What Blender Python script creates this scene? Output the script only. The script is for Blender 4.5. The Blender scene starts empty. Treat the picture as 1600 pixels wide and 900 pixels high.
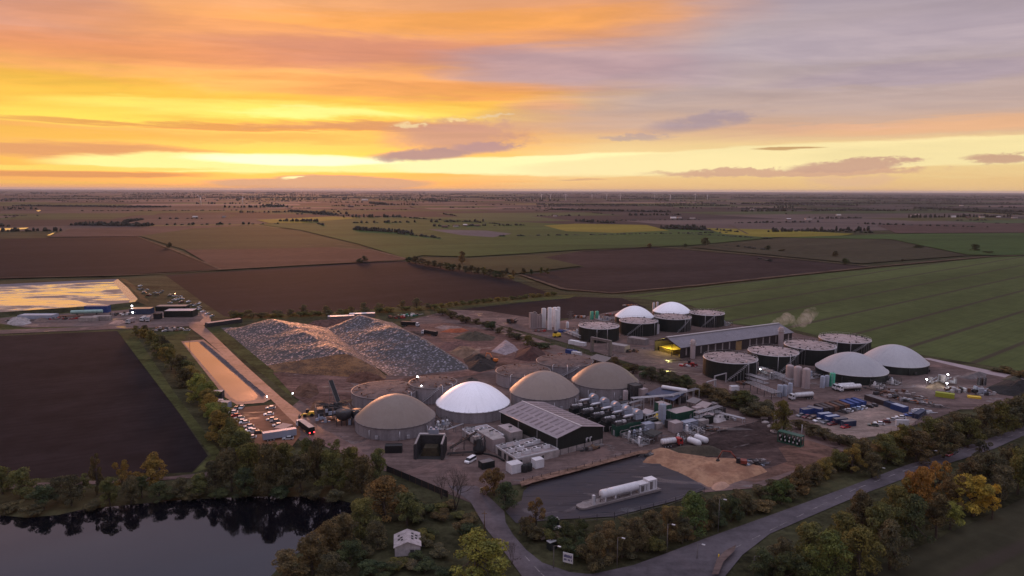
import bpy, bmesh, math, random
from mathutils import Vector, Matrix, noise as mnoise
R = math.radians
rnd = random.Random(7)
SC = bpy.context.scene
COL = SC.collection

# ------------------------------------------------------------------ camera model
F, CX, CY, CAMH = 1110.0, 800.0, 450.0, 100.0
PITCH, ROLL = R(7.85), math.atan(6/1600)
FW = Vector((0, math.cos(PITCH), -math.sin(PITCH)))
UP = Vector((0, math.sin(PITCH), math.cos(PITCH)))
RT = Vector((1, 0, 0))

def ray(px, py):
    dx, dy = px-CX, py-CY
    ca, sa = math.cos(ROLL), math.sin(ROLL)
    ux, uy = dx*ca+dy*sa, -dx*sa+dy*ca
    return (FW + RT*(ux/F) - UP*(uy/F))

def W(px, py, z=0.0):
    d = ray(px, py)
    t = (z-CAMH)/min(d.z, -1e-5)
    return Vector((d.x*t, d.y*t, z))

def zat(P, px, py):
    """height over the ground at which a thing standing at P reaches picture row py"""
    d = ray(px, py)
    t = P.y/d.y
    return CAMH + d.z*t

def depth(P):
    return (Vector((P.x, P.y, 0))-Vector((0, 0, CAMH))).dot(FW)

def mpp(P):
    return depth(P)/F          # metres per picture pixel at P

def angle(a, b):
    return math.atan2(b.y-a.y, b.x-a.x)

cam_d = bpy.data.cameras.new("camera")
cam = bpy.data.objects.new("camera", cam_d)
COL.objects.link(cam)
cX = RT*math.cos(ROLL) + UP*math.sin(ROLL)
cY = UP*math.cos(ROLL) - RT*math.sin(ROLL)
m3 = Matrix((cX, cY, -FW)).transposed()
cam.matrix_world = Matrix.Translation((0, 0, CAMH)) @ m3.to_4x4()
cam_d.sensor_width = 36
cam_d.lens = 36*F/1600
cam_d.clip_start = 1
cam_d.clip_end = 200000
SC.camera = cam

# ------------------------------------------------------------------ node helper
class NT:
    def __init__(s, tree):
        s.t = tree; s.t.nodes.clear()
    def n(s, typ, **kw):
        nd = s.t.nodes.new(typ)
        for k, v in kw.items(): setattr(nd, k, v)
        return nd
    def l(s, a, b): s.t.links.new(a, b)
    def put(s, sock, v):
        if v is None: return
        if isinstance(v, bpy.types.NodeSocket): s.l(v, sock)
        elif isinstance(v, (tuple, list)) and len(v) == 3 and sock.type == 'RGBA': sock.default_value = (*v, 1)
        else: sock.default_value = v
    def m(s, op, a, b=None, c=None, clamp=False):
        nd = s.n('ShaderNodeMath', operation=op, use_clamp=clamp)
        for i, v in enumerate((a, b, c)): s.put(nd.inputs[i], v)
        return nd.outputs[0]
    def mix(s, f, a, b, blend='MIX'):
        nd = s.n('ShaderNodeMix', data_type='RGBA', blend_type=blend)
        s.put(nd.inputs[0], f); s.put(nd.inputs[6], a); s.put(nd.inputs[7], b)
        return nd.outputs[2]
    def noise(s, vec, scale, detail=3, rough=.55, dist=0.0):
        nd = s.n('ShaderNodeTexNoise')
        if vec is not None: s.l(vec, nd.inputs['Vector'])
        nd.inputs['Scale'].default_value = scale; nd.inputs['Detail'].default_value = detail
        nd.inputs['Roughness'].default_value = rough; nd.inputs['Distortion'].default_value = dist
        return nd.outputs[0]
    def step(s, v, lo, hi, a=0.0, b=1.0, smooth=True):
        nd = s.n('ShaderNodeMapRange', clamp=True)
        nd.interpolation_type = 'SMOOTHSTEP' if smooth else 'LINEAR'
        s.put(nd.inputs[0], v)
        for i, q in zip((1, 2, 3, 4), (lo, hi, a, b)): nd.inputs[i].default_value = q
        return nd.outputs[0]
    def mapping(s, vec, loc=(0,0,0), rot=(0,0,0), scale=(1,1,1)):
        nd = s.n('ShaderNodeMapping')
        s.l(vec, nd.inputs[0]); nd.inputs[1].default_value = loc; nd.inputs[2].default_value = rot; nd.inputs[3].default_value = scale
        return nd.outputs[0]

def lin(c):
    return tuple(((x/255)/12.92 if x/255 <= .04045 else ((x/255+.055)/1.055)**2.4) for x in c)

MATS = {}
def mat(name, col, rough=.75, metal=0.0, var=.22, scale=.4, stretch=(1,1,1), bump=0.0, bscale=3.0, col2=None, ior=None, spec=None, emit=None, estr=0, coords='Object', objcol=False, contrast=.25, coat=0, seams=0):
    if name in MATS: return MATS[name]
    m = bpy.data.materials.new(name); m.use_nodes = True
    g = NT(m.node_tree)
    out = g.n('ShaderNodeOutputMaterial'); b = g.n('ShaderNodeBsdfPrincipled')
    g.l(b.outputs[0], out.inputs[0])
    if coords == 'World':
        vec = g.n('ShaderNodeNewGeometry').outputs['Position']
    else:
        vec = g.n('ShaderNodeTexCoord').outputs['Object']
    if stretch != (1,1,1): vec2 = g.mapping(vec, scale=stretch)
    else: vec2 = vec
    n1 = g.noise(vec2, scale, 5, .6)
    n2 = g.noise(vec, scale*7.3, 3, .6)
    nn = g.m('ADD', g.m('MULTIPLY', n1, .65), g.m('MULTIPLY', n2, .35))
    f = g.step(nn, .5-contrast, .5+contrast)
    base = col
    c2 = col2 or tuple(x*(1-var*1.6) for x in col)
    c1 = col if col2 else tuple(min(1, x*(1+var*.7)) for x in col)
    c = g.mix(f, c1, c2)
    rv = g.n('ShaderNodeObjectInfo').outputs['Random']
    c = g.mix(1.0, c, g.mix(rv, (.84,.84,.84), (1.14,1.14,1.14)), 'MULTIPLY')
    if seams:   # welded panels meeting at the crown, with runs of dirt
        sp = g.n('ShaderNodeSeparateXYZ'); g.l(vec, sp.inputs[0])
        th = g.m('ARCTAN2', sp.outputs[0], sp.outputs[1])
        fr = g.m('ABSOLUTE', g.m('SUBTRACT', g.m('FRACT', g.m('MULTIPLY', th, seams/6.28318)), .5))
        sl = g.m('MULTIPLY', g.step(fr, .0, .035, 1, 0), .16)
        cv = g.n('ShaderNodeCombineXYZ'); g.l(g.m('MULTIPLY', th, 9.0), cv.inputs[0]); g.l(g.m('MULTIPLY', sp.outputs[2], .12), cv.inputs[1])
        rn = g.m('MULTIPLY', g.step(g.noise(cv.outputs[0], 1.0, 5, .7), .48, .75), .28)
        c = g.mix(g.m('MAXIMUM', sl, rn), c, tuple(v*.45 for v in col))
    if objcol:
        oi = g.n('ShaderNodeObjectInfo')
        c = g.mix(1.0, oi.outputs['Color'], c, 'MULTIPLY')
    g.put(b.inputs['Base Color'], c)
    b.inputs['Roughness'].default_value = rough
    g.put(b.inputs['Roughness'], g.step(n2, .2, .8, max(.03, rough-.08), min(1, rough+.1)))
    b.inputs['Metallic'].default_value = metal
    if ior: b.inputs['IOR'].default_value = ior
    b.inputs['Specular IOR Level'].default_value = .3
    if spec is not None: b.inputs['Specular IOR Level'].default_value = spec
    if coat: b.inputs['Coat Weight'].default_value = coat
    if emit:
        b.inputs['Emission Color'].default_value = (*emit, 1); b.inputs['Emission Strength'].default_value = estr
    if bump:
        bp = g.n('ShaderNodeBump'); bp.inputs['Strength'].default_value = min(1, bump); bp.inputs['Distance'].default_value = .15
        g.l(g.noise(vec, bscale, 4, .6), bp.inputs['Height']); g.l(bp.outputs[0], b.inputs['Normal'])
    MATS[name] = m
    return m

# ------------------------------------------------------------------ mesh builder
class MB:
    def __init__(s): s.v = []; s.f = []; s.mi = []; s.k = 0; s.sm = []
    def use(s, k): s.k = k; return s
    def face(s, idx, smooth=False): s.f.append(tuple(idx)); s.mi.append(s.k); s.sm.append(smooth)
    def poly(s, pts):
        i = len(s.v); s.v += [tuple(p) for p in pts]; s.face(range(i, i+len(pts)))
    def hexa(s, lo, hi):
        """a solid between two quads (lo counter-clockwise seen from above)"""
        i = len(s.v); s.v += [tuple(p) for p in lo] + [tuple(p) for p in hi]
        n = len(lo)
        s.face([i+n-1-k for k in range(n)]); s.face([i+n+k for k in range(n)])
        for k in range(n): s.face((i+k, i+(k+1) % n, i+n+(k+1) % n, i+n+k))
        return s
    def box(s, x, y, z, sx, sy, h, rz=0.0, taper=1.0):
        c, q = math.cos(rz), math.sin(rz)
        def P(u, v, z): return (x+u*c-v*q, y+u*q+v*c, z)
        a, b = sx/2, sy/2
        lo = [P(-a,-b,z), P(a,-b,z), P(a,b,z), P(-a,b,z)]
        a *= taper; b *= taper
        hi = [P(-a,-b,z+h), P(a,-b,z+h), P(a,b,z+h), P(-a,b,z+h)]
        return s.hexa(lo, hi)
    def prism(s, pts, z0, z1):
        return s.hexa([(p[0], p[1], z0) for p in pts], [(p[0], p[1], z1) for p in pts])
    def cyl(s, x, y, z, r, h, seg=20, r2=None, smooth=True):
        r2 = r if r2 is None else r2
        i = len(s.v)
        for zz, rr in ((z, r), (z+h, r2)):
            for k in range(seg):
                a = 2*math.pi*k/seg; s.v.append((x+rr*math.cos(a), y+rr*math.sin(a), zz))
        for k in range(seg):
            j = (k+1) % seg; s.face((i+k, i+j, i+seg+j, i+seg+k), smooth)
        s.face([i+seg-1-k for k in range(seg)]); s.face([i+seg+k for k in range(seg)])
        return s
    def lathe(s, prof, seg=32, x=0, y=0, smooth=True, closed_top=True):
        i = len(s.v)
        for (r, z) in prof:
            for k in range(seg):
                a = 2*math.pi*k/seg; s.v.append((x+r*math.cos(a), y+r*math.sin(a), z))
        n = len(prof)
        for j in range(n-1):
            for k in range(seg):
                q = (k+1) % seg
                s.face((i+j*seg+k, i+j*seg+q, i+(j+1)*seg+q, i+(j+1)*seg+k), smooth)
        if closed_top: s.face([i+(n-1)*seg+k for k in range(seg)], smooth)
        return s
    def tube(s, p, q, r, seg=6, r2=None):
        p, q = Vector(p), Vector(q); d = q-p
        if d.length < 1e-6: return s
        d.normalize()
        a = d.orthogonal().normalized(); b = d.cross(a)
        r2 = r if r2 is None else r2
        i = len(s.v)
        for c, rr in ((p, r), (q, r2)):
            for k in range(seg):
                t = 2*math.pi*k/seg; s.v.append(tuple(c + a*(rr*math.cos(t)) + b*(rr*math.sin(t))))
        for k in range(seg):
            j = (k+1) % seg; s.face((i+k, i+j, i+seg+j, i+seg+k), seg > 4)
        s.face([i+seg-1-k for k in range(seg)]); s.face([i+seg+k for k in range(seg)])
        return s
    def path(s, pts, r, seg=6):
        for a, b in zip(pts[:-1], pts[1:]): s.tube(a, b, r, seg)
        return s
    def capsule(s, p, q, r, seg=16, cap=.5):
        """a lying or standing pressure vessel with dished ends"""
        p, q = Vector(p), Vector(q); d = (q-p); L = d.length; d.normalize()
        a = d.orthogonal().normalized(); b = d.cross(a)
        prof = []
        for k in range(5):
            t = k/4*math.pi/2; prof.append((r*math.sin(t)+.01, -cap*r*math.cos(t)))
        for k in range(5):
            t = math.pi/2-k/4*math.pi/2; prof.append((r*math.sin(t)+.01, L+cap*r*math.cos(t)))
        i = len(s.v); n = len(prof)
        for (rr, t) in prof:
            for k in range(seg):
                th = 2*math.pi*k/seg
                s.v.append(tuple(p + d*t + a*(rr*math.cos(th)) + b*(rr*math.sin(th))))
        for j in range(n-1):
            for k in range(seg):
                o = (k+1) % seg; s.face((i+j*seg+k, i+j*seg+o, i+(j+1)*seg+o, i+(j+1)*seg+k), True)
        return s
    def build(s, name, mats, parent=None, loc=None):
        me = bpy.data.meshes.new(name)
        me.from_pydata(s.v, [], s.f)
        for mm in (mats if isinstance(mats, (list, tuple)) else [mats]): me.materials.append(mm)
        me.polygons.foreach_set('material_index', s.mi)
        me.polygons.foreach_set('use_smooth', s.sm)
        me.update()
        o = bpy.data.objects.new(name, me); COL.objects.link(o)
        if parent is not None: o.parent = parent
        if loc is not None: o.location = loc
        return o

def thing(name, label, cat, loc=(0,0,0), rz=0.0, group=None):
    o = bpy.data.objects.new(name, None); COL.objects.link(o)
    o.empty_display_size = .5
    o.location = (loc[0], loc[1], loc[2] if len(loc) > 2 else 0); o.rotation_euler = (0, 0, rz)
    o['label'] = label; o['category'] = cat
    if group: o['group'] = group
    return o

def tag(o, label, cat, group=None):
    o['label'] = label; o['category'] = cat
    if group: o['group'] = group
    return o

def structure(o): o['kind'] = 'structure'; return o
def stuff(o, label=None, cat=None):
    o['kind'] = 'stuff'
    if label: o['label'] = label; o['category'] = cat
    return o

KIDS = {}
def dup(root, loc, rz=0.0, label=None, scale=None, group=None, color=None):
    kids = KIDS.get(root.name)
    if kids is None:
        kids = KIDS[root.name] = [(c, list(c.children)) for c in root.children]
    r = root.copy(); COL.objects.link(r)
    r.location = (loc[0], loc[1], loc[2] if len(loc) > 2 else 0); r.rotation_euler = (0, 0, rz)
    if scale is not None: r.scale = scale
    if label: r['label'] = label
    if group: r['group'] = group
    for c, gs in kids:
        d = c.copy(); COL.objects.link(d); d.parent = r
        if color is not None: d.color = (*color, 1)
        for g_ in gs:
            e = g_.copy(); COL.objects.link(e); e.parent = d
    return r

ORD = 'first second third fourth fifth sixth seventh eighth ninth tenth eleventh twelfth thirteenth fourteenth fifteenth sixteenth seventeenth eighteenth nineteenth twentieth'.split()
for _t in ('twenty', 'thirty', 'forty'):
    ORD += [f'{_t}-{w}' for w in ORD[:9]] + [{'twenty':'thirtieth','thirty':'fortieth','forty':'fiftieth'}[_t]]

LAYER = [0]
def sheet(name, pts, z, m, px=True, sub=0):
    """a flat polygon laid on the ground; pts in picture pixels traced to the ground plane"""
    P = [W(*p) for p in pts] if px else [Vector((p[0], p[1], 0)) for p in pts]
    area = sum(P[i].x*P[(i+1) % len(P)].y-P[(i+1) % len(P)].x*P[i].y for i in range(len(P)))
    if area < 0: P.reverse()
    LAYER[0] += 1
    z = .02+.004*LAYER[0] + (1.1 if z is not None and z >= .1 else 0)
    b = MB(); b.poly([(p.x, p.y, z) for p in P])
    return structure(b.build(name, m))
# ------------------------------------------------------------------ sky, sun, air
SUN_AZ, SUN_EL = math.atan2(W(458,330).x, W(458,330).y), R(4.5)
def build_sky():
    w = bpy.data.worlds.new("World"); SC.world = w; w.use_nodes = True
    g = NT(w.node_tree)
    out = g.n('ShaderNodeOutputWorld'); bg = g.n('ShaderNodeBackground')
    g.l(bg.outputs[0], out.inputs[0])
    tc = g.n('ShaderNodeTexCoord').outputs['Generated']
    sp = g.n('ShaderNodeSeparateXYZ'); g.l(tc, sp.inputs[0])
    x, y, z = sp.outputs
    D = 57.29578
    U = g.m('MULTIPLY', g.m('ARCTAN2', x, y), D)              # azimuth, degrees right of north
    V = g.m('MULTIPLY', g.m('ARCSINE', z), D)                 # elevation, degrees
    # cloud-deck coordinates: a flat layer of cloud overhead, so streaks converge at the horizon
    zz = g.m('ADD', g.m('MAXIMUM', z, 0.0), .045)
    cmb = g.n('ShaderNodeCombineXYZ'); g.l(g.m('DIVIDE', x, zz), cmb.inputs[0]); g.l(g.m('DIVIDE', y, zz), cmb.inputs[1])
    deck = g.mapping(cmb.outputs[0], rot=(0,0,R(-14)), scale=(.55,1.0,1))
    n_big = g.noise(deck, .55, 6, .58, .6)
    n_fine = g.noise(deck, 2.2, 6, .62, .4)
    uv = g.n('ShaderNodeCombineXYZ'); g.l(U, uv.inputs[0]); g.l(V, uv.inputs[1])
    streak = g.noise(g.mapping(uv.outputs[0], rot=(0,0,R(-2)), scale=(.045,.55,1)), 1.0, 6, .62, .5)
    fluff = g.noise(g.mapping(uv.outputs[0], scale=(.42,1.0,1)), 1.0, 8, .70, .2)
    wis = g.noise(g.mapping(uv.outputs[0], scale=(.12,1.3,1), loc=(9,4,0)), 1.0, 5, .6, .8)
    # warped position
    Vw = g.m('ADD', V, g.m('ADD', g.m('MULTIPLY', g.m('SUBTRACT', streak, .5), 2.4), g.m('MULTIPLY', g.m('SUBTRACT', wis, .5), 1.0)))
    Uw = g.m('ADD', U, g.m('MULTIPLY', g.m('SUBTRACT', n_big, .5), 16.0))
    Vf = g.m('ADD', V, g.m('ADD', g.m('MULTIPLY', g.m('SUBTRACT', fluff, .5), 1.5), g.m('MULTIPLY', g.m('SUBTRACT', streak, .5), .5)))
    Uf = g.m('ADD', U, g.m('MULTIPLY', g.m('SUBTRACT', fluff, .5), 7.0))
    # cloud-edge position of the low clear strip
    Ve = g.m('ADD', V, g.m('ADD', g.m('MULTIPLY', g.m('SUBTRACT', streak, .5), 1.1), g.m('MULTIPLY', g.m('SUBTRACT', wis, .5), .5)))

    def UVpx(px, py):
        d = ray(px, py).normalized()
        return math.degrees(math.atan2(d.x, d.y)), math.degrees(math.asin(d.z))
    def ramp(stops, lo=-2.0, hi=90.0):
        # elevation ramp on a square-root scale for resolution near the horizon
        t = g.m('POWER', g.m('DIVIDE', g.m('MAXIMUM', Vw, 0.0), 90.0), .5)
        nd = g.n('ShaderNodeValToRGB'); g.l(t, nd.inputs[0])
        cr = nd.color_ramp; cr.interpolation = 'LINEAR'
        for i, (v, c) in enumerate(stops):
            p = (v/90)**.5
            e = cr.elements[i] if i < 2 else cr.elements.new(p)
            e.position = p; e.color = (*lin(c), 1)
        return nd.outputs[0]
    warm = ramp([(0,(236,168,112)),(1.2,(242,178,98)),(2.6,(250,196,96)),(3.6,(240,176,98)),(5.2,(238,168,88)),(7.0,(248,186,80)),(8.4,(238,160,98)),
                 (10.0,(234,154,100)),(14.2,(232,158,112)),(19,(196,158,164)),(27,(196,190,222)),(42,(202,195,222)),(90,(213,212,234))])
    cool = ramp([(0,(238,192,138)),(.9,(243,204,144)),(2.3,(250,226,164)),(3.4,(247,214,158)),(4.4,(222,180,152)),(6,(198,172,166)),(9,(188,170,176)),
                 (14,(180,164,176)),(19,(186,172,192)),(27,(190,182,214)),(42,(202,195,224)),(90,(213,212,234))])
    # seam between the two: slants up to the right; wraps round behind the camera
    seam = g.m('SUBTRACT', Uw, g.m('MULTIPLY', V, 1.1))
    right = g.step(seam, -10.5, 6.0)
    back = g.step(g.m('ABSOLUTE', U), 95, 150)
    fcool = g.m('MAXIMUM', right, back)
    c = g.mix(fcool, warm, cool)
    # the sky behind the sunset: a Nishita sky showing through the thin high cloud
    sky = g.n('ShaderNodeTexSky', sky_type='NISHITA', sun_disc=False)
    sky.sun_elevation = SUN_EL; sky.sun_rotation = SUN_AZ
    sky.air_density = 1.2; sky.dust_density = 2.0; sky.altitude = 100
    nish = g.mix(1.0, sky.outputs[0], (.12, .12, .12), 'MULTIPLY')
    c = g.mix(.10, c, nish)

    def blob(c, px, py, ax, ay, col, strength=1.0, hard=.0, mode='w', slope=0.0, gain=1.0, noisy=0.0):
        """a patch of cloud or glow centred on a direction; ax, ay are half sizes (1 px = .0516 deg)"""
        u0, v0 = UVpx(px, py); k = .0516
        uu, vv = {'w': (Uw, Vw), 'f': (Uf, Vf), 'e': (U, Ve)}[mode]
        du = g.m('SUBTRACT', uu, u0)
        dv = g.m('SUBTRACT', g.m('SUBTRACT', vv, v0), g.m('MULTIPLY', du, slope))
        q = g.m('ADD', g.m('POWER', g.m('ABSOLUTE', g.m('DIVIDE', du, ax*k)), 2.0), g.m('POWER', g.m('ABSOLUTE', g.m('DIVIDE', dv, ay*k)), 2.0))
        if noisy:
            q = g.m('ADD', q, g.m('MULTIPLY', g.m('SUBTRACT', fluff, .5), noisy))
        f = g.step(q, hard, 1.0, strength, 0.0)
        cc = tuple(v*gain for v in lin(col))
        return g.mix(f, c, cc)
    # high soft structure
    c = blob(c, 20, 10, 200, 50, (218,160,148), .6)
    c = blob(c, 690, 32, 430, 24, (252,172,92), .85, slope=.03)
    c = blob(c, 330, 45, 260, 20, (240,162,110), .6)
    c = blob(c, 560, 84, 340, 32, (224,150,124), .85)
    c = blob(c, 200, 76, 300, 24, (234,152,104), .7)
    c = blob(c, 930, 105, 260, 50, (186,164,174), .8)
    c = blob(c, 860, 100, 250, 30, (198,164,166), .7)
    c = blob(c, 640, 140, 300, 20, (238,158,98), .7)
    # gold bank on the left
    c = blob(c, 130, 130, 380, 13, (255,192,84), .75)
    c = blob(c, 330, 166, 560, 30, (255,204,80), .85)
    c = blob(c, 420, 172, 380, 17, (255,230,110), .95, gain=1.1)
    c = blob(c, 500, 176, 170, 9, (255,242,140), .85, gain=1.15)
    c = blob(c, 90, 178, 190, 16, (255,226,96), .8, gain=1.1)
    c = blob(c, 330, 195, 430, 6, (232,160,92), .85)
    c = blob(c, 600, 198, 260, 7, (226,158,112), .8)
    c = blob(c, 130, 212, 190, 9, (255,196,86), .7)
    c = blob(c, 420, 216, 200, 12, (250,190,96), .7)
    c = blob(c, 60, 234, 240, 11, (230,160,112), .85)
    # low clear strips, crisp upper edges
    c = blob(c, 440, 256, 330, 15, (255,236,150), 1.0, .55, 'e', gain=1.15)
    c = blob(c, 470, 251, 190, 9, (255,250,206), .9, .2, 'e', gain=1.25)
    c = blob(c, 120, 260, 210, 4, (255,222,110), .9, .2, 'e')
    c = blob(c, 120, 270, 190, 5.5, (228,154,98), .9, .2, 'e')
    c = blob(c, 30, 283, 190, 4, (250,190,92), .7, .2, 'e')
    c = blob(c, 900, 256, 330, 17, (255,242,178), 1.0, .6, 'e', slope=.02, gain=1.1)
    c = blob(c, 1250, 248, 460, 22, (252,232,172), 1.0, .6, 'e', slope=.035, gain=1.05)
    c = blob(c, 1640, 232, 320, 20, (250,230,170), 1.0, .55, 'e', slope=.03)
    # low grey-pink clouds
    c = blob(c, 505, 285, 185, 11, (228,172,134), .95, .55, 'e')
    c = blob(c, 300, 291, 420, 5, (236,168,112), .6, .2, 'e')
    c = blob(c, 458, 276.5, 20, 1.1, (255,240,170), .9, .2, 'e', gain=1.2)
    c = blob(c, 715, 212, 135, 32, (212,160,140), .85, .1, 'f', noisy=.9)
    c = blob(c, 668, 241, 105, 11, (192,152,146), .95, .25, 'f', noisy=1.3, slope=.07)
    c = blob(c, 760, 229, 60, 10, (196,154,150), .9, .2, 'f', noisy=1.0)
    c = blob(c, 640, 196, 26, 5, (255,226,170), .8, .1, 'f', noisy=1.6)
    c = blob(c, 706, 188, 22, 4, (255,222,160), .8, .1, 'f', noisy=1.6)
    c = blob(c, 770, 181, 24, 2.5, (255,224,170), .7, .1, 'f', noisy=1.4)
    c = blob(c, 880, 186, 170, 26, (200,170,160), .5, .0, 'f')
    c = blob(c, 1090, 192, 100, 16, (172,153,163), .8, .0, 'f', noisy=1.6, slope=.10)
    c = blob(c, 990, 215, 66, 7, (180,160,166), .6, .1, 'f', noisy=1.3)
    c = blob(c, 1460, 192, 260, 13, (238,184,140), .8, .0, 'w', slope=.03)
    c = blob(c, 1270, 198, 130, 6, (236,184,150), .6)
    c = blob(c, 860, 165, 90, 14, (232,170,138), .6)
    c = blob(c, 1420, 60, 330, 34, (192,176,186), .6)
    c = blob(c, 1500, 112, 300, 16, (172,156,172), .6)
    c = blob(c, 1230, 269, 230, 7.5, (216,172,142), .95, .35, 'f', noisy=1.0, slope=.015)
    c = blob(c, 1330, 259, 95, 8, (208,166,142), .95, .3, 'f', noisy=1.1, slope=.04)
    c = blob(c, 1320, 284, 75, 12, (228,186,148), .8, .1, 'f', noisy=1.0)
    c = blob(c, 1575, 246, 62, 8, (206,166,138), .95, .3, 'f', noisy=1.0, slope=.03)
    c = blob(c, 1232, 235, 58, 2.6, (204,160,110), .9, .3, 'e')
    c = blob(c, 910, 281, 46, 2.0, (222,172,130), .8, .2, 'e')
    # soft tonal variation of the deck
    c = g.mix(g.m('MULTIPLY', g.step(V, 3.5, 8.0), .55), c, g.mix(1.0, c, g.mix(g.step(n_fine, .32, .68), (.83,.83,.88), (1.10,1.08,1.05)), 'MULTIPLY'))
    c = g.mix(g.m('MULTIPLY', g.step(V, 1.2, 4.0), .8), c, g.mix(1.0, c, g.mix(g.step(streak, .30, .70), (.90,.89,.90), (1.07,1.06,1.04)), 'MULTIPLY'))
    c = g.mix(1.0, c, g.mix(g.step(V, 26, 48), (1,1,1), (1.62,1.68,1.60)), 'MULTIPLY')
    # below the horizon (never seen past the ground sheet)
    c = g.mix(g.step(V, -.6, -.02, 1, 0), c, lin((120,95,98)))
    g.put(bg.inputs[0], c); bg.inputs[1].default_value = 1.0

    s = bpy.data.lights.new("sun", 'SUN'); s.energy = 2.0; s.angle = R(10); s.color = (1.0, .38, .18)
    so = bpy.data.objects.new("sun", s); COL.objects.link(so)
    d = Vector((math.sin(SUN_AZ)*math.cos(SUN_EL), math.cos(SUN_AZ)*math.cos(SUN_EL), math.sin(SUN_EL)))
    so.rotation_euler = d.to_track_quat('Z', 'Y').to_euler()
build_sky()
SC.view_settings.view_transform = 'Standard'
SC.view_settings.look = 'None'
SC.view_settings.exposure = 0.0
SC.view_settings.gamma = 1.0
SC.cycles.use_denoising = True
SC.cycles.max_bounces = 6
SC.cycles.volume_bounces = 0
SC.cycles.sample_clamp_indirect = 4

def build_haze():
    b = MB()
    x, y0, y1, z0, z1 = 60000, -1500, 76000, -4, 150
    b.hexa([(-x,y0,z0),(x,y0,z0),(x,y1,z0),(-x,y1,z0)], [(-x,y0,z1),(x,y0,z1),(x,y1,z1),(-x,y1,z1)])
    m = bpy.data.materials.new("haze_air"); m.use_nodes = True
    g = NT(m.node_tree)
    out = g.n('ShaderNodeOutputMaterial'); v = g.n('ShaderNodeVolumePrincipled')
    v.inputs['Color'].default_value = (.80,.80,.88,1); v.inputs['Density'].default_value = HAZE
    v.inputs['Anisotropy'].default_value = 0.0
    g.l(v.outputs[0], out.inputs['Volume'])
    o = b.build('haze', m); stuff(o)
HAZE = 1.5e-5
build_haze()
# ------------------------------------------------------------------ the land
def field_mat(name, col, var=.25, stripe=0.0, ang=0.0, period=4.0, col2=None, tram=0.0, tperiod=24, rough=.95, mottled=.006, fine=.15, wet=0.0):
    """soil or crop: broad mottling, fine grain, drill rows and tramlines along one bearing (world metres)"""
    m = bpy.data.materials.new(name); m.use_nodes = True
    g = NT(m.node_tree)
    out = g.n('ShaderNodeOutputMaterial'); b = g.n('ShaderNodeBsdfPrincipled'); g.l(b.outputs[0], out.inputs[0])
    pos = g.n('ShaderNodeNewGeometry').outputs['Position']
    rp = g.mapping(pos, rot=(0,0,-ang))
    big = g.noise(g.mapping(rp, scale=(.35,1.6,1)), mottled, 6, .62, .8)
    med = g.noise(rp, mottled*9, 5, .65)
    fin = g.noise(pos, fine, 4, .7)
    f = g.m('ADD', g.m('ADD', g.m('MULTIPLY', big, .5), g.m('MULTIPLY', med, .3)), g.m('MULTIPLY', fin, .2))
    f = g.step(f, .32, .68)
    c2 = col2 or tuple(v*(1-var*1.7) for v in col)
    c = g.mix(f, tuple(v*(1+var) for v in col), c2)
    if stripe:
        sp = g.n('ShaderNodeSeparateXYZ'); g.l(rp, sp.inputs[0])
        wob = g.m('ADD', sp.outputs[1], g.m('MULTIPLY', med, 3.0))
        s = g.m('SINE', g.m('MULTIPLY', wob, 6.2832/period))
        s = g.m('MULTIPLY', g.step(s, -1, 1), g.m('MULTIPLY', g.step(g.noise(g.mapping(rp, scale=(.02,.3,1)), 1.0, 2), .35, .65), stripe))
        c = g.mix(s, c, tuple(v*.45 for v in col))
    if tram:
        sp = g.n('ShaderNodeSeparateXYZ'); g.l(rp, sp.inputs[0])
        s = g.m('ABSOLUTE', g.m('SUBTRACT', g.m('FRACT', g.m('DIVIDE', sp.outputs[1], tperiod)), .5))
        s = g.m('MULTIPLY', g.step(s, .9/tperiod, 3.0/tperiod, 1, 0), tram)
        c = g.mix(s, c, (.045,.034,.028))
    b.inputs['Roughness'].default_value = rough
    b.inputs['Specular IOR Level'].default_value = .04
    if wet:      # tyre ruts and standing water
        rut = g.noise(g.mapping(pos, rot=(0,0,R(-32)), scale=(.06,.9,1)), .6, 4, .6, 1.5)
        rut2 = g.noise(g.mapping(pos, rot=(0,0,R(52)), scale=(.06,.9,1)), .5, 4, .6, 1.5)
        rr_ = g.m('MULTIPLY', g.m('MAXIMUM', g.step(rut, .57, .64), g.step(rut2, .58, .66)), .6)
        c = g.mix(rr_, c, tuple(v*.45 for v in col))
        pale = g.step(g.noise(pos, .022, 5, .7, 1.2), .54, .66)
        c = g.mix(g.m('MULTIPLY', pale, .7), c, (col[0]*1.7, col[1]*1.55, col[2]*1.5))
        pud = g.step(g.noise(g.mapping(pos, rot=(0,0,R(-32)), scale=(.5,1,1)), .075, 4, .6, .8), .60, .66)
        c = g.mix(g.m('MULTIPLY', pud, wet), c, tuple(v*.5 for v in col))
        g.put(b.inputs['Roughness'], g.mix(g.m('MULTIPLY', pud, wet), (rough,)*3, (.12,)*3))
        g.put(b.inputs['Specular IOR Level'], g.m('ADD', .06, g.m('MULTIPLY', pud, .5*wet)))
    g.put(b.inputs['Base Color'], c)
    bp = g.n('ShaderNodeBump'); bp.inputs['Strength'].default_value = .22; bp.inputs['Distance'].default_value = .25
    g.l(fin, bp.inputs['Height']); g.l(bp.outputs[0], b.inputs['Normal'])
    return m

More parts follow.
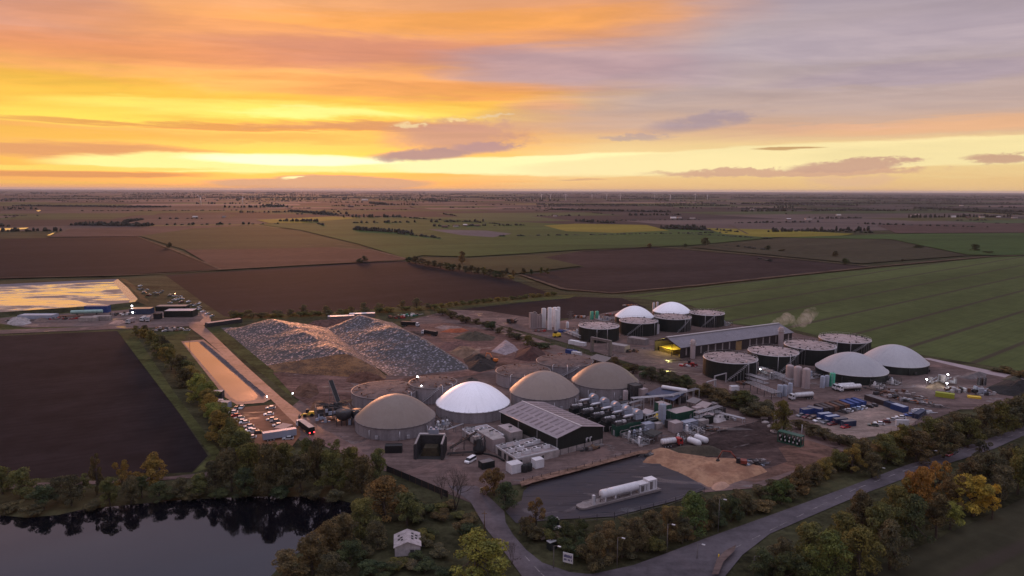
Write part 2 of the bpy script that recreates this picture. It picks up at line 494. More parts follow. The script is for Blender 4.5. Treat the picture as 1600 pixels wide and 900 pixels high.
SOIL = field_mat('ploughed_soil', (.0180,.0134,.0155), .36, .4, R(28), 5)
SOIL2 = field_mat('ploughed_soil_red', (.034,.0235,.0235), .36, .7, R(12), 9)
SOIL_L = field_mat('stubble_soil', (.075,.047,.042), .25, .3, R(-20), 7)
REDF = field_mat('red_stubble', (.066,.038,.031), .3, .35, R(12), 8)
OLIVE = field_mat('olive_stubble', (.046,.046,.022), .25, .2, R(15), 9)
GREEN = field_mat('winter_wheat', (.064,.080,.030), .22, .25, angle(W(1195,472),W(1370,442)), 4, tram=.8, tperiod=42)
GREEN2 = field_mat('green_crop', (.041,.068,.022), .22, .15, R(12), 6)
YGREEN = field_mat('yellow_green_crop', (.16,.135,.025), .2, .1, R(10), 6)
BLUEF = field_mat('fleece_covered_crop', (.085,.083,.095), .2, .3, R(10), 8)
GRASS = field_mat('rough_grass', (.062,.064,.024), .45, mottled=.03, fine=.6)
GRASSD = field_mat('dark_rough_grass', (.048,.046,.024), .5, mottled=.04, fine=.7)
BROWNF = field_mat('olive_brown_field', (.046,.042,.026), .28, .3, angle(W(1500,902),W(1600,852)), 8, tram=.7, tperiod=36)
DIRT = field_mat('trodden_dirt', (.118,.082,.075), .42, mottled=.035, fine=.5, col2=(.058,.040,.037), wet=.9)
DIRT2 = field_mat('red_dirt', (.125,.074,.058), .4, mottled=.05, fine=.5, wet=.5)
MUD = field_mat('dark_mud', (.066,.045,.042), .5, .5, R(20), 7, mottled=.04, fine=.5, wet=.6)
TRACK = field_mat('pale_track', (.175,.108,.095), .35, mottled=.03, fine=.4, rough=.55)
CONC = field_mat('old_concrete', (.13,.094,.088), .3, mottled=.04, fine=.6, wet=.8)

def ground_base():
    b = MB()
    rings = [0,120,260,500,900,1500,2500,4200,7000,12000,20000,34000,62000]
    ys = [-900]+rings[1:]+[72000]
    xs = sorted([-r for r in rings[1:]]+[0]+rings[1:])
    xs = [-58000]+[x for x in xs if abs(x) < 50000]+[58000]
    n = len(xs)
    for y in ys:
        for x in xs: b.v.append((x, y, 0))
    for j in range(len(ys)-1):
        for i in range(n-1): b.face((j*n+i, j*n+i+1, (j+1)*n+i+1, (j+1)*n+i))
    structure(b.build('ground', GRASSD))
ground_base()

def attr_mat(name):
    m = bpy.data.materials.new(name); m.use_nodes = True
    g = NT(m.node_tree)
    out = g.n('ShaderNodeOutputMaterial'); b = g.n('ShaderNodeBsdfPrincipled'); g.l(b.outputs[0], out.inputs[0])
    at = g.n('ShaderNodeAttribute', attribute_name='crop')
    pos = g.n('ShaderNodeNewGeometry').outputs['Position']
    nz = g.noise(g.mapping(pos, rot=(0,0,R(-20)), scale=(.3,1,1)), .008, 5, .65, .5)
    c = g.mix(1.0, at.outputs['Color'], g.mix(g.step(nz, .3, .7), (.72,.72,.74), (1.28,1.26,1.22)), 'MULTIPLY')
    g.put(b.inputs['Base Color'], c); b.inputs['Roughness'].default_value = .95; b.inputs['Specular IOR Level'].default_value = .05
    return m

HEDGE_LINES = []
def patchwork():
    """the far fens: one sheet of parcels, each parcel with its own crop colour"""
    r = random.Random(31)
    pal = [(.042,.034,.034)]*7+[(.068,.052,.050)]*4+[(.028,.023,.025)]*6+[(.038,.052,.024)]*6+[(.080,.074,.030)]*1+[(.125,.085,.075)]*2
    b = MB(); cols = []
    a = R(17)
    u = Vector((math.cos(a), math.sin(a), 0)); v = Vector((-math.sin(a), math.cos(a), 0))
    d = 900.0
    while d < 40000:
        step = r.uniform(190, 420)*(1+d/16000)
        s = -26000.0*min(1, d/9000+.25)
        smax = -s
        while s < smax:
            L = r.uniform(260, 900)*(1+d/14000)
            k0, k1 = r.uniform(-25,25), r.uniform(-25,25)
            p = [u*s+v*d, u*(s+L)+v*d, u*(s+L+k1)+v*(d+step), u*(s+k0)+v*(d+step)]
            s += L
            cen = (p[0]+p[2])/2
            if cen.y < 1750 or abs(cen.x) > cen.y*.95+500: continue
            z = .35+cen.y*3e-5
            b.poly([(q.x, q.y, z) for q in p])
            c = r.choice(pal); k = r.uniform(.7, 1.3); cols.append(tuple(x*k for x in c))
            if r.random() < .75 and cen.y < 22000: HEDGE_LINES.append((p[0].copy(), p[1].copy()))
            if r.random() < .30 and cen.y < 12000: HEDGE_LINES.append((p[1].copy(), p[2].copy()))
        d += step
    o = b.build('far_fields', attr_mat('far_crops')); structure(o)
    at = o.data.attributes.new('crop', 'FLOAT_COLOR', 'FACE')
    for i, c in enumerate(cols): at.data[i].color = (*c, 1)
patchwork()

# parcels that can be made out, traced on the ground (z grows with distance so that no two coincide)
FIELDS = [
 ('field', SOIL, .05, [(-260,529),(0,525),(190,517),(256,610),(325,712),(300,738),(150,745),(0,749),(-260,757)]),
 ('field', SOIL, .08, [(258,430),(400,421),(560,411),(632,408),(700,418),(790,434),(862,459),(640,479),(480,489),(375,496),(350,494),(320,474)]),
 ('field', REDF, .10, [(288,391),(400,390),(520,387),(575,391),(635,406.5),(560,410.5),(400,419.5),(342,423)]),
 ('field', OLIVE, .12, [(218,369),(300,358),(400,352),(480,365),(560,383),(575,391),(520,387),(400,390),(288,391)]),
 ('field', SOIL, .14, [(-300,381),(70,372.5),(212,370.5),(342,422),(255,427),(195,431),(-300,446)]),
 ('field', SOIL_L, .16, [(78,371),(112,358),(240,354),(398,352),(300,358),(214,370)]),
 ('field', GREEN2, .13, [(404,351),(520,339),(700,342),(870,350),(1010,357),(1105,361),(1218,371),(1080,384),(905,391),(800,398),(730,402),(660,400),(636,405),(560,382),(470,360)]),
 ('field', YGREEN, .5, [(400,344),(520,338.5),(560,341),(470,349),(420,349)]),
 ('field', BLUEF, .2, [(668,359),(760,361),(800,366),(770,371.5),(720,368)]),
 ('field', YGREEN, .3, [(850,353),(900,350),(1010,352),(1045,361),(960,364.5),(885,362)]),
 ('field', YGREEN, .3, [(1102,357),(1200,359),(1335,366),(1300,371),(1190,371),(1130,366)]),
 ('field', SOIL2, .07, [(905,393),(1025,386.5),(1180,400),(1365,417),(1230,431),(955,459),(880,453),(812,430),(914,416.5),(850,402)]),
 ('field', OLIVE, .11, [(730,405),(840,401),(909,416.5),(805,429),(735,418)]),
 ('field', GREEN, .06, [(972,463),(1230,433),(1410,416),(1560,401),(2100,388),(2100,640),(1590,579),(1450,556),(1340,540),(1235,514),(1130,504),(1080,477),(1030,470)]),
 ('field', BROWNF, .15, [(1078,387),(1225,372.5),(1390,375),(1512,400),(1345,413),(1200,399)]),
 ('field', GREEN2, .17, [(1216,372),(1400,366),(1600,364.5),(2000,362),(2000,391),(1560,400),(1512,399),(1392,374.5)]),
 ('field', SOIL_L, .4, [(1370,352),(1600,349),(1900,348),(1900,362),(1600,364),(1400,365)]),
 ('field', SOIL, .055, [(722,483),(900,464),(972,466),(1010,480),(990,494),(870,498),(800,498)]),
 ('field', BROWNF, .03, [(1330,905),(1420,862),(1530,812),(1640,760),(1900,700),(2100,1000),(1400,1000)]),
]
for i, (nm, m, z, p) in enumerate(FIELDS): sheet(nm, p, z, m)

GRASS_STRIPS = [
 (GRASS, .035, [(183,517),(207,516),(270,610),(348,712),(332,730),(300,740),(330,712)]),
 (GRASS, .06, [(350,497),(480,491),(640,481),(862,461),(905,460),(890,466),(640,487),(480,497),(372,501)]),
 (GRASS, .036, [(250,520),(300,516),(284,535),(355,620),(372,632),(345,640),(330,640),(260,560)]),
 (GRASS, .038, [(322,515),(345,513),(430,577),(470,612),(468,624),(450,616)]),
 (GRASS, .04, [(0,496),(200,478),(262,482),(310,492),(300,506),(190,513),(0,520),(-200,524),(-200,500)]),
 (GRASSD, .031, [(820,905),(880,893),(960,888),(1065,860),(1178,806),(1256,778),(1337,748),(1412,720),(1506,690),(1600,658),(1800,592),(1800,560),(1600,590),(1450,660),(1300,720),(1190,765),(960,815),(830,820),(800,820)]),
]
for i, (m, z, p) in enumerate(GRASS_STRIPS): structure(sheet('grass_strip', p, z, m))

# field margins and headland tracks: pale grass and dust along the edges
MARG = field_mat('dry_margin', (.088,.062,.045), .5, mottled=.05, fine=.5)
def strip(pts, w):
    P = [W(*p) for p in pts]; lo, hi = [], []
    for i, p in enumerate(P):
        d = (P[min(i+1, len(P)-1)]-P[max(i-1, 0)]).normalized(); n = Vector((-d.y, d.x, 0))*w*rnd.uniform(.2,.42)
        lo.append(p-n); hi.append(p+n)
    sheet('field_margin', [(q.x, q.y) for q in lo]+[(q.x, q.y) for q in hi[::-1]], .2, MARG, px=False)
for p, w in (([(-260,446),(0,436),(195,431.5),(258,428.5),(345,422.5),(480,415),(560,410.8),(632,407.5)],9),([(214,370),(270,391),(345,422)],8),([(905,392.5),(1025,386),(1180,399.5),(1365,417.5)],10),([(955,459.5),(1100,446),(1230,432),(1365,418),(1540,402),(1800,392)],10),
             ([(812,430),(880,453),(955,459)],9),([(0,373),(75,371.5),(110,358)],10),([(1168,366),(1140,352)],9),([(520,388),(580,391),(636,406)],12),([(470,386),(520,382),(575,388)],14)):
    strip(p, w)
# yards, tracks, roads
sheet('yard_dirt', [(448,642),(500,600),(560,585),(640,588),(735,575),(762,552),(700,530),(640,500),(690,488),(760,510),(830,545),(905,562),(1000,585),(1120,628),(1205,652),(1330,700),(1190,762),(1100,770),(1025,714),(990,713),(815,757),(770,762),(745,790),(700,772),(640,748),(596,735),(560,700),(470,690),(440,660)], .05, DIRT)
sheet('yard_dirt', [(700,484),(760,486),(870,503),(985,482),(1130,505),(1240,520),(1350,545),(1452,562),(1540,580),(1600,592),(1700,610),(1640,640),(1500,640),(1440,662),(1330,690),(1290,690),(1240,652),(1205,640),(1120,612),(1000,572),(880,535),(760,503)], .052, DIRT)
sheet('mud_ground', [(1050,702),(1130,672),(1200,655),(1230,690),(1310,700),(1190,752),(1100,720)], .062, MUD)
sheet('red_ground', [(1216,700),(1262,688),(1318,706),(1262,728),(1180,755),(1150,750),(1230,722)], .070, DIRT2)
sheet('car_park', [(345,640),(430,632),(462,650),(470,680),(455,700),(400,705),(375,680)], .058, field_mat('wet_red_clay', (.20,.095,.058), .2, mottled=.04, fine=.5, wet=.5))
PALEC = field_mat('pale_hardcore', (.24,.18,.155), .3, mottled=.05, fine=.5, wet=.7)
sheet('car_park', [(1262,655),(1300,640),(1390,632),(1440,650),(1420,668),(1370,682),(1310,690),(1240,668)], .060, PALEC)
sheet('farm_yard', [(0,497),(60,492),(150,488),(200,484),(280,486),(318,490),(325,502),(295,506),(180,510),(40,512),(0,506)], .060, CONC)
sheet('track', [(318,486),(328,494),(330,503),(318,509),(330,520),(380,568),(440,622),(500,668),(560,700),(596,735),(560,720),(490,690),(448,650),(400,600),(320,530),(296,512),(292,505),(312,503),(318,497),(312,488)], .066, TRACK)
sheet('track', [(-200,522),(0,516),(190,509),(296,505),(296,510),(190,514),(0,522),(-200,529)], .064, DIRT)
sheet('verge_path', [(0,757),(150,752),(270,745),(330,738),(400,740),(400,744),(300,748),(200,754),(0,766)], .066, DIRT)
sheet('haul_road', [(690,487),(720,489),(870,540),(1000,580),(1120,615),(1215,655),(1205,662),(1110,628),(985,588),(850,550),(740,508)], .058, CONC)
sheet('haul_road', [(1210,650),(1290,632),(1400,600),(1470,575),(1540,582),(1470,600),(1400,625),(1300,655),(1250,668)], .060, CONC)
sheet('field_road', [(1440,560),(1452,560),(1540,578),(1640,598),(1640,604),(1538,584)], .072, field_mat('pale_concrete', (.30,.25,.26), .2))
sheet('service_road', [(820,756),(980,716),(1110,682),(1240,640),(1248,646),(1120,690),(1000,724),(825,766)], .068, MUD)

ASPH = field_mat('asphalt', (.098,.084,.094), .28, mottled=.03, fine=.8, rough=.6)
ASPHY = field_mat('wet_asphalt', (.024,.024,.031), .5, mottled=.035, fine=.5, rough=.42, col2=(.052,.043,.046), wet=.7)
sheet('asphalt_yard', [(818,768),(830,758),(900,740),(1000,712),(1030,714),(1062,738),(1105,764),(1060,782),(960,808),(880,812),(806,818),(790,800),(800,790),(815,783)], .074, ASPHY)
sheet('sand_strip', [(812,758),(830,752),(900,735),(1000,709),(1020,708),(1010,714),(1000,714),(900,742),(832,760),(815,766)], .1, field_mat('spilt_sand', (.19,.115,.085), .5, mottled=.08, fine=.6))
# main road: one lane edge after the other, kerbs and lines built as solids
ROAD_U = [(1900,566),(1600,667),(1506,699),(1412,729),(1337,757),(1256,787),(1178,815),(1100,843),(1040,866),(990,884),(930,897),(900,901)]
ROAD_L = [(1900,578),(1600,681),(1553,702),(1450,735),(1350,772),(1300,793),(1203,835),(1160,868),(1130,905),(1110,950)]
sheet('road', ROAD_U+[(860,925),(800,960),(950,1000)]+ROAD_L[::-1], .080, ASPH)
ACC_L = [(700,760),(735,785),(760,828),(778,850),(800,880),(818,905),(840,950)]
ACC_R = [(790,817),(802,837),(822,860),(847,880),(890,895),(927,899)]
sheet('access_road', ACC_L+[(960,960),(960,905)]+ACC_R[::-1]+[(788,800),(770,783),(745,760)], .076, ASPH)
# ------------------------------------------------------------------ trees
def foliage_mat(name):
    m = bpy.data.materials.new(name); m.use_nodes = True
    g = NT(m.node_tree)
    out = g.n('ShaderNodeOutputMaterial'); b = g.n('ShaderNodeBsdfPrincipled')
    oi = g.n('ShaderNodeObjectInfo')
    vec = g.n('ShaderNodeTexCoord').outputs['Object']
    vv = g.n('ShaderNodeVectorMath', operation='ADD'); g.l(vec, vv.inputs[0])
    cb = g.n('ShaderNodeCombineXYZ')
    for i in range(3): g.l(g.m('MULTIPLY', oi.outputs['Random'], 31.0+i*17), cb.inputs[i])
    g.l(cb.outputs[0], vv.inputs[1])
    n = g.noise(vv.outputs[0], 4.5, 3, .6)
    n2 = g.noise(vv.outputs[0], 24, 2, .7)
    f = g.step(n, .34, .66)
    c = g.mix(f, g.mix(1.0, oi.outputs['Color'], (.62,.66,.7), 'MULTIPLY'), g.mix(1.0, oi.outputs['Color'], (1.45,1.32,1.05), 'MULTIPLY'))
    c = g.mix(1.0, c, g.mix(g.step(n2, .3, .7), (.7,.7,.7), (1.3,1.3,1.25)), 'MULTIPLY')
    g.put(b.inputs['Base Color'], c); b.inputs['Roughness'].default_value = .8; b.inputs['Specular IOR Level'].default_value = .12
    tr = g.n('ShaderNodeBsdfTranslucent'); g.put(tr.inputs[0], c)
    mx = g.n('ShaderNodeMixShader'); mx.inputs[0].default_value = .22
    g.l(b.outputs[0], mx.inputs[1]); g.l(tr.outputs[0], mx.inputs[2]); g.l(mx.outputs[0], out.inputs[0])
    return m
LEAF = foliage_mat('leaves')
BARK = mat('bark', (.060,.045,.036), .9, var=.4, scale=6)

HUE = {  # albedo, word used in labels
 'olive': (.070,.070,.028), 'dull': (.058,.052,.032), 'dark': (.036,.046,.025), 'green': (.056,.075,.028), 'rust': (.090,.066,.034),
 'orange': (.17,.092,.028), 'yellow': (.20,.150,.032), 'lime': (.125,.130,.036), 'brown': (.068,.056,.034), 'gold': (.125,.098,.034), 'pale': (.105,.088,.050),
}
WORD = {'olive':'olive','dull':'dull olive brown','dark':'dark green','green':'mid green','rust':'rusty brown','orange':'orange','yellow':'bright yellow','lime':'yellow-green','brown':'brown','gold':'golden olive','pale':'pale olive'}

def crown_mesh(seed, kind):
    """crown of many leaf clumps on a branching scaffold; unit tree: height 1, spread 1"""
    r = random.Random(seed)
    lobes = []
    if kind == 'broad':
        for k in range(r.randint(24, 30)):
            a = r.uniform(0, 6.283); q = r.uniform(.05, .37); z = r.uniform(.15, .88)
            k2 = 1-max(0, (z-.58)/.5)
            lobes.append((Vector((math.cos(a)*q*k2, math.sin(a)*q*k2, z)), r.uniform(.07, .16)))
        lobes.append((Vector((0,0,.60)), .21)); n, sz = 4600, .036
    elif kind == 'tall':
        for k in range(14):
            z = .14+.78*k/13; q = .26*(1-abs(z-.42)*1.1)
            a = r.uniform(0, 6.283); lobes.append((Vector((math.cos(a)*q*.8, math.sin(a)*q*.8, z)), r.uniform(.10, .18)*(1.15-z*.55)))
        n, sz = 3600, .042
    elif kind == 'shrub':
        for k in range(r.randint(10, 14)):
            a = r.uniform(0, 6.283); q = r.uniform(.05, .36)
            lobes.append((Vector((math.cos(a)*q, math.sin(a)*q, r.uniform(.22, .70))), r.uniform(.14, .24)))
        n, sz = 3000, .050
    else:  # open, thinning autumn crown
        for k in range(r.randint(16, 22)):
            a = r.uniform(0, 6.283); q = r.uniform(.05, .40); z = r.uniform(.2, .90)
            k2 = 1-max(0, (z-.6)/.6)
            lobes.append((Vector((math.cos(a)*q*k2, math.sin(a)*q*k2, z)), r.uniform(.06, .13)))
        n, sz = 2400, .038
    tot = sum(l[1]**2 for l in lobes)
    v, f = [], []
    for c, rad in lobes:
        cnt = int(n*rad*rad/tot)
        zs = .62 if kind == 'shrub' else .8
        for _ in range(cnt):
            d = Vector((r.gauss(0,1), r.gauss(0,1), r.gauss(0,1))).normalized()
            if d.z < -.35 and r.random() < .6: d.z = -d.z
            rr = rad*(r.uniform(.55, 1.0)**.5)*(1+.28*mnoise.noise(Vector((d.x*2.2+seed, d.y*2.2, d.z*2.2))))
            p = c + Vector((d.x*rr, d.y*rr, d.z*rr*zs))
            if p.z > 1: p.z = 1-r.uniform(0,.03)
            if p.z < .03: p.z = r.uniform(.03,.1)
            nrm = (d + Vector((r.gauss(0,.6), r.gauss(0,.6), r.gauss(0,.6)+.25))).normalized()
            a = nrm.orthogonal().normalized(); b = nrm.cross(a)
            th = r.uniform(0, 6.283); a, b = a*math.cos(th)+b*math.sin(th), b*math.cos(th)-a*math.sin(th)
            s = sz*r.uniform(.55, 1.25); i = len(v)
            v += [tuple(p-a*s*.6), tuple(p+b*s*.42+nrm*s*.12), tuple(p+a*s*.6), tuple(p-b*s*.42+nrm*s*.12)]
            f.append((i, i+1, i+2, i+3))
    return v, f, lobes

def trunk_mesh(seed, lobes, kind):
    r = random.Random(seed+99)
    b = MB()
    if kind == 'shrub':
        for _ in range(5):
            a = r.uniform(0, 6.283); b.tube((0,0,-.02), (.2*math.cos(a), .2*math.sin(a), .45), .016, 5, .006)
        return b
    top = Vector((r.uniform(-.03,.03), r.uniform(-.03,.03), .5))
    b.tube((0,0,-.02), top*.5, .034, 7, .026); b.tube(top*.5, top, .026, 6, .018); b.tube(top, (top.x,top.y,.8), .018, 5, .005)
    for c, rad in lobes[:12]:
        z0 = r.uniform(.22, .5); s = Vector((top.x*z0*2, top.y*z0*2, z0))
        m = (s+c)/2 + Vector((0,0,-.03)); b.tube(s, m, .012, 5, .009); b.tube(m, c, .009, 5, .003)
    return b

PROTO = {}
def make_proto(kind, seed):
    v, f, lobes = crown_mesh(seed, kind)
    me = bpy.data.meshes.new('crown'); me.from_pydata(v, [], f); me.materials.append(LEAF)
    t = trunk_mesh(seed, lobes, kind)
    tm = bpy.data.meshes.new('trunk'); tm.from_pydata(t.v, [], t.f); tm.materials.append(BARK)
    return me, tm
for kd, cnt in (('broad', 7), ('tall', 3), ('shrub', 5), ('open', 4)):
    PROTO[kd] = [make_proto(kd, 10*len(kd)+k*7+1) for k in range(cnt)]

def bare_proto(seed):
    """leafless tree: twigs dividing five times"""
    r = random.Random(seed); b = MB()
    def grow(p, d, L, rad, lev):
        q = p+d*L
        b.tube(p, q, rad, 5 if lev < 3 else 3, rad*.62)
        if lev >= 6: return
        for _ in range(3 if lev in (1, 2, 4) else 2):
            nd = (d + Vector((r.gauss(0,.46), r.gauss(0,.46), r.gauss(.08,.3)))).normalized()
            grow(q, nd, L*r.uniform(.66, .86), rad*.58, lev+1)
    for k in range(3):
        a = k*2.1+r.random(); grow(Vector((0,0,-.02)), Vector((math.cos(a)*.35, math.sin(a)*.35, 1)).normalized(), .24, .020, 0)
    z = max(p[2] for p in b.v); w = max(max(abs(p[0]), abs(p[1])) for p in b.v)
    me = bpy.data.meshes.new('branches'); me.from_pydata([(p[0]/w/2, p[1]/w/2, p[2]/z) for p in b.v], [], b.f); me.materials.append(BARK)
    return me
BARE = [bare_proto(s) for s in (3, 8)]
NTREE = [0]

def plant(P, w, h, hue, kind='broad', label='', group=None, name='tree', cat='tree'):
    NTREE[0] += 1
    r = random.Random(NTREE[0]*13+5)
    me, tm = r.choice(PROTO[kind])
    root = thing(name, label, cat, (P.x, P.y, 0), r.uniform(0, 6.283), group)
    root.scale = (w, w, h)
    c = bpy.data.objects.new('crown', me); COL.objects.link(c); c.parent = root
    k = r.uniform(.85, 1.15)*1.62; hu = HUE[hue]; t = r.uniform(-.10, .10)
    c.color = (hu[0]*k*(1+t), hu[1]*k, hu[2]*k*(1-t), 1)
    o = bpy.data.objects.new('trunk', tm); COL.objects.link(o); o.parent = root
    return root

def trees(items, where, group, name='tree', cat='tree', side='from the left'):
    """items: (px, base py, top py, width px, hue, kind); labelled by colour and by place in the line, counted from the left"""
    items = sorted(items, key=lambda t: t[0])
    for i, (px, pb, pt, wp, hue, kind) in enumerate(items):
        P = W(px, pb); h = max(1.2, zat(P, px, pt)); w = wp*mpp(P)
        nm = 'shrub' if kind == 'shrub' else name
        sh = {'broad':'round','tall':'tall','shrub':'bushy','open':'thin'}[kind]
        lab = f'{sh} {WORD[hue]} {"shrub" if kind=="shrub" else "tree"}, {ORD[i]} {side} {where}'
        plant(P, w, h, hue, kind, lab, group, nm, 'shrub' if kind == 'shrub' else cat)

B, T, S, O = 'broad', 'tall', 'shrub', 'open'
# far bank of the lake
trees([(4,772,728,44,'olive',B),(34,778,729,62,'olive',B),(68,796,756,60,'dark',B),(92,782,742,44,'dull',B),(112,790,738,46,'dull',B),(128,774,742,40,'olive',O),(152,772,708,34,'dull',T),
       (172,792,745,44,'olive',B),(192,768,716,38,'gold',O),(205,788,744,44,'dull',B),(238,758,706,58,'gold',B),(222,778,742,40,'dark',B),(250,784,752,44,'dark',B),
       (284,780,746,44,'dull',B),(312,776,738,46,'olive',B),(338,770,716,50,'dull',B)], "on the lake's far bank", "trees on the lake's far bank")
trees([(16,800,780,40,'dull',S),(50,806,784,36,'dull',S),(150,796,776,40,'dull',S),(266,783,766,34,'dark',S),(300,781,764,36,'dull',S),(345,778,760,40,'dark',S),(390,776,756,44,'dull',S),(440,776,754,44,'dark',S),(490,778,756,44,'dull',S),(526,782,758,36,'dull',S)],
      "at the water's edge of the lake", "shrubs at the lake's edge")
trees([(362,768,696,58,'dull',B),(392,764,686,62,'olive',B),(384,778,730,50,'dark',B),(420,772,692,66,'dull',B),(448,762,690,60,'olive',B),(470,774,706,66,'dull',B),(496,760,684,58,'dull',B),
       (520,770,702,64,'olive',B),(548,758,694,56,'olive',B),(566,770,712,56,'dull',B),(590,752,700,46,'olive',B),(432,734,690,40,'olive',B),(480,732,684,36,'olive',B),(405,726,700,34,'gold',S),(524,728,688,34,'olive',O)],
      "in the wood above the lake", "trees of the wood above the lake")
# near right bank of the lake
trees([(600,812,744,84,'rust',B),(566,838,774,70,'olive',B),(636,820,768,66,'olive',B),(540,858,796,72,'rust',B),(514,878,812,66,'rust',B),(488,898,832,72,'rust',B),(452,914,856,70,'rust',B),(548,888,842,60,'dark',B),(520,915,862,66,'dull',B),(590,858,812,52,'dull',B)],
      "on the lake's near bank", "trees on the lake's near bank")
trees([(580,898,868,44,'dark',S),(612,894,876,36,'dull',S),(574,872,848,36,'dull',S),(664,894,872,42,'dark',S),(690,868,850,38,'dull',S),(654,806,786,38,'dull',S),(690,812,792,36,'brown',S),(722,830,808,38,'brown',S),(640,794,772,40,'dark',S),(748,846,828,30,'brown',S),(690,902,882,40,'dark',S),(672,838,822,28,'dark',S)],
      "around the stone shed", "shrubs round the stone shed")
plant(W(748,908), 112*mpp(W(748,908)), zat(W(748,908),748,828), 'lime', B, 'large round yellow-green tree beside the access road, near the stone shed')
plant(W(790,795), 44*mpp(W(790,795)), zat(W(790,795),790,752), 'dark', B, 'dark green round tree behind the sign by the yard entrance')
plant(W(772,774), 46*mpp(W(772,774)), zat(W(772,774),772,726), 'rust', B, 'rusty brown round tree between the yard entrance and the white boxes')
for (px, pb, pt, wp, k, lab) in ((712,796,730,66,0,'large bare leafless tree beside the dark fence at the yard entrance'),(800,882,842,36,1,'small bare tree on the near side of the access road'),(690,780,738,44,1,'slim bare tree growing against the dark yard fence')):
    P = W(px, pb); t = thing('bare_tree', lab, 'tree', P, k*1.3); t.scale = (wp*mpp(P), wp*mpp(P), zat(P, px, pt))
    o = bpy.data.objects.new('branches', BARE[k]); COL.objects.link(o); o.parent = t
# belt between the asphalt yard and the main road
trees([(838,824,776,44,'rust',O),(822,836,806,30,'brown',B),(862,838,806,38,'dark',B),(888,856,812,46,'dark',B),(908,842,812,38,'dark',B),(930,886,826,62,'dull',B),(950,864,814,56,'brown',B),(972,872,822,52,'dull',B),
       (995,862,806,54,'brown',B),(1018,850,796,50,'brown',B),(1046,846,788,56,'rust',B),(1084,838,766,66,'green',B),(1066,850,806,44,'dull',B),(1110,826,780,44,'dull',B),(1142,816,772,46,'dark',B),(1166,806,768,38,'dull',B),(906,872,840,42,'dark',B)],
      'in the belt along the asphalt yard', 'trees between the asphalt yard and the road')
trees([(1020,818,798,34,'rust',S),(1050,806,786,34,'gold',S),(1098,798,776,36,'rust',S),(1128,788,768,34,'brown',S),(1158,782,764,34,'brown',S),(1186,775,757,32,'brown',S),(1212,765,748,30,'brown',S),(1234,757,742,28,'brown',S),(978,826,806,34,'rust',S),(946,832,812,32,'brown',S)],
      "along the asphalt yard's road-side fence", 'shrubs along the yard fence')
trees([(1220,787,744,46,'green',B),(1248,766,726,46,'brown',B),(1270,756,722,44,'rust',B),(1286,748,714,40,'gold',B),(1306,738,702,44,'olive',B),(1330,740,694,50,'gold',O),(1345,728,684,54,'dull',B),(1362,746,706,40,'dull',B),
       (1384,724,674,58,'olive',B),(1410,714,660,60,'olive',B),(1432,722,668,62,'brown',B),(1452,706,650,62,'olive',B),(1474,716,656,60,'dull',B),(1494,694,640,58,'brown',B),(1512,700,648,52,'olive',B),(1536,682,628,58,'dull',B),(1560,678,626,56,'olive',B),(1584,668,616,60,'dull',B),(1610,664,610,60,'olive',B)],
      'in the belt behind the main road', 'trees along the far side of the main road')
trees([(1266,680,656,34,'brown',S),(1288,688,664,36,'brown',S),(1312,696,672,38,'brown',S),(1336,702,678,36,'brown',S),(1356,706,682,34,'brown',S),(1250,672,652,28,'brown',S)], 'in the hedge below the car park', 'hedge shrubs below the car park')
plant(W(1224,676), 46*mpp(W(1224,676)), zat(W(1224,676),1224,622), 'olive', B, 'solitary round olive tree behind the transformer compound')
# wood on the near side of the road
trees([(1190,905,858,56,'dark',B),(1222,898,838,64,'dull',B),(1262,880,812,76,'olive',B),(1240,920,858,70,'dark',B),(1292,908,830,84,'green',B),(1318,872,796,70,'olive',B),(1340,898,822,78,'olive',B),(1344,836,764,62,'dull',B),(1374,858,784,72,'olive',B),
       (1390,890,812,74,'dull',B),(1400,828,754,66,'olive',B),(1424,852,772,74,'dark',B),(1436,806,724,62,'orange',B),(1414,800,744,48,'gold',O),(1462,842,766,66,'dull',B),(1464,782,716,56,'orange',O),(1492,802,736,50,'rust',B),
       (1484,828,782,52,'lime',B),(1520,806,734,76,'yellow',B),(1550,812,758,46,'yellow',O),(1508,770,712,64,'brown',B),(1540,768,700,66,'dull',B),(1562,786,722,60,'brown',B),(1590,772,698,66,'olive',B),(1572,740,690,56,'dull',B),(1610,748,690,64,'olive',B),(1530,732,684,46,'dull',O)],
      'in the wood across the road', 'trees of the wood across the main road')
rf = random.Random(21)
def fill(pts, n, h, w, where, group, hues=('brown','dull','rust','dark','olive'), jit=5):
    it = []
    for i in range(n):
        t = (i+rf.random()*.6)/n*(len(pts)-1); k = min(int(t), len(pts)-2); t -= k
        px = pts[k][0]+(pts[k+1][0]-pts[k][0])*t; pb = pts[k][1]+(pts[k+1][1]-pts[k][1])*t+rf.uniform(-jit, jit)
        it.append((px, pb, pb-h*rf.uniform(.7,1.25), w*rf.uniform(.8,1.3), rf.choice(hues), S))
    trees(it, where, group)
fill([(835,838),(880,862),(930,878),(985,868),(1050,846),(1110,826),(1170,802),(1215,780)], 18, 24, 36, 'in undergrowth by the road bend', 'undergrowth between asphalt yard and road')
fill([(1225,776),(1270,752),(1320,734),(1380,716),(1440,704),(1500,688),(1560,668),(1610,655)], 18, 22, 36, 'below the roadside belt', 'undergrowth of the roadside belt')
fill([(1195,898),(1260,876),(1330,845),(1400,820),(1440,790),(1500,768),(1570,745),(1610,728)], 16, 26, 44, 'edging the wood across the road', 'undergrowth of the wood across the road')
fill([(600,905),(640,884),(668,852),(650,800),(690,796),(728,818),(745,836)], 14, 18, 34, 'in scrub by the stone shed', 'rough scrub by the stone shed', ('dark','dull','brown','olive'), 8)
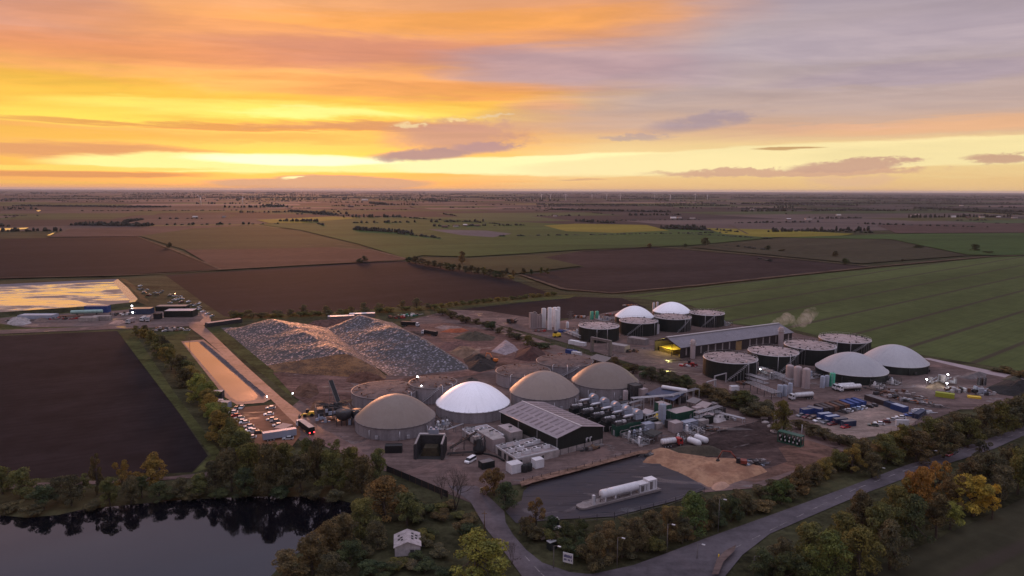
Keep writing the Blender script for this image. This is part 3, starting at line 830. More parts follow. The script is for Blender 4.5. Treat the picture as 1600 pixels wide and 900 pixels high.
# shrubby bank between the two halves of the site
items = []
r_ = random.Random(5)
for i in range(44):
    t = i/43
    pts = [(692,491),(760,512),(832,541),(905,560),(985,582),(1060,605),(1120,626),(1165,640),(1196,652)]
    q = t*(len(pts)-1); k = min(int(q), len(pts)-2); q -= k
    px = pts[k][0]+(pts[k+1][0]-pts[k][0])*q; pb = pts[k][1]+(pts[k+1][1]-pts[k][1])*q
    if 858 < px < 962: continue
    big = 12+t*16
    items.append((px+r_.uniform(-3,3), pb+r_.uniform(-1,3), pb-big*r_.uniform(.7,1.15), big*r_.uniform(1.3,1.9), r_.choice(['dull','dull','brown','dark','olive']), S if r_.random() < .7 else B))
trees(items, 'on the bank between the yards', 'shrubs on the bank dividing the two yards')
# belt left of the long pond
items = []
pts = [(214,520),(232,534),(252,552),(275,580),(300,612),(325,648),(350,690),(372,716)]
for i in range(34):
    t = i/33; q = t*(len(pts)-1); k = min(int(q), len(pts)-2); q -= k
    px = pts[k][0]+(pts[k+1][0]-pts[k][0])*q; pb = pts[k][1]+(pts[k+1][1]-pts[k][1])*q
    s = 15+t*34
    items.append((px+r_.uniform(-6,12), pb+r_.uniform(-3,5), pb-s*r_.uniform(.8,1.15), s*r_.uniform(.95,1.3), r_.choice(['dull','olive','olive','dull','gold']) if t < .55 else r_.choice(['olive','gold','lime','lime','dull']), B))
trees(items, 'in the belt beside the long pond', 'trees in the belt beside the long pond')
# line along the far dark field
trees([(364,496,484,20,'pale',B),(388,495,483,22,'pale',B),(408,495,486,18,'pale',S),(432,494,484,22,'pale',B),(454,494,483,20,'pale',B),(474,493,475,20,'pale',B),(492,492,483,18,'pale',S),(510,492,477,20,'pale',B),(534,490,480,18,'pale',S),(548,490,478,16,'pale',B),(568,488,471,20,'pale',B),(592,486,473,22,'pale',B),(608,486,477,16,'pale',S),(628,484,468,20,'pale',B),(651,483,465,21,'pale',B),(672,482,472,18,'pale',S)],
      'in the line behind the silage clamps', 'trees behind the silage clamps')
fill([(360,497),(420,496),(480,494),(540,492),(600,488),(690,483)], 20, 9, 18, 'in the hedge behind the clamps', 'hedge behind the silage clamps', ('pale','gold','olive'), 1)
items = []
for i in range(16):
    t = i/15; px = 640+t*145; pb = 411+t*24
    items.append((px, pb+r_.uniform(-1,1), pb-9-r_.uniform(0,5), 15*r_.uniform(.9,1.3), r_.choice(['dull','dull','brown','olive','dark']), B))
trees(items, 'of the long hedge in the fields', 'trees of the long hedge in the fields')
plant(W(722,412), 16*mpp(W(722,412)), zat(W(722,412),722,392), 'rust', B, 'lone rusty brown tree standing behind the long field hedge')
trees([(792,430,418,12,'dull',B),(802,432,421,10,'rust',B),(819,428,418,14,'dull',B),(830,430,420,10,'dark',B),(846,428,417,9,'olive',B),(855,428,418,10,'olive',B),(798,436,428,14,'gold',S)], 'by the small green parcel', 'trees by the small green parcel')
items = [(690+i*11.0, 480-i*1.15, 472-i*1.1+r_.uniform(-1,1), 15, r_.choice(['gold','olive']), S) for i in range(17)]
trees(items, 'in the hedge above the grass strip', 'hedge shrubs above the grass strip')
trees([(1000,448,436,0,'olive',B)][:0], '', '')
trees([(1015,387,380,12,'rust',B),(1070,386,380,10,'dark',B),(1102,384,370,16,'dull',B),(1200,391,383,14,'dark',B),(1222,393,388,14,'dull',S),(1305,402,391,12,'dull',B),(1320,413,403,20,'dark',B),(1410,409,404,8,'dull',B),(1435,388,382,18,'dark',B),(1523,392,381,20,'dark',B),(1543,396,391,18,'dark',S),(570,409,399,14,'dull',B),(265,388,378,14,'dull',B),(560,411,402,12,'dull',S)],
      'out in the open fields', 'scattered trees in the open fields')
trees([(1574,584,572,30,'rust',S),(1592,590,577,36,'rust',S),(1612,594,578,36,'dull',S),(1560,582,574,22,'dull',S)], 'at the edge of the green field', 'shrubs at the edge of the green field')
print('trees', NTREE[0])

# far hedges and woods that read as one mass
def blob_line(b, p, q, h, w, r, gap=.15):
    L = (q-p).length; n = max(2, int(L/(w*.8)))
    for i in range(n):
        if r.random() < gap: continue
        t = (i+r.random())/n; c = p.lerp(q, t); hh = h*r.uniform(.35, 1.3); ww = w*r.uniform(.5, 1.0)
        k = len(b.v); seg = 6
        for zz, rr in ((-.1,.8),(.45,1.0),(.85,.6)):
            for j in range(seg):
                a = 6.283*j/seg+r.uniform(-.3,.3); rj = rr*ww*.5*r.uniform(.7,1.2)
                b.v.append((c.x+rj*math.cos(a), c.y+rj*math.sin(a), hh*zz*r.uniform(.9,1.1)+.3))
        b.v.append((c.x+r.uniform(-.2,.2)*ww, c.y, hh+.3))
        for l in range(2):
            for j in range(seg):
                o = (j+1) % seg; b.face((k+l*seg+j, k+l*seg+o, k+(l+1)*seg+o, k+(l+1)*seg+j))
        for j in range(seg): b.face((k+2*seg+j, k+2*seg+(j+1) % seg, k+3*seg))
FARLEAF = mat('far_leaves', (.040,.038,.028), .9, var=.4, scale=.05, coords='World')
r = random.Random(77); b = MB()
for p, q in HEDGE_LINES:
    if r.random() < .95:
        a, c = r.uniform(0,.5), r.uniform(.5,1); d = p.y/1000
        blob_line(b, p.lerp(q,a), p.lerp(q,c), r.choice([3,5,7,10])*(1+d/14), 9+d*1.6, r, r.uniform(.05,.5))
stuff(b.build('distant_hedgerows', FARLEAF), 'dark hedgerows and tree lines scattered over the far flat fields', 'hedgerow')
b = MB()
for (x0, y0, x1, y1, h, dep, n) in ((115,352,230,354,9,60,5),(500,336,640,340,6,20,1),(550,360,640,366,9,30,3),(625,366,690,373,6,10,1),(640,341,790,351,5,8,1),(440,346,500,347,8,15,2),(1035,358,1105,360,11,60,4),(1440,326,1600,332,10,120,5),(1500,330,1600,336,9,100,4),(1160,326,1400,330,8,80,4),(1340,350,1550,356,5,12,1),(1195,359,1370,364,6,12,1),(860,328,1050,332,9,70,4),(1130,384,1190,391,4,10,1),(410,322,440,323,12,60,3),(660,313,700,315,12,90,3),(575,318,600,320,13,90,3),(1310,321,1340,322,14,120,3),(900,346,960,349,8,30,2),(1180,404,1200,409,3,6,1),(0,312,300,310,10,140,5),(320,309,640,310,11,160,4),(700,309,1100,311,12,170,4),(1150,310,1600,312,14,120,8),(1200,318,1600,320,10,90,6),(840,320,1140,322,9,100,4),(20,322,260,324,8,80,4),(450,330,520,336,8,30,3),(1076,366,1215,374,3,8,1)):
    p, q = W(x0,y0), W(x1,y1)
    for k in range(n):
        o = Vector((r.uniform(-10,10), dep*k/max(1,n), 0)); blob_line(b, p+o, q+o, h, 9+p.y/700, r, .12)
stuff(b.build('distant_woods', FARLEAF), 'dark copses and field hedges far out on the plain', 'wood')
# ------------------------------------------------------------------ materials of the works
M = {}
M['beige']   = mat('beige_membrane', (.205,.162,.140), .55, var=.05, scale=.08, col2=(.180,.140,.120), seams=30)
M['white_m'] = mat('white_membrane', (.80,.80,.85), .42, var=.05, scale=.1, seams=26)
M['pale_m']  = mat('pale_grey_membrane', (.34,.335,.36), .5, var=.07, scale=.1, seams=28)
M['grey_w']  = mat('grey_concrete_wall', (.265,.24,.25), .8, var=.25, scale=.25, stretch=(1.6,1.6,.12))
M['dark_w']  = mat('dark_green_cladding', (.015,.019,.018), .55, var=.25, scale=.3, stretch=(1.6,1.6,.1))
M['rim']     = mat('galvanised_steel', (.42,.41,.43), .45, metal=.3, var=.15, scale=1)
M['rim_b']   = mat('weathered_rim', (.16,.14,.14), .6, var=.2, scale=1)
M['roof_t']  = mat('tank_roof_deck', (.17,.125,.12), .75, var=.5, scale=.45, col2=(.36,.29,.285), bump=.6, bscale=1.2, contrast=.16)
M['roof_b']  = mat('tank_roof_brown', (.125,.085,.078), .85, var=.55, scale=.35, col2=(.055,.040,.040), bump=.8, bscale=1.0, contrast=.16)
M['white']   = mat('white_paint', (.58,.57,.59), .45, var=.16, scale=.4, stretch=(1,1,.3))
M['offw']    = mat('off_white_panel', (.33,.29,.28), .65, var=.3, scale=.5)
M['pink_grey'] = mat('pinkish_grey_cladding', (.32,.26,.26), .55, var=.12, scale=.3, stretch=(1,1,.2))
M['bluegrey'] = mat('blue_grey_paint', (.27,.295,.36), .45, var=.12, scale=.4)
M['black']   = mat('black_rubber', (.018,.017,.018), .7, var=.3, scale=2)
M['dark']    = mat('dark_steel', (.045,.043,.046), .55, var=.35, scale=1.2)
M['steel']   = mat('stainless_steel', (.45,.45,.48), .32, metal=.75, var=.12, scale=1)
M['green']   = mat('dark_green_paint', (.020,.070,.048), .5, var=.2, scale=.5)
M['bgreen']  = mat('bright_green_grp', (.035,.26,.16), .45, var=.15, scale=.5)
M['blue']    = mat('blue_paint', (.030,.060,.20), .5, var=.25, scale=.5)
M['dblue']   = mat('dull_blue_paint', (.030,.042,.085), .55, var=.25, scale=.5)
M['red']     = mat('red_paint', (.32,.03,.028), .45, var=.2, scale=.6)
M['orange']  = mat('orange_paint', (.50,.14,.03), .5, var=.2, scale=.6)
M['yellow']  = mat('yellow_paint', (.62,.42,.04), .5, var=.2, scale=.6)
M['ygreen']  = mat('yellow_green_paint', (.30,.33,.04), .55, var=.15, scale=.6)
M['rust']    = mat('rusty_steel', (.14,.068,.045), .8, var=.45, scale=.8)
M['roofm']   = mat('barn_roof_sheet', (.155,.140,.158), .5, metal=.15, var=.14, scale=.12, stretch=(1,1,1))
M['roofs']   = mat('shed_roof_sheet', (.27,.225,.24), .55, metal=.1, var=.14, scale=.3)
M['skyl']    = mat('rooflight_sheet', (.15,.125,.14), .45, var=.2, scale=.6)
M['glass']   = mat('dark_glass', (.02,.022,.028), .12, var=.1, scale=1)
M['conc']    = mat('concrete', (.26,.225,.22), .85, var=.25, scale=.6)
M['timber']  = mat('timber', (.16,.10,.065), .8, var=.35, scale=1)
M['lamp']    = mat('lit_lamp', (.9,.9,.9), .4, emit=(.92,.95,1.0), estr=26)
M['rearlamp'] = mat('lit_rear_lamp', (.6,.02,.02), .4, emit=(1.0,.05,.06), estr=5)

def rib_bands(name, col, ang_scale=60):
    return None

def tank_geom(xl, xr, yb, yt, xc=None):
    """ground centre, radius, wall height from the silhouette (left, right, front foot, front rim)"""
    xc = (xl+xr)/2 if xc is None else xc
    P = W(xc, yb); d = Vector((P.x, P.y, 0)).normalized()
    r = (xr-xl)/2*mpp(P)
    for _ in range(4):
        C = P+d*r; r = (xr-xl)/2*mpp(C)
    C = P+d*r
    h = zat(P, xc, yt)
    return C, r, h

def railing(b, r, z, h=1.1, n=24, t=.045, a0=0, a1=6.2832):
    pts = [(r*math.cos(a0+(a1-a0)*k/n), r*math.sin(a0+(a1-a0)*k/n)) for k in range(n+1)]
    for k in range(n):
        p, q = pts[k], pts[k+1]
        b.tube((p[0],p[1],z+h), (q[0],q[1],z+h), t, 4)
        b.tube((p[0],p[1],z), (p[0],p[1],z+h), t, 4)

def wall_part(root, r, h, m, panels=26, rim=None, seams=True):
    b = MB(); b.lathe([(r,0),(r,h)], 64, closed_top=False)
    if seams:
        for k in range(panels):
            a = 6.2832*k/panels
            b.box((r+.03)*math.cos(a), (r+.03)*math.sin(a), 0, .10, .22, h-.02, a)
    b.build('wall', m, root)
    b = MB(); b.lathe([(r+.02,h-.25),(r+.28,h-.22),(r+.28,h+.08),(r-.2,h+.08)], 64, closed_top=False)
    b.build('rim', rim or M['rim'], root)

def stair(root, r, h, a0, span, m):
    """a spiral stair climbing the tank wall, with handrail"""
    b = MB(); n = 14
    for k in range(n):
        a = a0+span*k/n; z = h*(k+.5)/n
        b.box((r+.75)*math.cos(a), (r+.75)*math.sin(a), z, 1.0, r*span/n*1.05, .09, a)
    for rr in (.3, 1.25):
        b.path([((r+rr)*math.cos(a0+span*k/n), (r+rr)*math.sin(a0+span*k/n), h*k/n+1.2) for k in range(n+1)], .06, 4)
    for k in range(0, n+1, 2):
        a = a0+span*k/n
        b.tube(((r+1.25)*math.cos(a), (r+1.25)*math.sin(a), 0), ((r+1.25)*math.cos(a), (r+1.25)*math.sin(a), h*k/n+1.2), .05, 4)
    b.build('stair', m, root)

TANKS = {}
def dome_tank(xl, xr, yb, yt, ya, label, skin, wallm, rimm, group, seed=1, name='domed_tank', shoulder=2.0):
    C, r, h = tank_geom(xl, xr, yb, yt)
    ap = zat(C, (xl+xr)/2, ya)
    root = thing(name, label, 'tank', C, 0, group)
    wall_part(root, r, h, wallm, 22, rimm)
    D = ap-h; prof = []
    for k in range(15):
        t = (k/14)**.8
        rr = (r+.05)*(1-t) if k < 14 else .3
        prof.append((rr, h+.02+D*(1-(1-t)**1.95)))
    b = MB(); b.lathe(prof, 72); b.build('membrane_dome', skin, root)
    rr_ = random.Random(seed)
    q = angle(C, Vector((0,0,0)))+rr_.uniform(-.9,.9); pm = M['dark'] if wallm is M['dark_w'] else M['rim']
    for k in range(3):
        b = MB(); a = q+k*.75; x, y = (r+.55)*math.cos(a), (r+.55)*math.sin(a)
        b.path([(x,y,0),(x,y,h*.75),((r-.1)*math.cos(a),(r-.1)*math.sin(a),h*.75)], .16, 8); b.build('pipe', pm, root)
        MB().box((r+.5)*math.cos(a+.2), (r+.5)*math.sin(a+.2), .8, .7, 1.2, 1.3, a+.2).build('valve_box', pm, root)
    b = MB()
    for k in range(40):
        a = 6.2832*k/40; b.box((r+.1)*math.cos(a), (r+.1)*math.sin(a), h+.08, .35, .5, .12, a)
    b.build('clamp_ring', rimm, root)
    TANKS[label] = (C, r, h)
    return root, C, r, h

def flat_tank(xl, xr, yb, yt, label, roofm, wallm, group, seed=1, stairs=True, lamps=0, rail=True, name='storage_tank', xc=None):
    C, r, h = tank_geom(xl, xr, yb, yt, xc)
    root = thing(name, label, 'tank', C, 0, group)
    wall_part(root, r, h, wallm, 30, M['rim'] if wallm is M['dark_w'] else M['rim_b'])
    b = MB(); b.lathe([(r-.05,h-.06),(r*.66,h+.35),(r*.33,h+.6),(.4,h+.7)], 48); b.build('roof', roofm, root)
    rr = random.Random(seed)
    # hatches, mixers and vents on the roof
    b = MB()
    for k in range(22):
        a = rr.uniform(0,6.283); q = r*math.sqrt(rr.uniform(.02,.9))
        x, y = q*math.cos(a), q*math.sin(a)
        if rr.random() < .6: b.box(x, y, h+.1, rr.uniform(.4,1.2), rr.uniform(.4,.9), rr.uniform(.3,.8), a)
        else: b.cyl(x, y, h+.1, rr.uniform(.15,.32), rr.uniform(.5,1.1), 8)
    for k in range(8):
        a = 6.283*k/8+.2; b.box(.5*r*math.cos(a), .5*r*math.sin(a), h+.25, r*.85, .25, .2, a)
    b.build('roof_fittings', M['dark'] if wallm is M['dark_w'] else M['rust'], root)
    if rail:
        b = MB(); railing(b, r-.1, h+.05, 1.15, 26, .05); b.build('guard_rail', M['rim'], root)
    face = angle(C, Vector((0,0,0)))
    if stairs: stair(root, r, h, face+rr.uniform(-.9,.5), .75, M['rim'] if rr.random() < .7 else M['dark'])
    b = MB(); a = face+rr.uniform(-1.2,1.2)
    for k in range(2):
        a += .5; x, y = (r+.4)*math.cos(a), (r+.4)*math.sin(a)
        b.tube((x,y,0), (x,y,h+.9), .17, 8); b.tube((x,y,h+.9), ((r-1.5)*math.cos(a),(r-1.5)*math.sin(a),h+.9), .17, 8)
    b.build('pipe', M['rim'], root)
    TANKS[label] = (C, r, h)
    return root, C, r, h

g1 = 'tanks of the near yard'
D1 = dome_tank(557,680,689,670,617, 'beige domed tank with grey wall nearest the lake wood, left of the white dome', M['beige'], M['grey_w'], M['rim_b'], 'domed tanks of the near yard', 1)
D2 = dome_tank(682,796.5,662.5,645.5,597.5, 'bright white domed tank on a grey wall beside the green shed', M['white_m'], M['grey_w'], M['rim'], 'domed tanks of the near yard', 2)
D3 = dome_tank(796.5,904,643,625.5,580.5, 'beige domed tank directly behind the dark green shed roof', M['beige'], M['grey_w'], M['rim_b'], 'domed tanks of the near yard', 3)
D4 = dome_tank(893,996,626,608,567, 'beige domed tank behind the engine rows, rightmost in the near yard', M['beige'], M['grey_w'], M['rim_b'], 'domed tanks of the near yard', 4)
G1 = flat_tank(551,652,643,623, 'low grey tank with brown cluttered roof behind the leftmost beige dome', M['roof_b'], M['grey_w'], 'flat topped tanks of the near yard', 5, False, rail=False)
G2 = flat_tank(640,714,632,607, 'low grey tank with brown roof just behind the white dome, floodlit', M['roof_b'], M['grey_w'], 'flat topped tanks of the near yard', 6, True, rail=False)
G3 = flat_tank(775,860,609,590, 'low grey tank with brown roof behind the middle beige dome', M['roof_b'], M['grey_w'], 'flat topped tanks of the near yard', 7, False, rail=False)
G4 = flat_tank(838,926,592,574, 'low grey tank with brown roof and lamp, left behind the rightmost beige dome', M['roof_b'], M['grey_w'], 'flat topped tanks of the near yard', 8, True, rail=False)
T1 = flat_tank(904,966.5,536,514.5, 'dark tank beside the green columns, leftmost of the far row', M['roof_t'], M['dark_w'], 'dark tanks in the far row', 11)
T2 = flat_tank(967.5,1026,526,506, 'dark tank in front of the left white dome of the far row', M['roof_t'], M['dark_w'], 'dark tanks in the far row', 12)
T3 = flat_tank(1021.5,1078.5,519.5,499.5, 'dark tank in front of the right white dome of the far row', M['roof_t'], M['dark_w'], 'dark tanks in the far row', 13)
T4 = flat_tank(1077,1130,512,493, 'dark tank with two roof lamps at the right end of the far row', M['roof_t'], M['dark_w'], 'dark tanks in the far row', 14)
W1 = dome_tank(961,1021,512.5,499,478, 'white domed tank behind the dark far row, left of two', M['white_m'], M['dark_w'], M['rim'], 'white domed tanks of the far row', 15)
W2 = dome_tank(1020,1079,505,491,472, 'white domed tank behind the dark far row, right of two', M['white_m'], M['dark_w'], M['rim'], 'white domed tanks of the far row', 16)
B1 = flat_tank(1099,1180,596,568, 'dark tank nearest the dividing bank, in front of the long barn', M['roof_t'], M['dark_w'], 'dark tanks in front of the long barn', 21)
B2 = flat_tank(1169,1243.5,583,556.5, 'dark tank in front of the long barn, second from the left', M['roof_t'], M['dark_w'], 'dark tanks in front of the long barn', 22)
B3 = flat_tank(1226,1301,571.5,546.5, 'dark tank at the right end of the long barn', M['roof_t'], M['dark_w'], 'dark tanks in front of the long barn', 23)
B4 = flat_tank(1281,1355.5,553,536, 'dark tank behind the pale domes at the edge of the green field', M['roof_t'], M['dark_w'], 'dark tanks in front of the long barn', 24)
K1 = dome_tank(1277,1380,601,587,551, 'pale grey domed tank with dark wall behind the white tankers', M['pale_m'], M['dark_w'], M['rim'], 'pale domed tanks', 25)
K2 = dome_tank(1348.5,1443,585.5,573,539, 'pale grey domed tank with dark wall, nearest the green field road', M['pale_m'], M['dark_w'], M['rim'], 'pale domed tanks', 26)

# vertical silos and columns
def silo(px, pb, pt, wp, m, label, cat='silo', group=None, ladder=True, dome=.35, name='silo', legs=False):
    P = W(px, pb); h = zat(P, px, pt); r = wp/2*mpp(P)
    P = P+Vector((P.x,P.y,0)).normalized()*r
    root = thing(name, label, cat, P, 0, group)
    b = MB(); b.lathe([(r,0.6 if legs else 0),(r,h-r*dome),(r*.86,h-r*dome*.45),(r*.5,h-r*dome*.1),(.05,h)], 24)
    for k in range(1, 4): b.lathe([(r+.01,h*k/4-.08),(r+.06,h*k/4-.06),(r+.06,h*k/4+.06),(r+.01,h*k/4+.08)], 24, closed_top=False)
    b.build('shell', m, root)
    f = angle(P, Vector((0,0,0)))
    if ladder:
        b = MB()
        for s in (-.22, .22): b.tube(((r+.2)*math.cos(f)-s*math.sin(f), (r+.2)*math.sin(f)+s*math.cos(f), 0), ((r+.2)*math.cos(f)-s*math.sin(f), (r+.2)*math.sin(f)+s*math.cos(f), h), .04, 4)
        for k in range(int(h/.6)): b.box((r+.2)*math.cos(f), (r+.2)*math.sin(f), .3+k*.6, .05, .44, .05, f)
        b.build('ladder', M['rim'], root)
    b = MB(); b.cyl(0, 0, 0, r*1.12, .3, 20)
    b.tube((r*.3,0,h-.2), (r*.3,0,h+.7), .09, 6); b.build('base', M['conc'], root)
    return root
for i, (px, pb, pt, wp) in enumerate(((849.5,513,482,7.5),(859,516,481,7.5),(866.5,512,480.5,7),(869.5,517,484,6.5),(872,514,480,6))):
    silo(px, pb, pt, wp, M['white'], f'tall slim white silo, {ORD[i]} from the left beside the brown field', 'silo', 'tall white silos', name='white_silo', dome=.25)
silo(886.5,513,503,4.5, M['white'], 'short white tank standing between white silos and dark tank', 'silo')
for i, (px, pb, pt) in enumerate(((924.5,500,487),(932.5,499,486.5))):
    silo(px, pb, pt, 5.6, M['bgreen'], f'bright green vertical column behind the dark far row, {("left","right")[i]} one', 'column', 'green columns', name='green_column', dome=.1)
for i, (px, pb, pt) in enumerate(((1233,601,571),(1245.5,605,573),(1258.5,608,576))):
    silo(px, pb, pt, 12, M['pink_grey'], f'tall pinkish grey silo among the pipework, {ORD[i]} from the left', 'silo', 'pinkish grey silos', name='grey_silo', dome=.5)
for i, (px, pb, pt, wp, hi) in enumerate(((1218,621,602,8.5,0),(1226,620,602,7,0),(1234,618,599,7,0),(1284.5,607,588,7,0),(1291.5,605,587,7,0))):
    silo(px, pb, pt, wp, M['bluegrey'], ('pale blue-grey upright tank in front of the grey silos, '+ORD[i]+' from left') if i < 3 else ('pale blue-grey upright tank left of the green one, '+('left' if i == 3 else 'right')+' of the pair'), 'tank', 'blue-grey upright tanks', name='upright_tank', dome=.2)
silo(1299.5,605,583.5,8.5, M['bgreen'], 'bright green upright tank beside the white tankers', 'tank', name='upright_tank', dome=.15)
silo(1034,664,632,12, M['bluegrey'], 'tall pale grey silo standing against the small green shed', 'silo', dome=.3)
silo(977,629,611,8, M['pink_grey'], 'short grey drum silo in front of the rightmost beige dome', 'silo', dome=.2)
silo(1137,561,529,7.5, M['pink_grey'].copy() if False else M['pink_grey'], 'slim grey flue column standing at the front corner of the long barn', 'column') if False else None
for i, (px, pb, pt) in enumerate(((1529.5,603,590),(1537,603,590))):
    silo(px, pb, pt, 6.5, M['dark'], f'dark upright tank beside the black heap, {("left","right")[i]} of the pair', 'tank', 'dark upright tanks', name='upright_tank', dome=.2)
for i, (px, pb, pt) in enumerate(((1026.5,489,472),(1021,489,473),(1005.5,487,471.5))):
    silo(px, pb, pt, 3.6, M['rim'], f'small grey cylinder behind the left white dome, {ORD[2-i]} from the left', 'tank', 'small grey cylinders', name='upright_tank', dome=.2) if i < 2 else None

# tall boxes beside the white silos
for i, (a, pb, pt, wp, dp) in enumerate(((833,514,490,11,9),(843,513,493,9,8))):
    P = W(a, pb); h = zat(P, a, pt); w = wp*mpp(P)
    t = thing('grey_tower', f'square {("taller","shorter")[i]} grey clad tower left of the tall white silos', 'tower', P+Vector((0,w*.5,0)), R(14), 'grey clad towers')
    MB().box(0,0,0,w,w*.8,h).build('cladding', M['pink_grey'], t)
    b = MB().box(0,0,h,w*1.03,w*.83,.25); b.box(w*.2,0,h+.25,w*.3,w*.3,.8); b.build('roof', M['rim_b'], t)
    b = MB()
    for k in range(3): b.box(-w*.3+k*w*.3, -w*.41, 1+k*.0, .15, .12, h-1.5)
    b.build('corner_trim', M['dark'], t)
# ------------------------------------------------------------------ sheds and barns
def rect_from(A, C, B):
    """corner A, unit length axis towards C, unit width axis towards B, and both sizes"""
    u = Vector((C.x-A.x, C.y-A.y, 0)); L = u.length; u.normalize()
    v = Vector((-u.y, u.x, 0)); wv = (B-A).dot(v)
    if wv < 0: v = -v; wv = -wv
    return u, v, L, wv

# dark green shed with pale roof -------------------------------------------------
A, Bq, Cq = W(871,713), W(946,696), W(782,669)
u, v, L, w = rect_from(A, Cq, Bq)
he = zat(A, 871, 684); hr = he+2.3
root = thing('green_shed', 'dark green clad shed with pale grey pitched roof beside the white dome', 'shed', A, angle(A, Cq))
sgn = 1 if (u.x*v.y-u.y*v.x) > 0 else -1
def P3(a, b, z): return (a, b*sgn, z)
mb = MB(); hb = 2.4
def wallbox(mb, a0, b0, a1, b1, z0, z1):
    pts = [P3(a0,b0,0)[:2], P3(a1,b0,0)[:2], P3(a1,b1,0)[:2], P3(a0,b1,0)[:2]]
    if sgn < 0: pts.reverse()
    mb.prism(pts, z0, z1)
def quadwall(mb, pts, t=.0): mb.poly(pts if sgn > 0 else pts[::-1])
# cladding: two long walls, two gables as pentagons
wallbox(mb, 0, 0, L, .25, hb, he); wallbox(mb, 0, w-.25, L, w, 0, he)
for a in (0, L-.25):
    i = len(mb.v)
    ring = [P3(a, .26, hb if a == 0 else 0), P3(a, w-.26, hb if a == 0 else 0), P3(a, w-.26, he), P3(a, w/2, hr-.1), P3(a, .26, he)]
    ring2 = [(p[0]+.25, p[1], p[2]) for p in ring]
    mb.v += ring+ring2; mb.face([i+k for k in (4,3,2,1,0)]); mb.face([i+5+k for k in range(5)])
    for k in range(5): mb.face((i+k, i+(k+1) % 5, i+5+(k+1) % 5, i+5+k))
mb.build('cladding', M['dark_w'], root)
b = MB(); wallbox(b, .05, .1, L-.05, .3, 0, hb-.01); wallbox(b, .0, .1, .28, w-.1, 0, hb-.01); b.build('base_wall', M['offw'], root)
b = MB()
for k in range(6): wallbox(b, -.06, 1.2+k*(w-2.8)/5, .04, 1.45+k*(w-2.8)/5, 0, hb)
b.build('base_pier', M['dark'], root)
b = MB(); o_ = .5
for s0, s1 in ((-o_, w/2), (w/2, w+o_)):
    z0 = he-.05 if s0 < 0 else hr; z1 = hr if s0 < 0 else he-.05
    lo = [P3(-o_,s0,z0), P3(L+o_,s0,z0), P3(L+o_,s1,z1), P3(-o_,s1,z1)]
    if sgn < 0: lo.reverse()
    b.hexa(lo, [(p[0],p[1],p[2]+.14) for p in lo])
    n = 46
    for k in range(n):
        a = -o_+(L+2*o_)*(k+.5)/n
        q = [P3(a-.06,s0,z0+.145), P3(a+.06,s0,z0+.145), P3(a+.06,s1,z1+.145), P3(a-.06,s1,z1+.145)]
        if sgn < 0: q.reverse()
        b.hexa(q, [(p[0],p[1],p[2]+.05) for p in q])
rf = b.build('roof', M['roofs'], root)
for side in (0, 1):
    for k in range(11):
        a = 1.8+k*(L-3.6)/10.6
        for (f0, f1) in ((.12, .44), (.54, .88)):
            if side == 0:
                y0, y1 = -o_+(w/2+o_)*f0, -o_+(w/2+o_)*f1; za, zb = he+(hr-he)*f0, he+(hr-he)*f1
            else:
                y0, y1 = w+o_-(w/2+o_)*f0, w+o_-(w/2+o_)*f1; za, zb = he+(hr-he)*f0, he+(hr-he)*f1
            q = [P3(a,y0,za+.18), P3(a+1.0,y0,za+.18), P3(a+1.0,y1,zb+.18), P3(a,y1,zb+.18)]
            if (sgn < 0) != (side == 1): q.reverse()
            MB().hexa(q, [(p[0],p[1],p[2]+.06) for p in q]).build('rooflight', M['skyl'], rf)
b = MB(); q = w/2
wallbox(b, -o_, q-.35, L+o_, q+.35, hr+.12, hr+.32); b.build('ridge_cap', M['rim'], rf)
b = MB(); b.tube(P3(-o_,-o_-.05,he-.05), P3(L+o_,-o_-.05,he-.05), .14, 6)
for a in (.2, L*.33, L*.66, L-.2): b.tube(P3(a,-.15,0), P3(a,-.15,he), .09, 6)
b.build('gutter', M['rim'], root)
b = MB()
for k in range(2):
    y = w*.62+k*1.8
    b.tube(P3(-.15,y,hb+.2), P3(-.15,y,hb+1.9), .3, 8); b.tube(P3(-.15,y,hb+1.9), P3(-.15,y+.8,hb+1.9), .3, 8)
b.build('extract_duct', M['rim'], root)

# long barn, open gable lit yellow inside ------------------------------------------
A, Cq, Bq = W(1063,560.5), W(1237,535), W(1004,551)
u, v, L, w = rect_from(A, Cq, Bq)
he = zat(A, 1063, 543.5); hr = zat((A+A+v*w)/2, 1033.5, 527.5)
sgn = 1 if (u.x*v.y-u.y*v.x) > 0 else -1
root = thing('long_barn', 'long brown barn with grey roof, open gable end lit yellow inside', 'barn', A, angle(A, Cq))
b = MB(); wallbox(b, 0, 0, L, .3, 0, he); wallbox(b, 0, w-.3, L, w, 0, he)
ring = [P3(L-.3,.31,0), P3(L-.3,w-.31,0), P3(L-.3,w-.31,he), P3(L-.3,w/2,hr-.15), P3(L-.3,.31,he)]
i = len(b.v); b.v += ring+[(p[0]+.3,p[1],p[2]) for p in ring]
b.face([i+k for k in (4,3,2,1,0)]); b.face([i+5+k for k in range(5)])
for k in range(5): b.face((i+k, i+(k+1) % 5, i+5+(k+1) % 5, i+5+k))
M['barn_w'] = mat('brown_cladding', (.050,.040,.042), .6, var=.2, scale=.3, stretch=(1.5,1.5,.1))
b.build('wall', M['barn_w'], root)
b = MB(); o_ = .8
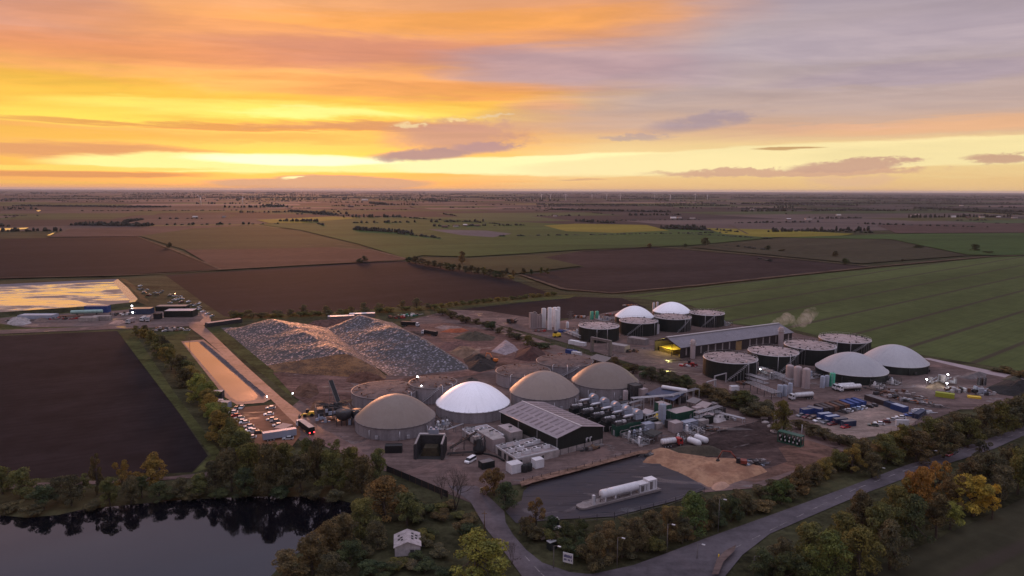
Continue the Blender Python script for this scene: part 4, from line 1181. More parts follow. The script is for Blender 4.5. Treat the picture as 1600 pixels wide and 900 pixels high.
for s0, s1 in ((-o_, w/2), (w/2, w+o_)):
    z0 = he-.05 if s0 < 0 else hr; z1 = hr if s0 < 0 else he-.05
    lo = [P3(-o_,s0,z0), P3(L+o_,s0,z0), P3(L+o_,s1,z1), P3(-o_,s1,z1)]
    if sgn < 0: lo.reverse()
    b.hexa(lo, [(p[0],p[1],p[2]+.2) for p in lo])
    for k in range(70):
        a = -o_+(L+2*o_)*(k+.5)/70
        q = [P3(a-.08,s0,z0+.205), P3(a+.08,s0,z0+.205), P3(a+.08,s1,z1+.205), P3(a-.08,s1,z1+.205)]
        if sgn < 0: q.reverse()
        b.hexa(q, [(p[0],p[1],p[2]+.06) for p in q])
rf = b.build('roof', M['roofm'], root)
b = MB(); wallbox(b, -o_, w/2-.9, L+o_, w/2+.9, hr+.05, hr+.55); b.build('ridge_vent', M['rim'], rf)
# gable frame over the open front
b = MB(); ring = [P3(-.1,.0,he-.4), P3(-.1,w/2,hr-1.7), P3(-.1,w,he-.4), P3(-.1,w,he-.05), P3(-.1,w/2,hr-.05), P3(-.1,0,he-.05)]
i = len(b.v); b.v += ring+[(p[0]+.3,p[1],p[2]) for p in ring]
b.face([i+k for k in (5,4,1,0)]); b.face([i+k for k in (4,3,2,1)]); b.face([i+6+k for k in (0,1,4,5)]); b.face([i+6+k for k in (1,2,3,4)])
for k in range(6): b.face((i+k, i+(k+1) % 6, i+6+(k+1) % 6, i+6+k))
for y in (.15, w*.33, w-.15): wallbox(b, -.1, y-.15, .2, y+.15, 0, he)
b.build('gable_frame', M['dark'], root)
for k in range(16):
    if k == 8: continue
    a = 4+k*(L-8)/15; b = MB(); wallbox(b, a, -.08, a+1.0, .0, 1.6, he-.6); b.build('window', M['offw'], root)
b = MB(); a = L*.47; wallbox(b, a, -.12, a+5.0, -.01, .1, he-.9); b.build('door', mat('tan_door', (.34,.22,.10), .6), root)
b = MB(); wallbox(b, 0, .4, L-.4, w-.4, .02, .15); b.build('floor_slab', M['conc'], root)
BARN = (A, u, v, L, w, he, hr, angle(A, Cq), sgn)
BALE = mat('straw_bale', (.46,.33,.07), .9, var=.35, scale=1.2)
for i, (a0, b0, n, wd, hh) in enumerate(((2.5,w*.40,12,w*.54,3.0),(3.2,w*.10,4,w*.12,2.0),(13.5,w*.26,16,w*.66,5.0))):
    t = thing('bale_stack', ['wide stack of yellow bales just inside the open barn gable','small stack of yellow bales at the right of the barn mouth','tall stack of yellow bales deep inside the open barn'][i], 'bales', A+u*a0+v*b0, angle(A, Cq), 'yellow bale stacks in the barn')
    rr = random.Random(i)
    for k in range(3 if i != 1 else 2):
        b = MB()
        z0, z1 = hh*k/3+.16, hh*(k+1)/3+.14
        n2 = max(2, int(wd/2.4))
        for j in range(n2):
            for q in range(max(1, n//3)):
                x = q*2.6; y = j*wd/n2
                wallbox(b, x+rr.uniform(-.1,.1), y+.06, x+2.5, y+wd/n2-.06, z0, z1-.06+rr.uniform(-.05,.05))
        b.build('bale_layer', BALE, t)
lp = bpy.data.lights.new('barn_lamp', 'POINT'); lp.energy = 6000; lp.specular_factor = 0.0; lp.color = (1.0,.86,.25); lp.shadow_soft_size = 1.2
lo = bpy.data.objects.new('barn_lamp', lp); COL.objects.link(lo); q = A+u*2.2+v*(w*.6); lo.location = (q.x, q.y, he+1.2)

# slim flues standing along the barn's long side
for i, (px, pb, pt, wp) in enumerate(((1083,561,532,8),(1221,541,512,8))):
    P = W(px, pb); h = zat(P, px, pt); r = wp/2*mpp(P)
    t = thing('flue_tower', f'slim grey flue tower standing at the {("near","far")[i]} end of the barn wall', 'tower', P+Vector((0,r,0)), 0, 'grey flue towers by the barn')
    b = MB(); b.lathe([(r,0),(r,h*.9),(r*.8,h*.94),(r*.8,h)], 20); b.build('shaft', M['pink_grey'], t)
    b = MB(); railing(b, r+.5, h*.8, 1.0, 10, .06); b.cyl(0,0,h*.8-.1,r+.6,.12,16); b.build('platform', M['rim'], t)

# stone shed in the foreground -----------------------------------------------------
A, Bq = W(617,870), W(657,867)
ua = angle(A, Bq); L = (Bq-A).length
root = thing('stone_shed', 'small derelict pale stone shed with holed roof among dark shrubs', 'shed', (A+Bq)/2, ua)
he = zat(A, 617, 855.5); hr = zat((A+Bq)/2, 637, 847)
D = W(637,827,hr).y-(A.y+Bq.y)/2; hw = L/2
M['stone'] = mat('pale_stone', (.40,.36,.36), .9, var=.3, scale=.7, bump=.6, bscale=3)
M['slab'] = mat('worn_roof_sheet', (.34,.29,.29), .8, var=.35, scale=.6)
b = MB()
for y0 in (0, D-.3):
    i = len(b.v); ring = [(-hw,y0,0),(hw,y0,0),(hw,y0,he),(0,y0,hr-.1),(-hw,y0,he)]
    b.v += ring+[(p[0],p[1]+.3,p[2]) for p in ring]
    b.face([i+k for k in range(5)]); b.face([i+5+k for k in (4,3,2,1,0)])
    for k in range(5): b.face((i+(k+1) % 5, i+k, i+5+k, i+5+(k+1) % 5))
b.box(-hw+.15, D/2, 0, .3, D-.62, he); b.box(hw-.15, D/2, 0, .3, D-.62, he)
b.build('wall', M['stone'], root)
b = MB()
for s in (-1, 1):
    lo = [(0,-.25,hr), (s*(hw+.3),-.25,he-.15), (s*(hw+.3),D+.25,he-.15), (0,D+.25,hr)]
    if s < 0: lo.reverse()
    if s > 0: lo = lo[::-1]; lo.reverse()
    b.hexa(lo if s > 0 else lo, [(p[0],p[1],p[2]+.12) for p in lo])
rf = b.build('roof', M['slab'], root)
b = MB()
for s in (-1, 1):
    for (f, y) in ((.3,2.2),(.3,3.6),(.32,5.2),(.6,3.0),(.62,4.6)) if s > 0 else ((.35,2.0),(.38,3.4),(.6,5.0),(.58,2.8)):
        x = s*hw*f; z = hr+(he-hr)*f+.10; dx = s*.62; dz = (he-hr)/hw*.62
        q = [(x,y,z+.06),(x+dx,y,z+dz+.06),(x+dx,y+.75,z+dz+.06),(x,y+.75,z+.06)]
        if s < 0: q.reverse()
        b.hexa(q, [(p[0],p[1],p[2]+.03) for p in q])
b.build('roof_hole', M['black'], rf)
b = MB(); b.box(hw*.35, -.03, 0, 1.1, .06, 1.7); b.build('doorway', M['dark'], root)
# ------------------------------------------------------------------ water
def water_mat(name, col, rough, ior=1.33, metal=0.0, wav=.02, wscale=.5, spec=.5, grime=0.0):
    m = bpy.data.materials.new(name); m.use_nodes = True
    g = NT(m.node_tree); out = g.n('ShaderNodeOutputMaterial'); b = g.n('ShaderNodeBsdfPrincipled'); g.l(b.outputs[0], out.inputs[0])
    pos = g.n('ShaderNodeNewGeometry').outputs['Position']
    b.inputs['Base Color'].default_value = (*col, 1); b.inputs['IOR'].default_value = ior; b.inputs['Metallic'].default_value = metal
    b.inputs['Specular IOR Level'].default_value = spec
    n = g.noise(pos, .03, 4, .6)
    if grime:
        f = g.step(g.noise(g.mapping(pos, rot=(0,0,R(-10)), scale=(.35,1,1)), .05, 6, .7, .8), .44, .58)
        g.put(b.inputs['Base Color'], g.mix(f, col, (.10,.085,.10)))
        g.put(b.inputs['Metallic'], g.m('MULTIPLY', g.m('SUBTRACT', 1.0, g.m('MULTIPLY', f, .75)), metal))
        g.put(b.inputs['Roughness'], g.m('ADD', rough, g.m('MULTIPLY', f, .3)))
    else:
        g.put(b.inputs['Roughness'], g.step(n, .35, .7, rough, rough+.05))
    bp = g.n('ShaderNodeBump'); bp.inputs['Strength'].default_value = wav; bp.inputs['Distance'].default_value = 1.0
    g.l(g.noise(g.mapping(pos, scale=(.6,1,1)), wscale, 3, .55), bp.inputs['Height']); g.l(bp.outputs[0], b.inputs['Normal'])
    return m
sheet('lake_bank', [(-300,790),(0,790),(60,802),(120,794),(200,784),(280,776),(380,770),(480,768),(560,772),(580,800),(540,840),(470,880),(430,930),(-300,1000)], .05, GRASSD)
sheet('lake', [(-300,812),(0,806),(40,810),(90,806),(130,797),(190,791),(260,784),(330,780),(400,777),(470,777),(520,779),(548,787),(552,800),(530,818),(500,842),(470,862),(440,884),(420,905),(400,960),(-400,1020)], .05, water_mat('lake_water', (.003,.003,.005), .03, wav=.012, wscale=.35, spec=.9))
sheet('distant_pond', [(-90,359.5),(0,357.5),(28,357),(45,356.2),(40,358.6),(10,360.5),(-90,362.5)], .5, water_mat('far_water', (.8,.75,.7), .08, metal=.85))
for p in ([(73,368.6),(84,364.2),(90,361.8),(91,362.4),(86,365),(78,368.8)],):
    sheet('distant_ditch', p, .5, MATS.get('x') or bpy.data.materials['far_water'])
sheet('distant_pond', [(56,329.5),(62,328.5),(64,329.3),(60,331)], .5, bpy.data.materials['far_water'])
sheet('pond_bank', [(283,534),(318,531),(420,612),(424,624),(412,630),(370,633),(352,622)], .05, TRACK)
sheet('long_pond', [(287,536),(309,534.5),(398,613),(403,620),(398,625.5),(385,628),(371,628),(360,621)], .05, water_mat('pond_water', (.40,.29,.26), .10, metal=.82, wav=.008))

# ------------------------------------------------------------------ heaps, clamps, banks
def inside(x, y, poly):
    c = False; n = len(poly)
    for i in range(n):
        a, b = poly[i], poly[i-1]
        if (a[1] > y) != (b[1] > y) and x < (b[0]-a[0])*(y-a[1])/(b[1]-a[1])+a[0]: c = not c
    return c
def edge_dist(x, y, poly):
    d = 1e9; n = len(poly)
    for i in range(n):
        ax, ay = poly[i-1][:2]; bx, by = poly[i][:2]
        vx, vy = bx-ax, by-ay; L = vx*vx+vy*vy
        t = max(0, min(1, ((x-ax)*vx+(y-ay)*vy)/L)) if L else 0
        d = min(d, math.hypot(x-ax-vx*t, y-ay-vy*t))
    return d
def poly_heap(name, label, cat, px, slope, maxh, m, rough=.35, nscale=.12, cell=1.0, group=None, kind=None, seed=0, peaks=None, chunk=0):
    """a mound heaped up inside a traced outline: sides at the slope of the material, an uneven top"""
    poly = [(W(*p).x, W(*p).y) for p in px]
    x0, x1 = min(p[0] for p in poly), max(p[0] for p in poly); y0, y1 = min(p[1] for p in poly), max(p[1] for p in poly)
    cx, cy = (x0+x1)/2, (y0+y1)/2
    nx, ny = int((x1-x0)/cell)+3, int((y1-y0)/cell)+3
    b = MB(); idx = {}
    r = random.Random(seed)
    for j in range(ny):
        for i in range(nx):
            x, y = x0+(i-1)*cell, y0+(j-1)*cell
            d = edge_dist(x, y, poly); ins = inside(x, y, poly)
            if not ins and d > cell*1.5: continue
            if ins:
                n = mnoise.fractal(Vector((x*nscale+seed, y*nscale, seed*.7)), 1.0, 2.0, 4)
                top = maxh*(1+rough*n)
                h = min(d*slope*(1+.25*n), top)
                if peaks:
                    h *= .45
                    for (qx, qy, ph) in peaks:
                        Q = W(qx, qy); h = max(h, min(d*slope*1.3, ph-math.hypot(x-Q.x, y-Q.y)*slope*.75+n*.5))
                if chunk: h += r.uniform(0, chunk)*min(1, d)
                h = max(h, .03)
            else: h = -.15
            idx[(i,j)] = len(b.v); b.v.append((x-cx, y-cy, h))
    for (i, j) in idx:
        q = [(i,j),(i+1,j),(i+1,j+1),(i,j+1)]
        if all(k in idx for k in q): b.face([idx[k] for k in q], not chunk)
    o = b.build(name, m, None, (cx, cy, 0))
    if kind: o['kind'] = kind
    if cat: tag(o, label, cat, group)
    return o

SOILH = mat('heap_soil', (.085,.055,.048), .95, var=.35, scale=.25, bump=1, bscale=1.2)
poly_heap('sand_heap', 'wide spread heap of orange sand beside the asphalt yard, red excavator on top', 'sand heap',
  [(1000,724),(1012,712),(1018,703),(1032,699),(1048,702),(1062,708),(1100,713),(1130,714),(1160,716),(1190,728),(1202,738),(1180,746),(1150,755),(1128,764),(1104,764),(1085,752),(1062,741),(1030,728)], .30, 1.3,
  mat('orange_sand', (.29,.165,.098), .95, var=.3, scale=.10, col2=(.17,.085,.052), bump=1, bscale=.6, contrast=.12), 1.2, .13, .9, seed=3,
  peaks=[(1030,706,3.4),(1050,708,2.6),(1072,716,2.2),(1095,724,1.8),(1112,732,2.1),(1140,728,1.8),(1085,740,1.7),(1060,726,2.0),(1165,738,1.7),(1125,746,1.6),(1150,742,1.5),(1182,734,1.4)])
poly_heap('sand_heap', 'small pale conical heap of sand at the near corner of the sand spread', 'sand heap', [(1110,764),(1112,757),(1122,753),(1136,754),(1142,760),(1132,766),(1118,768)], .62, 2.6, mat('pale_sand', (.40,.24,.17), .95, var=.2, scale=.3), .4, .15, .8, seed=4)
poly_heap('earth_bank', 'dark olive earth bank behind the orange sand', 'earth bank', [(1040,703),(1060,699),(1090,700),(1120,700),(1132,706),(1128,714),(1100,714),(1062,709)], .6, 3.2, mat('olive_earth', (.060,.048,.034), .95, var=.35, scale=.2, bump=.8), .3, .1, 1.0, seed=5)
HEAPS = [
 ('black_heap','large black compost heap at the foot of the right silage clamp','compost heap',[(722,562),(735,553),(765,556),(778,566),(774,577),(750,583),(730,578)],.55,5,(.020,.015,.014)),
 ('tan_heap','long tan heap of chopped straw behind the black compost heap','straw heap',[(700,552),(712,542),(738,543),(752,550),(748,558),(722,562)],.5,4,(.19,.115,.075)),
 ('rubble_heap','low ragged brown heap of rubble beside the tan straw heap','rubble heap',[(672,545),(690,536),(725,534),(738,540),(716,546),(690,552)],.4,2.2,(.13,.065,.055)),
 ('grey_heap','pale grey gravel heap between straw heap and dividing bank','gravel heap',[(766,550),(776,541),(790,530),(806,541),(812,548),(790,556)],.55,5,(.27,.215,.225)),
 ('brown_heap','tall dark red-brown heap beside the shrubby dividing bank','soil heap',[(802,562),(806,549),(822,540),(846,546),(856,556),(852,564),(826,566)],.7,6.5,(.065,.028,.024)),
 ('green_heap','long dull olive heap in the middle of the heap yard','compost heap',[(706,529),(722,521),(752,520),(776,527),(770,533),(735,534)],.5,4.5,(.075,.058,.038)),
 ('orange_heap','low bright orange-red heap in the heap yard','clay heap',[(684,520),(700,514),(725,513),(735,517),(720,521)],.35,2.0,(.33,.085,.035)),
 ('soil_heap','low brown heap beside the crest of the right silage clamp','soil heap',[(626,526),(640,517),(660,519),(664,525),(650,529)],.5,3,(.060,.036,.030)),
 ('red_heap','small dull red heap near the blue cabin on the bank','rubble heap',[(862,562),(868,554),(880,552),(886,558),(876,565)],.6,3,(.17,.035,.03)),
 ('black_heap','long jet black heap at the right end of the far yard','compost heap',[(1540,606),(1556,599),(1572,593),(1590,599),(1620,601),(1660,604),(1650,622),(1590,621),(1560,617)],.55,7,(.014,.013,.013)),
 ('grey_heap','flat grey mound beyond the black heap, by the pale road','gravel heap',[(1496,590),(1508,583),(1530,580),(1544,585),(1540,592),(1516,594)],.4,2.5,(.13,.11,.11)),
 ('green_mound','grassy green mound behind the long black heap','earth mound',[(1562,594),(1574,587),(1590,588),(1600,594),(1586,599)],.5,4,(.055,.052,.035)),
 ('brown_heap','floodlit brown heap among machinery at the right yard','soil heap',[(1444,606),(1452,598),(1466,596),(1478,600),(1476,608),(1458,611)],.6,5,(.12,.08,.05)),
 ('debris_heap','brown heap of tangled debris left of the cut clamp face','debris heap',[(456,618),(464,606),(480,598),(496,604),(500,616),(484,624)],.5,3.5,(.11,.055,.035)),
 ('debris_heap','rust brown debris heap in front of the cut clamp face','debris heap',[(538,598),(546,586),(566,582),(590,587),(604,594),(580,602)],.6,4.0,(.105,.048,.032)),
 ('debris_heap','low orange-brown debris heap beside the conveyor plant','debris heap',[(482,642),(488,630),(500,626),(514,632),(508,645),(494,650)],.5,2.2,(.17,.085,.05)),
 ('debris_heap','reddish debris heap at the foot of the right silage clamp','debris heap',[(618,600),(630,592),(660,588),(690,586),(684,594),(650,600)],.4,2.0,(.12,.06,.045)),
 ('debris_heap','flat red-brown debris spread behind the left silage clamp','debris heap',[(470,512),(490,503),(530,500),(566,498),(560,505),(510,514)],.4,2.0,(.11,.055,.045)),
 ('bag_heap','heap of white bags at the left edge of the farm yard','bags',[(10,506),(16,499),(30,496),(46,499),(50,505),(36,509),(20,509)],.5,3.0,(.33,.29,.29)),
 ('bag_heap','heap of pale bags beside the small green shed pipework','bags',[(1108,660),(1114,650),(1126,646),(1138,650),(1136,658),(1122,662)],.6,2.5,(.36,.32,.32)),
 ('pink_heap','pale pink gravel spread at the farm yard edge','gravel heap',[(168,507),(176,502),(192,500),(198,504),(186,508)],.4,1.2,(.42,.26,.21)),
 ('brown_heap','brown soil heap behind the grey farm shed','soil heap',[(52,503),(60,496),(72,495),(78,500),(70,505)],.5,3.0,(.15,.10,.085)),
 ('dark_heap','dark mound of soil behind the white dome','soil heap',[(716,602),(722,594),(736,590),(748,593),(750,600),(736,604)],.6,3.5,(.05,.038,.034)),
 ('straw_heap','mottled straw heap on the far side of the white lorries','straw heap',[(676,512),(690,508),(716,510),(730,514),(712,516),(690,516)],.3,1.5,(.24,.16,.14)),
]
for k, (nm, lb, ct, px, sl, mh, c) in enumerate(HEAPS):
    ch = .9 if ct in ('debris heap','bags') else (.5 if 'rubble' in ct else .12)
    poly_heap(nm, lb, ct, px, sl*.72, mh*.62, mat(f'heap_{k}', c, .95, var=.4, scale=.35, bump=.9, bscale=1.4), .75, .16, .9 if ch < .5 else 1.1, seed=20+k, chunk=ch)

REDAP = field_mat('red_apron', (.145,.082,.068), .45, mottled=.05, fine=.6, wet=.7)
def clamp_mat(c0_, c1_):
    m = bpy.data.materials.new('tyre_weighted_sheet'); m.use_nodes = True
    g = NT(m.node_tree); out = g.n('ShaderNodeOutputMaterial'); b = g.n('ShaderNodeBsdfPrincipled'); g.l(b.outputs[0], out.inputs[0])
    pos = g.n('ShaderNodeTexCoord').outputs['Object']
    v = g.n('ShaderNodeTexVoronoi', feature='F1'); v.inputs['Scale'].default_value = .72; v.inputs['Randomness'].default_value = .85
    g.l(pos, v.inputs['Vector'])
    d = v.outputs['Distance']
    col = g.n('ShaderNodeSeparateXYZ'); g.l(v.outputs['Color'], col.inputs[0])
    ring = g.m('MAXIMUM', g.step(d, .40, .55), g.step(col.outputs[1], .44, .50, 1, 0))       # black tyres and gaps between patches of bare sheet
    sheetc = g.mix(g.m('POWER', col.outputs[0], 1.6), c0_, c1_)
    c = g.mix(ring, sheetc, (.016,.014,.016))
    gap = g.step(g.noise(pos, .35, 3, .6), .56, .66)
    c = g.mix(g.m('MULTIPLY', gap, .65), c, (.03,.026,.028))
    g.put(b.inputs['Base Color'], c)
    g.put(b.inputs['Roughness'], g.mix(ring, (.52,.52,.52), (.7,.7,.7)))
    b.inputs['Specular IOR Level'].default_value = .55
    bp = g.n('ShaderNodeBump'); bp.inputs['Strength'].default_value = .7; bp.inputs['Distance'].default_value = .16
    h = g.m('ADD', g.m('MULTIPLY', ring, .6), g.m('MULTIPLY', g.noise(pos, .45, 3, .6), .4))
    g.l(h, bp.inputs['Height']); g.l(bp.outputs[0], b.inputs['Normal'])
    return m
CLAMP = clamp_mat((.052,.034,.037), (.46,.28,.26)); CLAMP2 = clamp_mat((.040,.043,.066), (.23,.21,.25))  # sunset glow put into the left sheet's pink; right sheet kept bluer without it
def clamp(name, label, fl, fr, br, bl, hfun, nu=110, nv=150, seed=1):
    P = [W(*p) for p in (fl, fr, br, bl)]
    cx = sum(p.x for p in P)/4; cy = sum(p.y for p in P)/4
    root = thing(name, label, 'silage clamp', (cx, cy, 0))
    r = random.Random(seed)
    def pt(u, v):
        a = P[0].lerp(P[1], u); c = P[3].lerp(P[2], u); q = a.lerp(c, v)
        n = mnoise.fractal(Vector((q.x*.06+seed, q.y*.06, 1)), 1.0, 2.0, 3)
        return q, max(-.2, hfun(u, v)*(1+.07*n) + (.08*r.uniform(-1,1)+.2*mnoise.noise(Vector((q.x*.22, q.y*.22, seed)))) * min(1, 6*min(u, 1-u, v+.05, 1-v)))
    return root, P, pt, (cx, cy)
def sm(x): x = max(0, min(1, x)); return x*x*(3-2*x)
def ridge(u, pk, e):
    return 1-((pk-u)/pk)**e if u < pk else max(0, 1-((u-pk)/(1-pk))**e)
def h1(u, v):
    pk = .74-.36*max(0, v)
    across = ridge(u, pk, 1.12 if u < pk else 1.25)**.92
    back = 1-sm((v-.86)/.14)
    fold = 1+.05*math.sin(v*25+u*4)+.03*math.sin(v*13-u*9)
    return 9.2*across*back*fold
root, P, pt, c0 = clamp('silage_clamp', 'left silage clamp under tyres, its brown cut face towards the tanks', (428,581), (608,592), (512,508), (345,512), h1)
b = MB(); nu, nv = 110, 150
V0 = .10
for j in range(nv+1):
    for i in range(nu+1):
        u, v = i/nu, V0+(1-V0)*j/nv
        q, z = pt(u, v); b.v.append((q.x-c0[0], q.y-c0[1], z if 0 < i < nu and j < nv else min(z, 0)))
for j in range(nv):
    for i in range(nu): k = j*(nu+1)+i; b.face((k, k+1, k+nu+2, k+nu+1))
b.build('cover', CLAMP, root)
b = MB(); nf = 16
top = [b_ for b_ in range(nu+1)]
rr = random.Random(4)
for j in range(nf+1):
    for i in range(nu+1):
        t = j/nf; u = i/nu
        q, z = pt(u, V0)
        q0, _ = pt(u, -.015)
        zz = max(0, h1(u, V0)) if 0 < i < nu else 0
        f = t**1.5 if t < 1 else 1
        pq = q0.lerp(q, t*.92+.08*t*t)
        b.v.append((pq.x-c0[0]+rr.uniform(-.1,.1), pq.y-c0[1]+rr.uniform(-.2,.2), zz*min(1, t**.85)+ (rr.uniform(-.15,.15) if 0 < j < nf else .12)))
for j in range(nf):
    for i in range(nu): k = j*(nu+1)+i; b.face((k, k+1, k+nu+2, k+nu+1))
b.build('cut_face', mat('cut_silage', (.19,.098,.045), .95, var=.3, scale=.16, stretch=(.6,.6,3.5), col2=(.060,.033,.021), contrast=.14, bump=.9, bscale=.9), root)
def h2(u, v):
    pk = .92-.50*v
    across = ridge(u, pk, 1.08 if u < pk else 1.3)**.94
    ends = min(1, v/.40)**.85*(1-sm((v-.88)/.12))
    fold = 1+.04*math.sin(v*21+u*5)+.03*math.sin(v*11-u*8)
    return 9.6*across*ends*fold
root, P, pt, c0 = clamp('silage_clamp', 'right silage clamp under tyres with blue-grey sheeted flank', (612,590), (742,577), (612,503), (498,511), h2, seed=2)
b = MB(); nu, nv = 100, 150
for j in range(nv+1):
    for i in range(nu+1):
        u, v = i/nu, j/nv
        q, z = pt(u, v); b.v.append((q.x-c0[0], q.y-c0[1], z if 0 < i < nu and 0 < j < nv else 0))
for j in range(nv):
    for i in range(nu): k = j*(nu+1)+i; b.face((k, k+1, k+nu+2, k+nu+1))
b.build('cover', CLAMP2, root)
sheet('churned_ground', [(612,520),(640,508),(700,505),(780,520),(860,552),(880,562),(800,572),(745,585),(680,560),(640,530)], .05, REDAP)
sheet('wet_apron', [(683,589),(700,583),(733,577),(734,580),(712,586),(690,592)], .05, TRACK)

sheet('clamp_apron', [(426,583),(470,580),(610,594),(740,579),(745,586),(620,606),(520,640),(490,640),(462,622)], .05, REDAP)
# tyre wall along the long pond
poly_heap('rock_bank', 'long bank of grey rubble between the long pond and the track', 'rubble bank', [(311,535),(318,534),(352,562),(385,592),(416,617),(410,622),(398,611),(360,578)], .5, 1.6, mat('grey_rubble', (.15,.12,.125), .9, var=.6, scale=.7, col2=(.05,.04,.045), bump=1), .5, .3, 1.2, seed=60, chunk=.6)

# slurry lagoon: earth bank, liner, floating cover
lag_o = [(-260,452),(0,445.5),(100,441),(196,436),(216,450),(234,471),(229,477),(180,483),(0,496),(-260,512)]
poly = [(W(*p).x, W(*p).y) for p in lag_o]
lag_i = [(-258,457),(0,450),(100,445),(176,442),(188,455),(203,472),(200,475.5),(165,479),(0,490.5),(-258,506)]
root = thing('slurry_lagoon', 'large lagoon with shiny wrinkled cover reflecting the sunset', 'lagoon', (0,0,0))
po = [W(*p) for p in lag_o]; pi_ = [W(p[0],p[1]) for p in lag_i]
b = MB(); n = len(po)
def ringpts(f, z): return [(po[k].x+(pi_[k].x-po[k].x)*f, po[k].y+(pi_[k].y-po[k].y)*f, z) for k in range(n)]
R0, R1, R2, R3 = ringpts(0,-.1), ringpts(.45,2.6), ringpts(.6,2.6), ringpts(1,1.2)
for A_, B_, s in ((R0,R1,0),(R1,R2,0)):
    for k in range(n):
        j = (k+1) % n; b.poly([A_[j],A_[k],B_[k],B_[j]])
b.build('earth_bank', GRASSD, root)
b = MB()
for k in range(n):
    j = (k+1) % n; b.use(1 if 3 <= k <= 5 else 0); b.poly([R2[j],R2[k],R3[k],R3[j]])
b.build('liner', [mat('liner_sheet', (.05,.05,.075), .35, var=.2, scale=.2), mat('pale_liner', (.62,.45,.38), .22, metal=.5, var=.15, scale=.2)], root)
b = MB(); ii = ringpts(.98, 1.25)
xs = [p[0] for p in ii]; b.poly(ii[::-1] if sum(ii[k][0]*ii[(k+1) % n][1]-ii[(k+1) % n][0]*ii[k][1] for k in range(n)) < 0 else ii)
b.build('floating_cover', water_mat('lagoon_cover', (.88,.80,.74), .12, metal=.85, wav=.10, wscale=.10, grime=1), root)
# ------------------------------------------------------------------ plant and equipment
A1 = angle(W(871,713), W(946,696))            # near yard grid
A2 = BARN[7]                                  # far yard grid
def loc_of(px, py): return W(px, py)

def container(px, py, L, Wd, H, m, label, group=None, rz=A1, name='container', cat='container', anchor='f', door=True, ribs=True, roofm=None, stack=0):
    """a ribbed box; (px, py) is its corner nearest the camera ('f') or its centre ('c')"""
    P = W(px, py)
    c, s = math.cos(rz), math.sin(rz)
    if anchor == 'f': P = P + Vector((c*L/2 - s*Wd/2, s*L/2 + c*Wd/2, 0))
    t = thing(name, label, cat, (P.x, P.y, stack), rz, group)
    b = MB(); b.box(0,0,.15,L,Wd,H-.3)
    if ribs:
        n = int(L/.55)
        for sd in (-1, 1):
            for k in range(n): b.box(-L/2+(k+.5)*L/n, sd*(Wd/2+.02), .3, .25, .06, H-.6)
    b.build('body', m, t)
    b = MB()
    for x in (-1, 1):
        for y in (-1, 1): b.box(x*(L/2-.05), y*(Wd/2-.05), 0, .18, .18, H)
    for z in (0, H-.16):
        for y in (-1, 1): b.box(0, y*(Wd/2-.02), z, L-.18, .14, .16)
        for x in (-1, 1): b.box(x*(L/2-.02), 0, z, .14, Wd-.18, .16)
    b.build('frame', m, t)
    if roofm: MB().box(0,0,H-.14,L-.2,Wd-.2,.1).build('roof', roofm, t)
    if door:
        d = MB(); d.box(-L/2-.04, -Wd*.23, .3, .06, Wd*.42, H-.6); d.build('door', m, t)
        d = MB(); d.box(-L/2-.04, Wd*.23, .3, .06, Wd*.42, H-.6); dd = d.build('door', m, t)
        MB().tube((-L/2-.1, .12, .4), (-L/2-.1, .12, H-.4), .03, 4).build('lock_bar', M['rim'], dd)
    return t

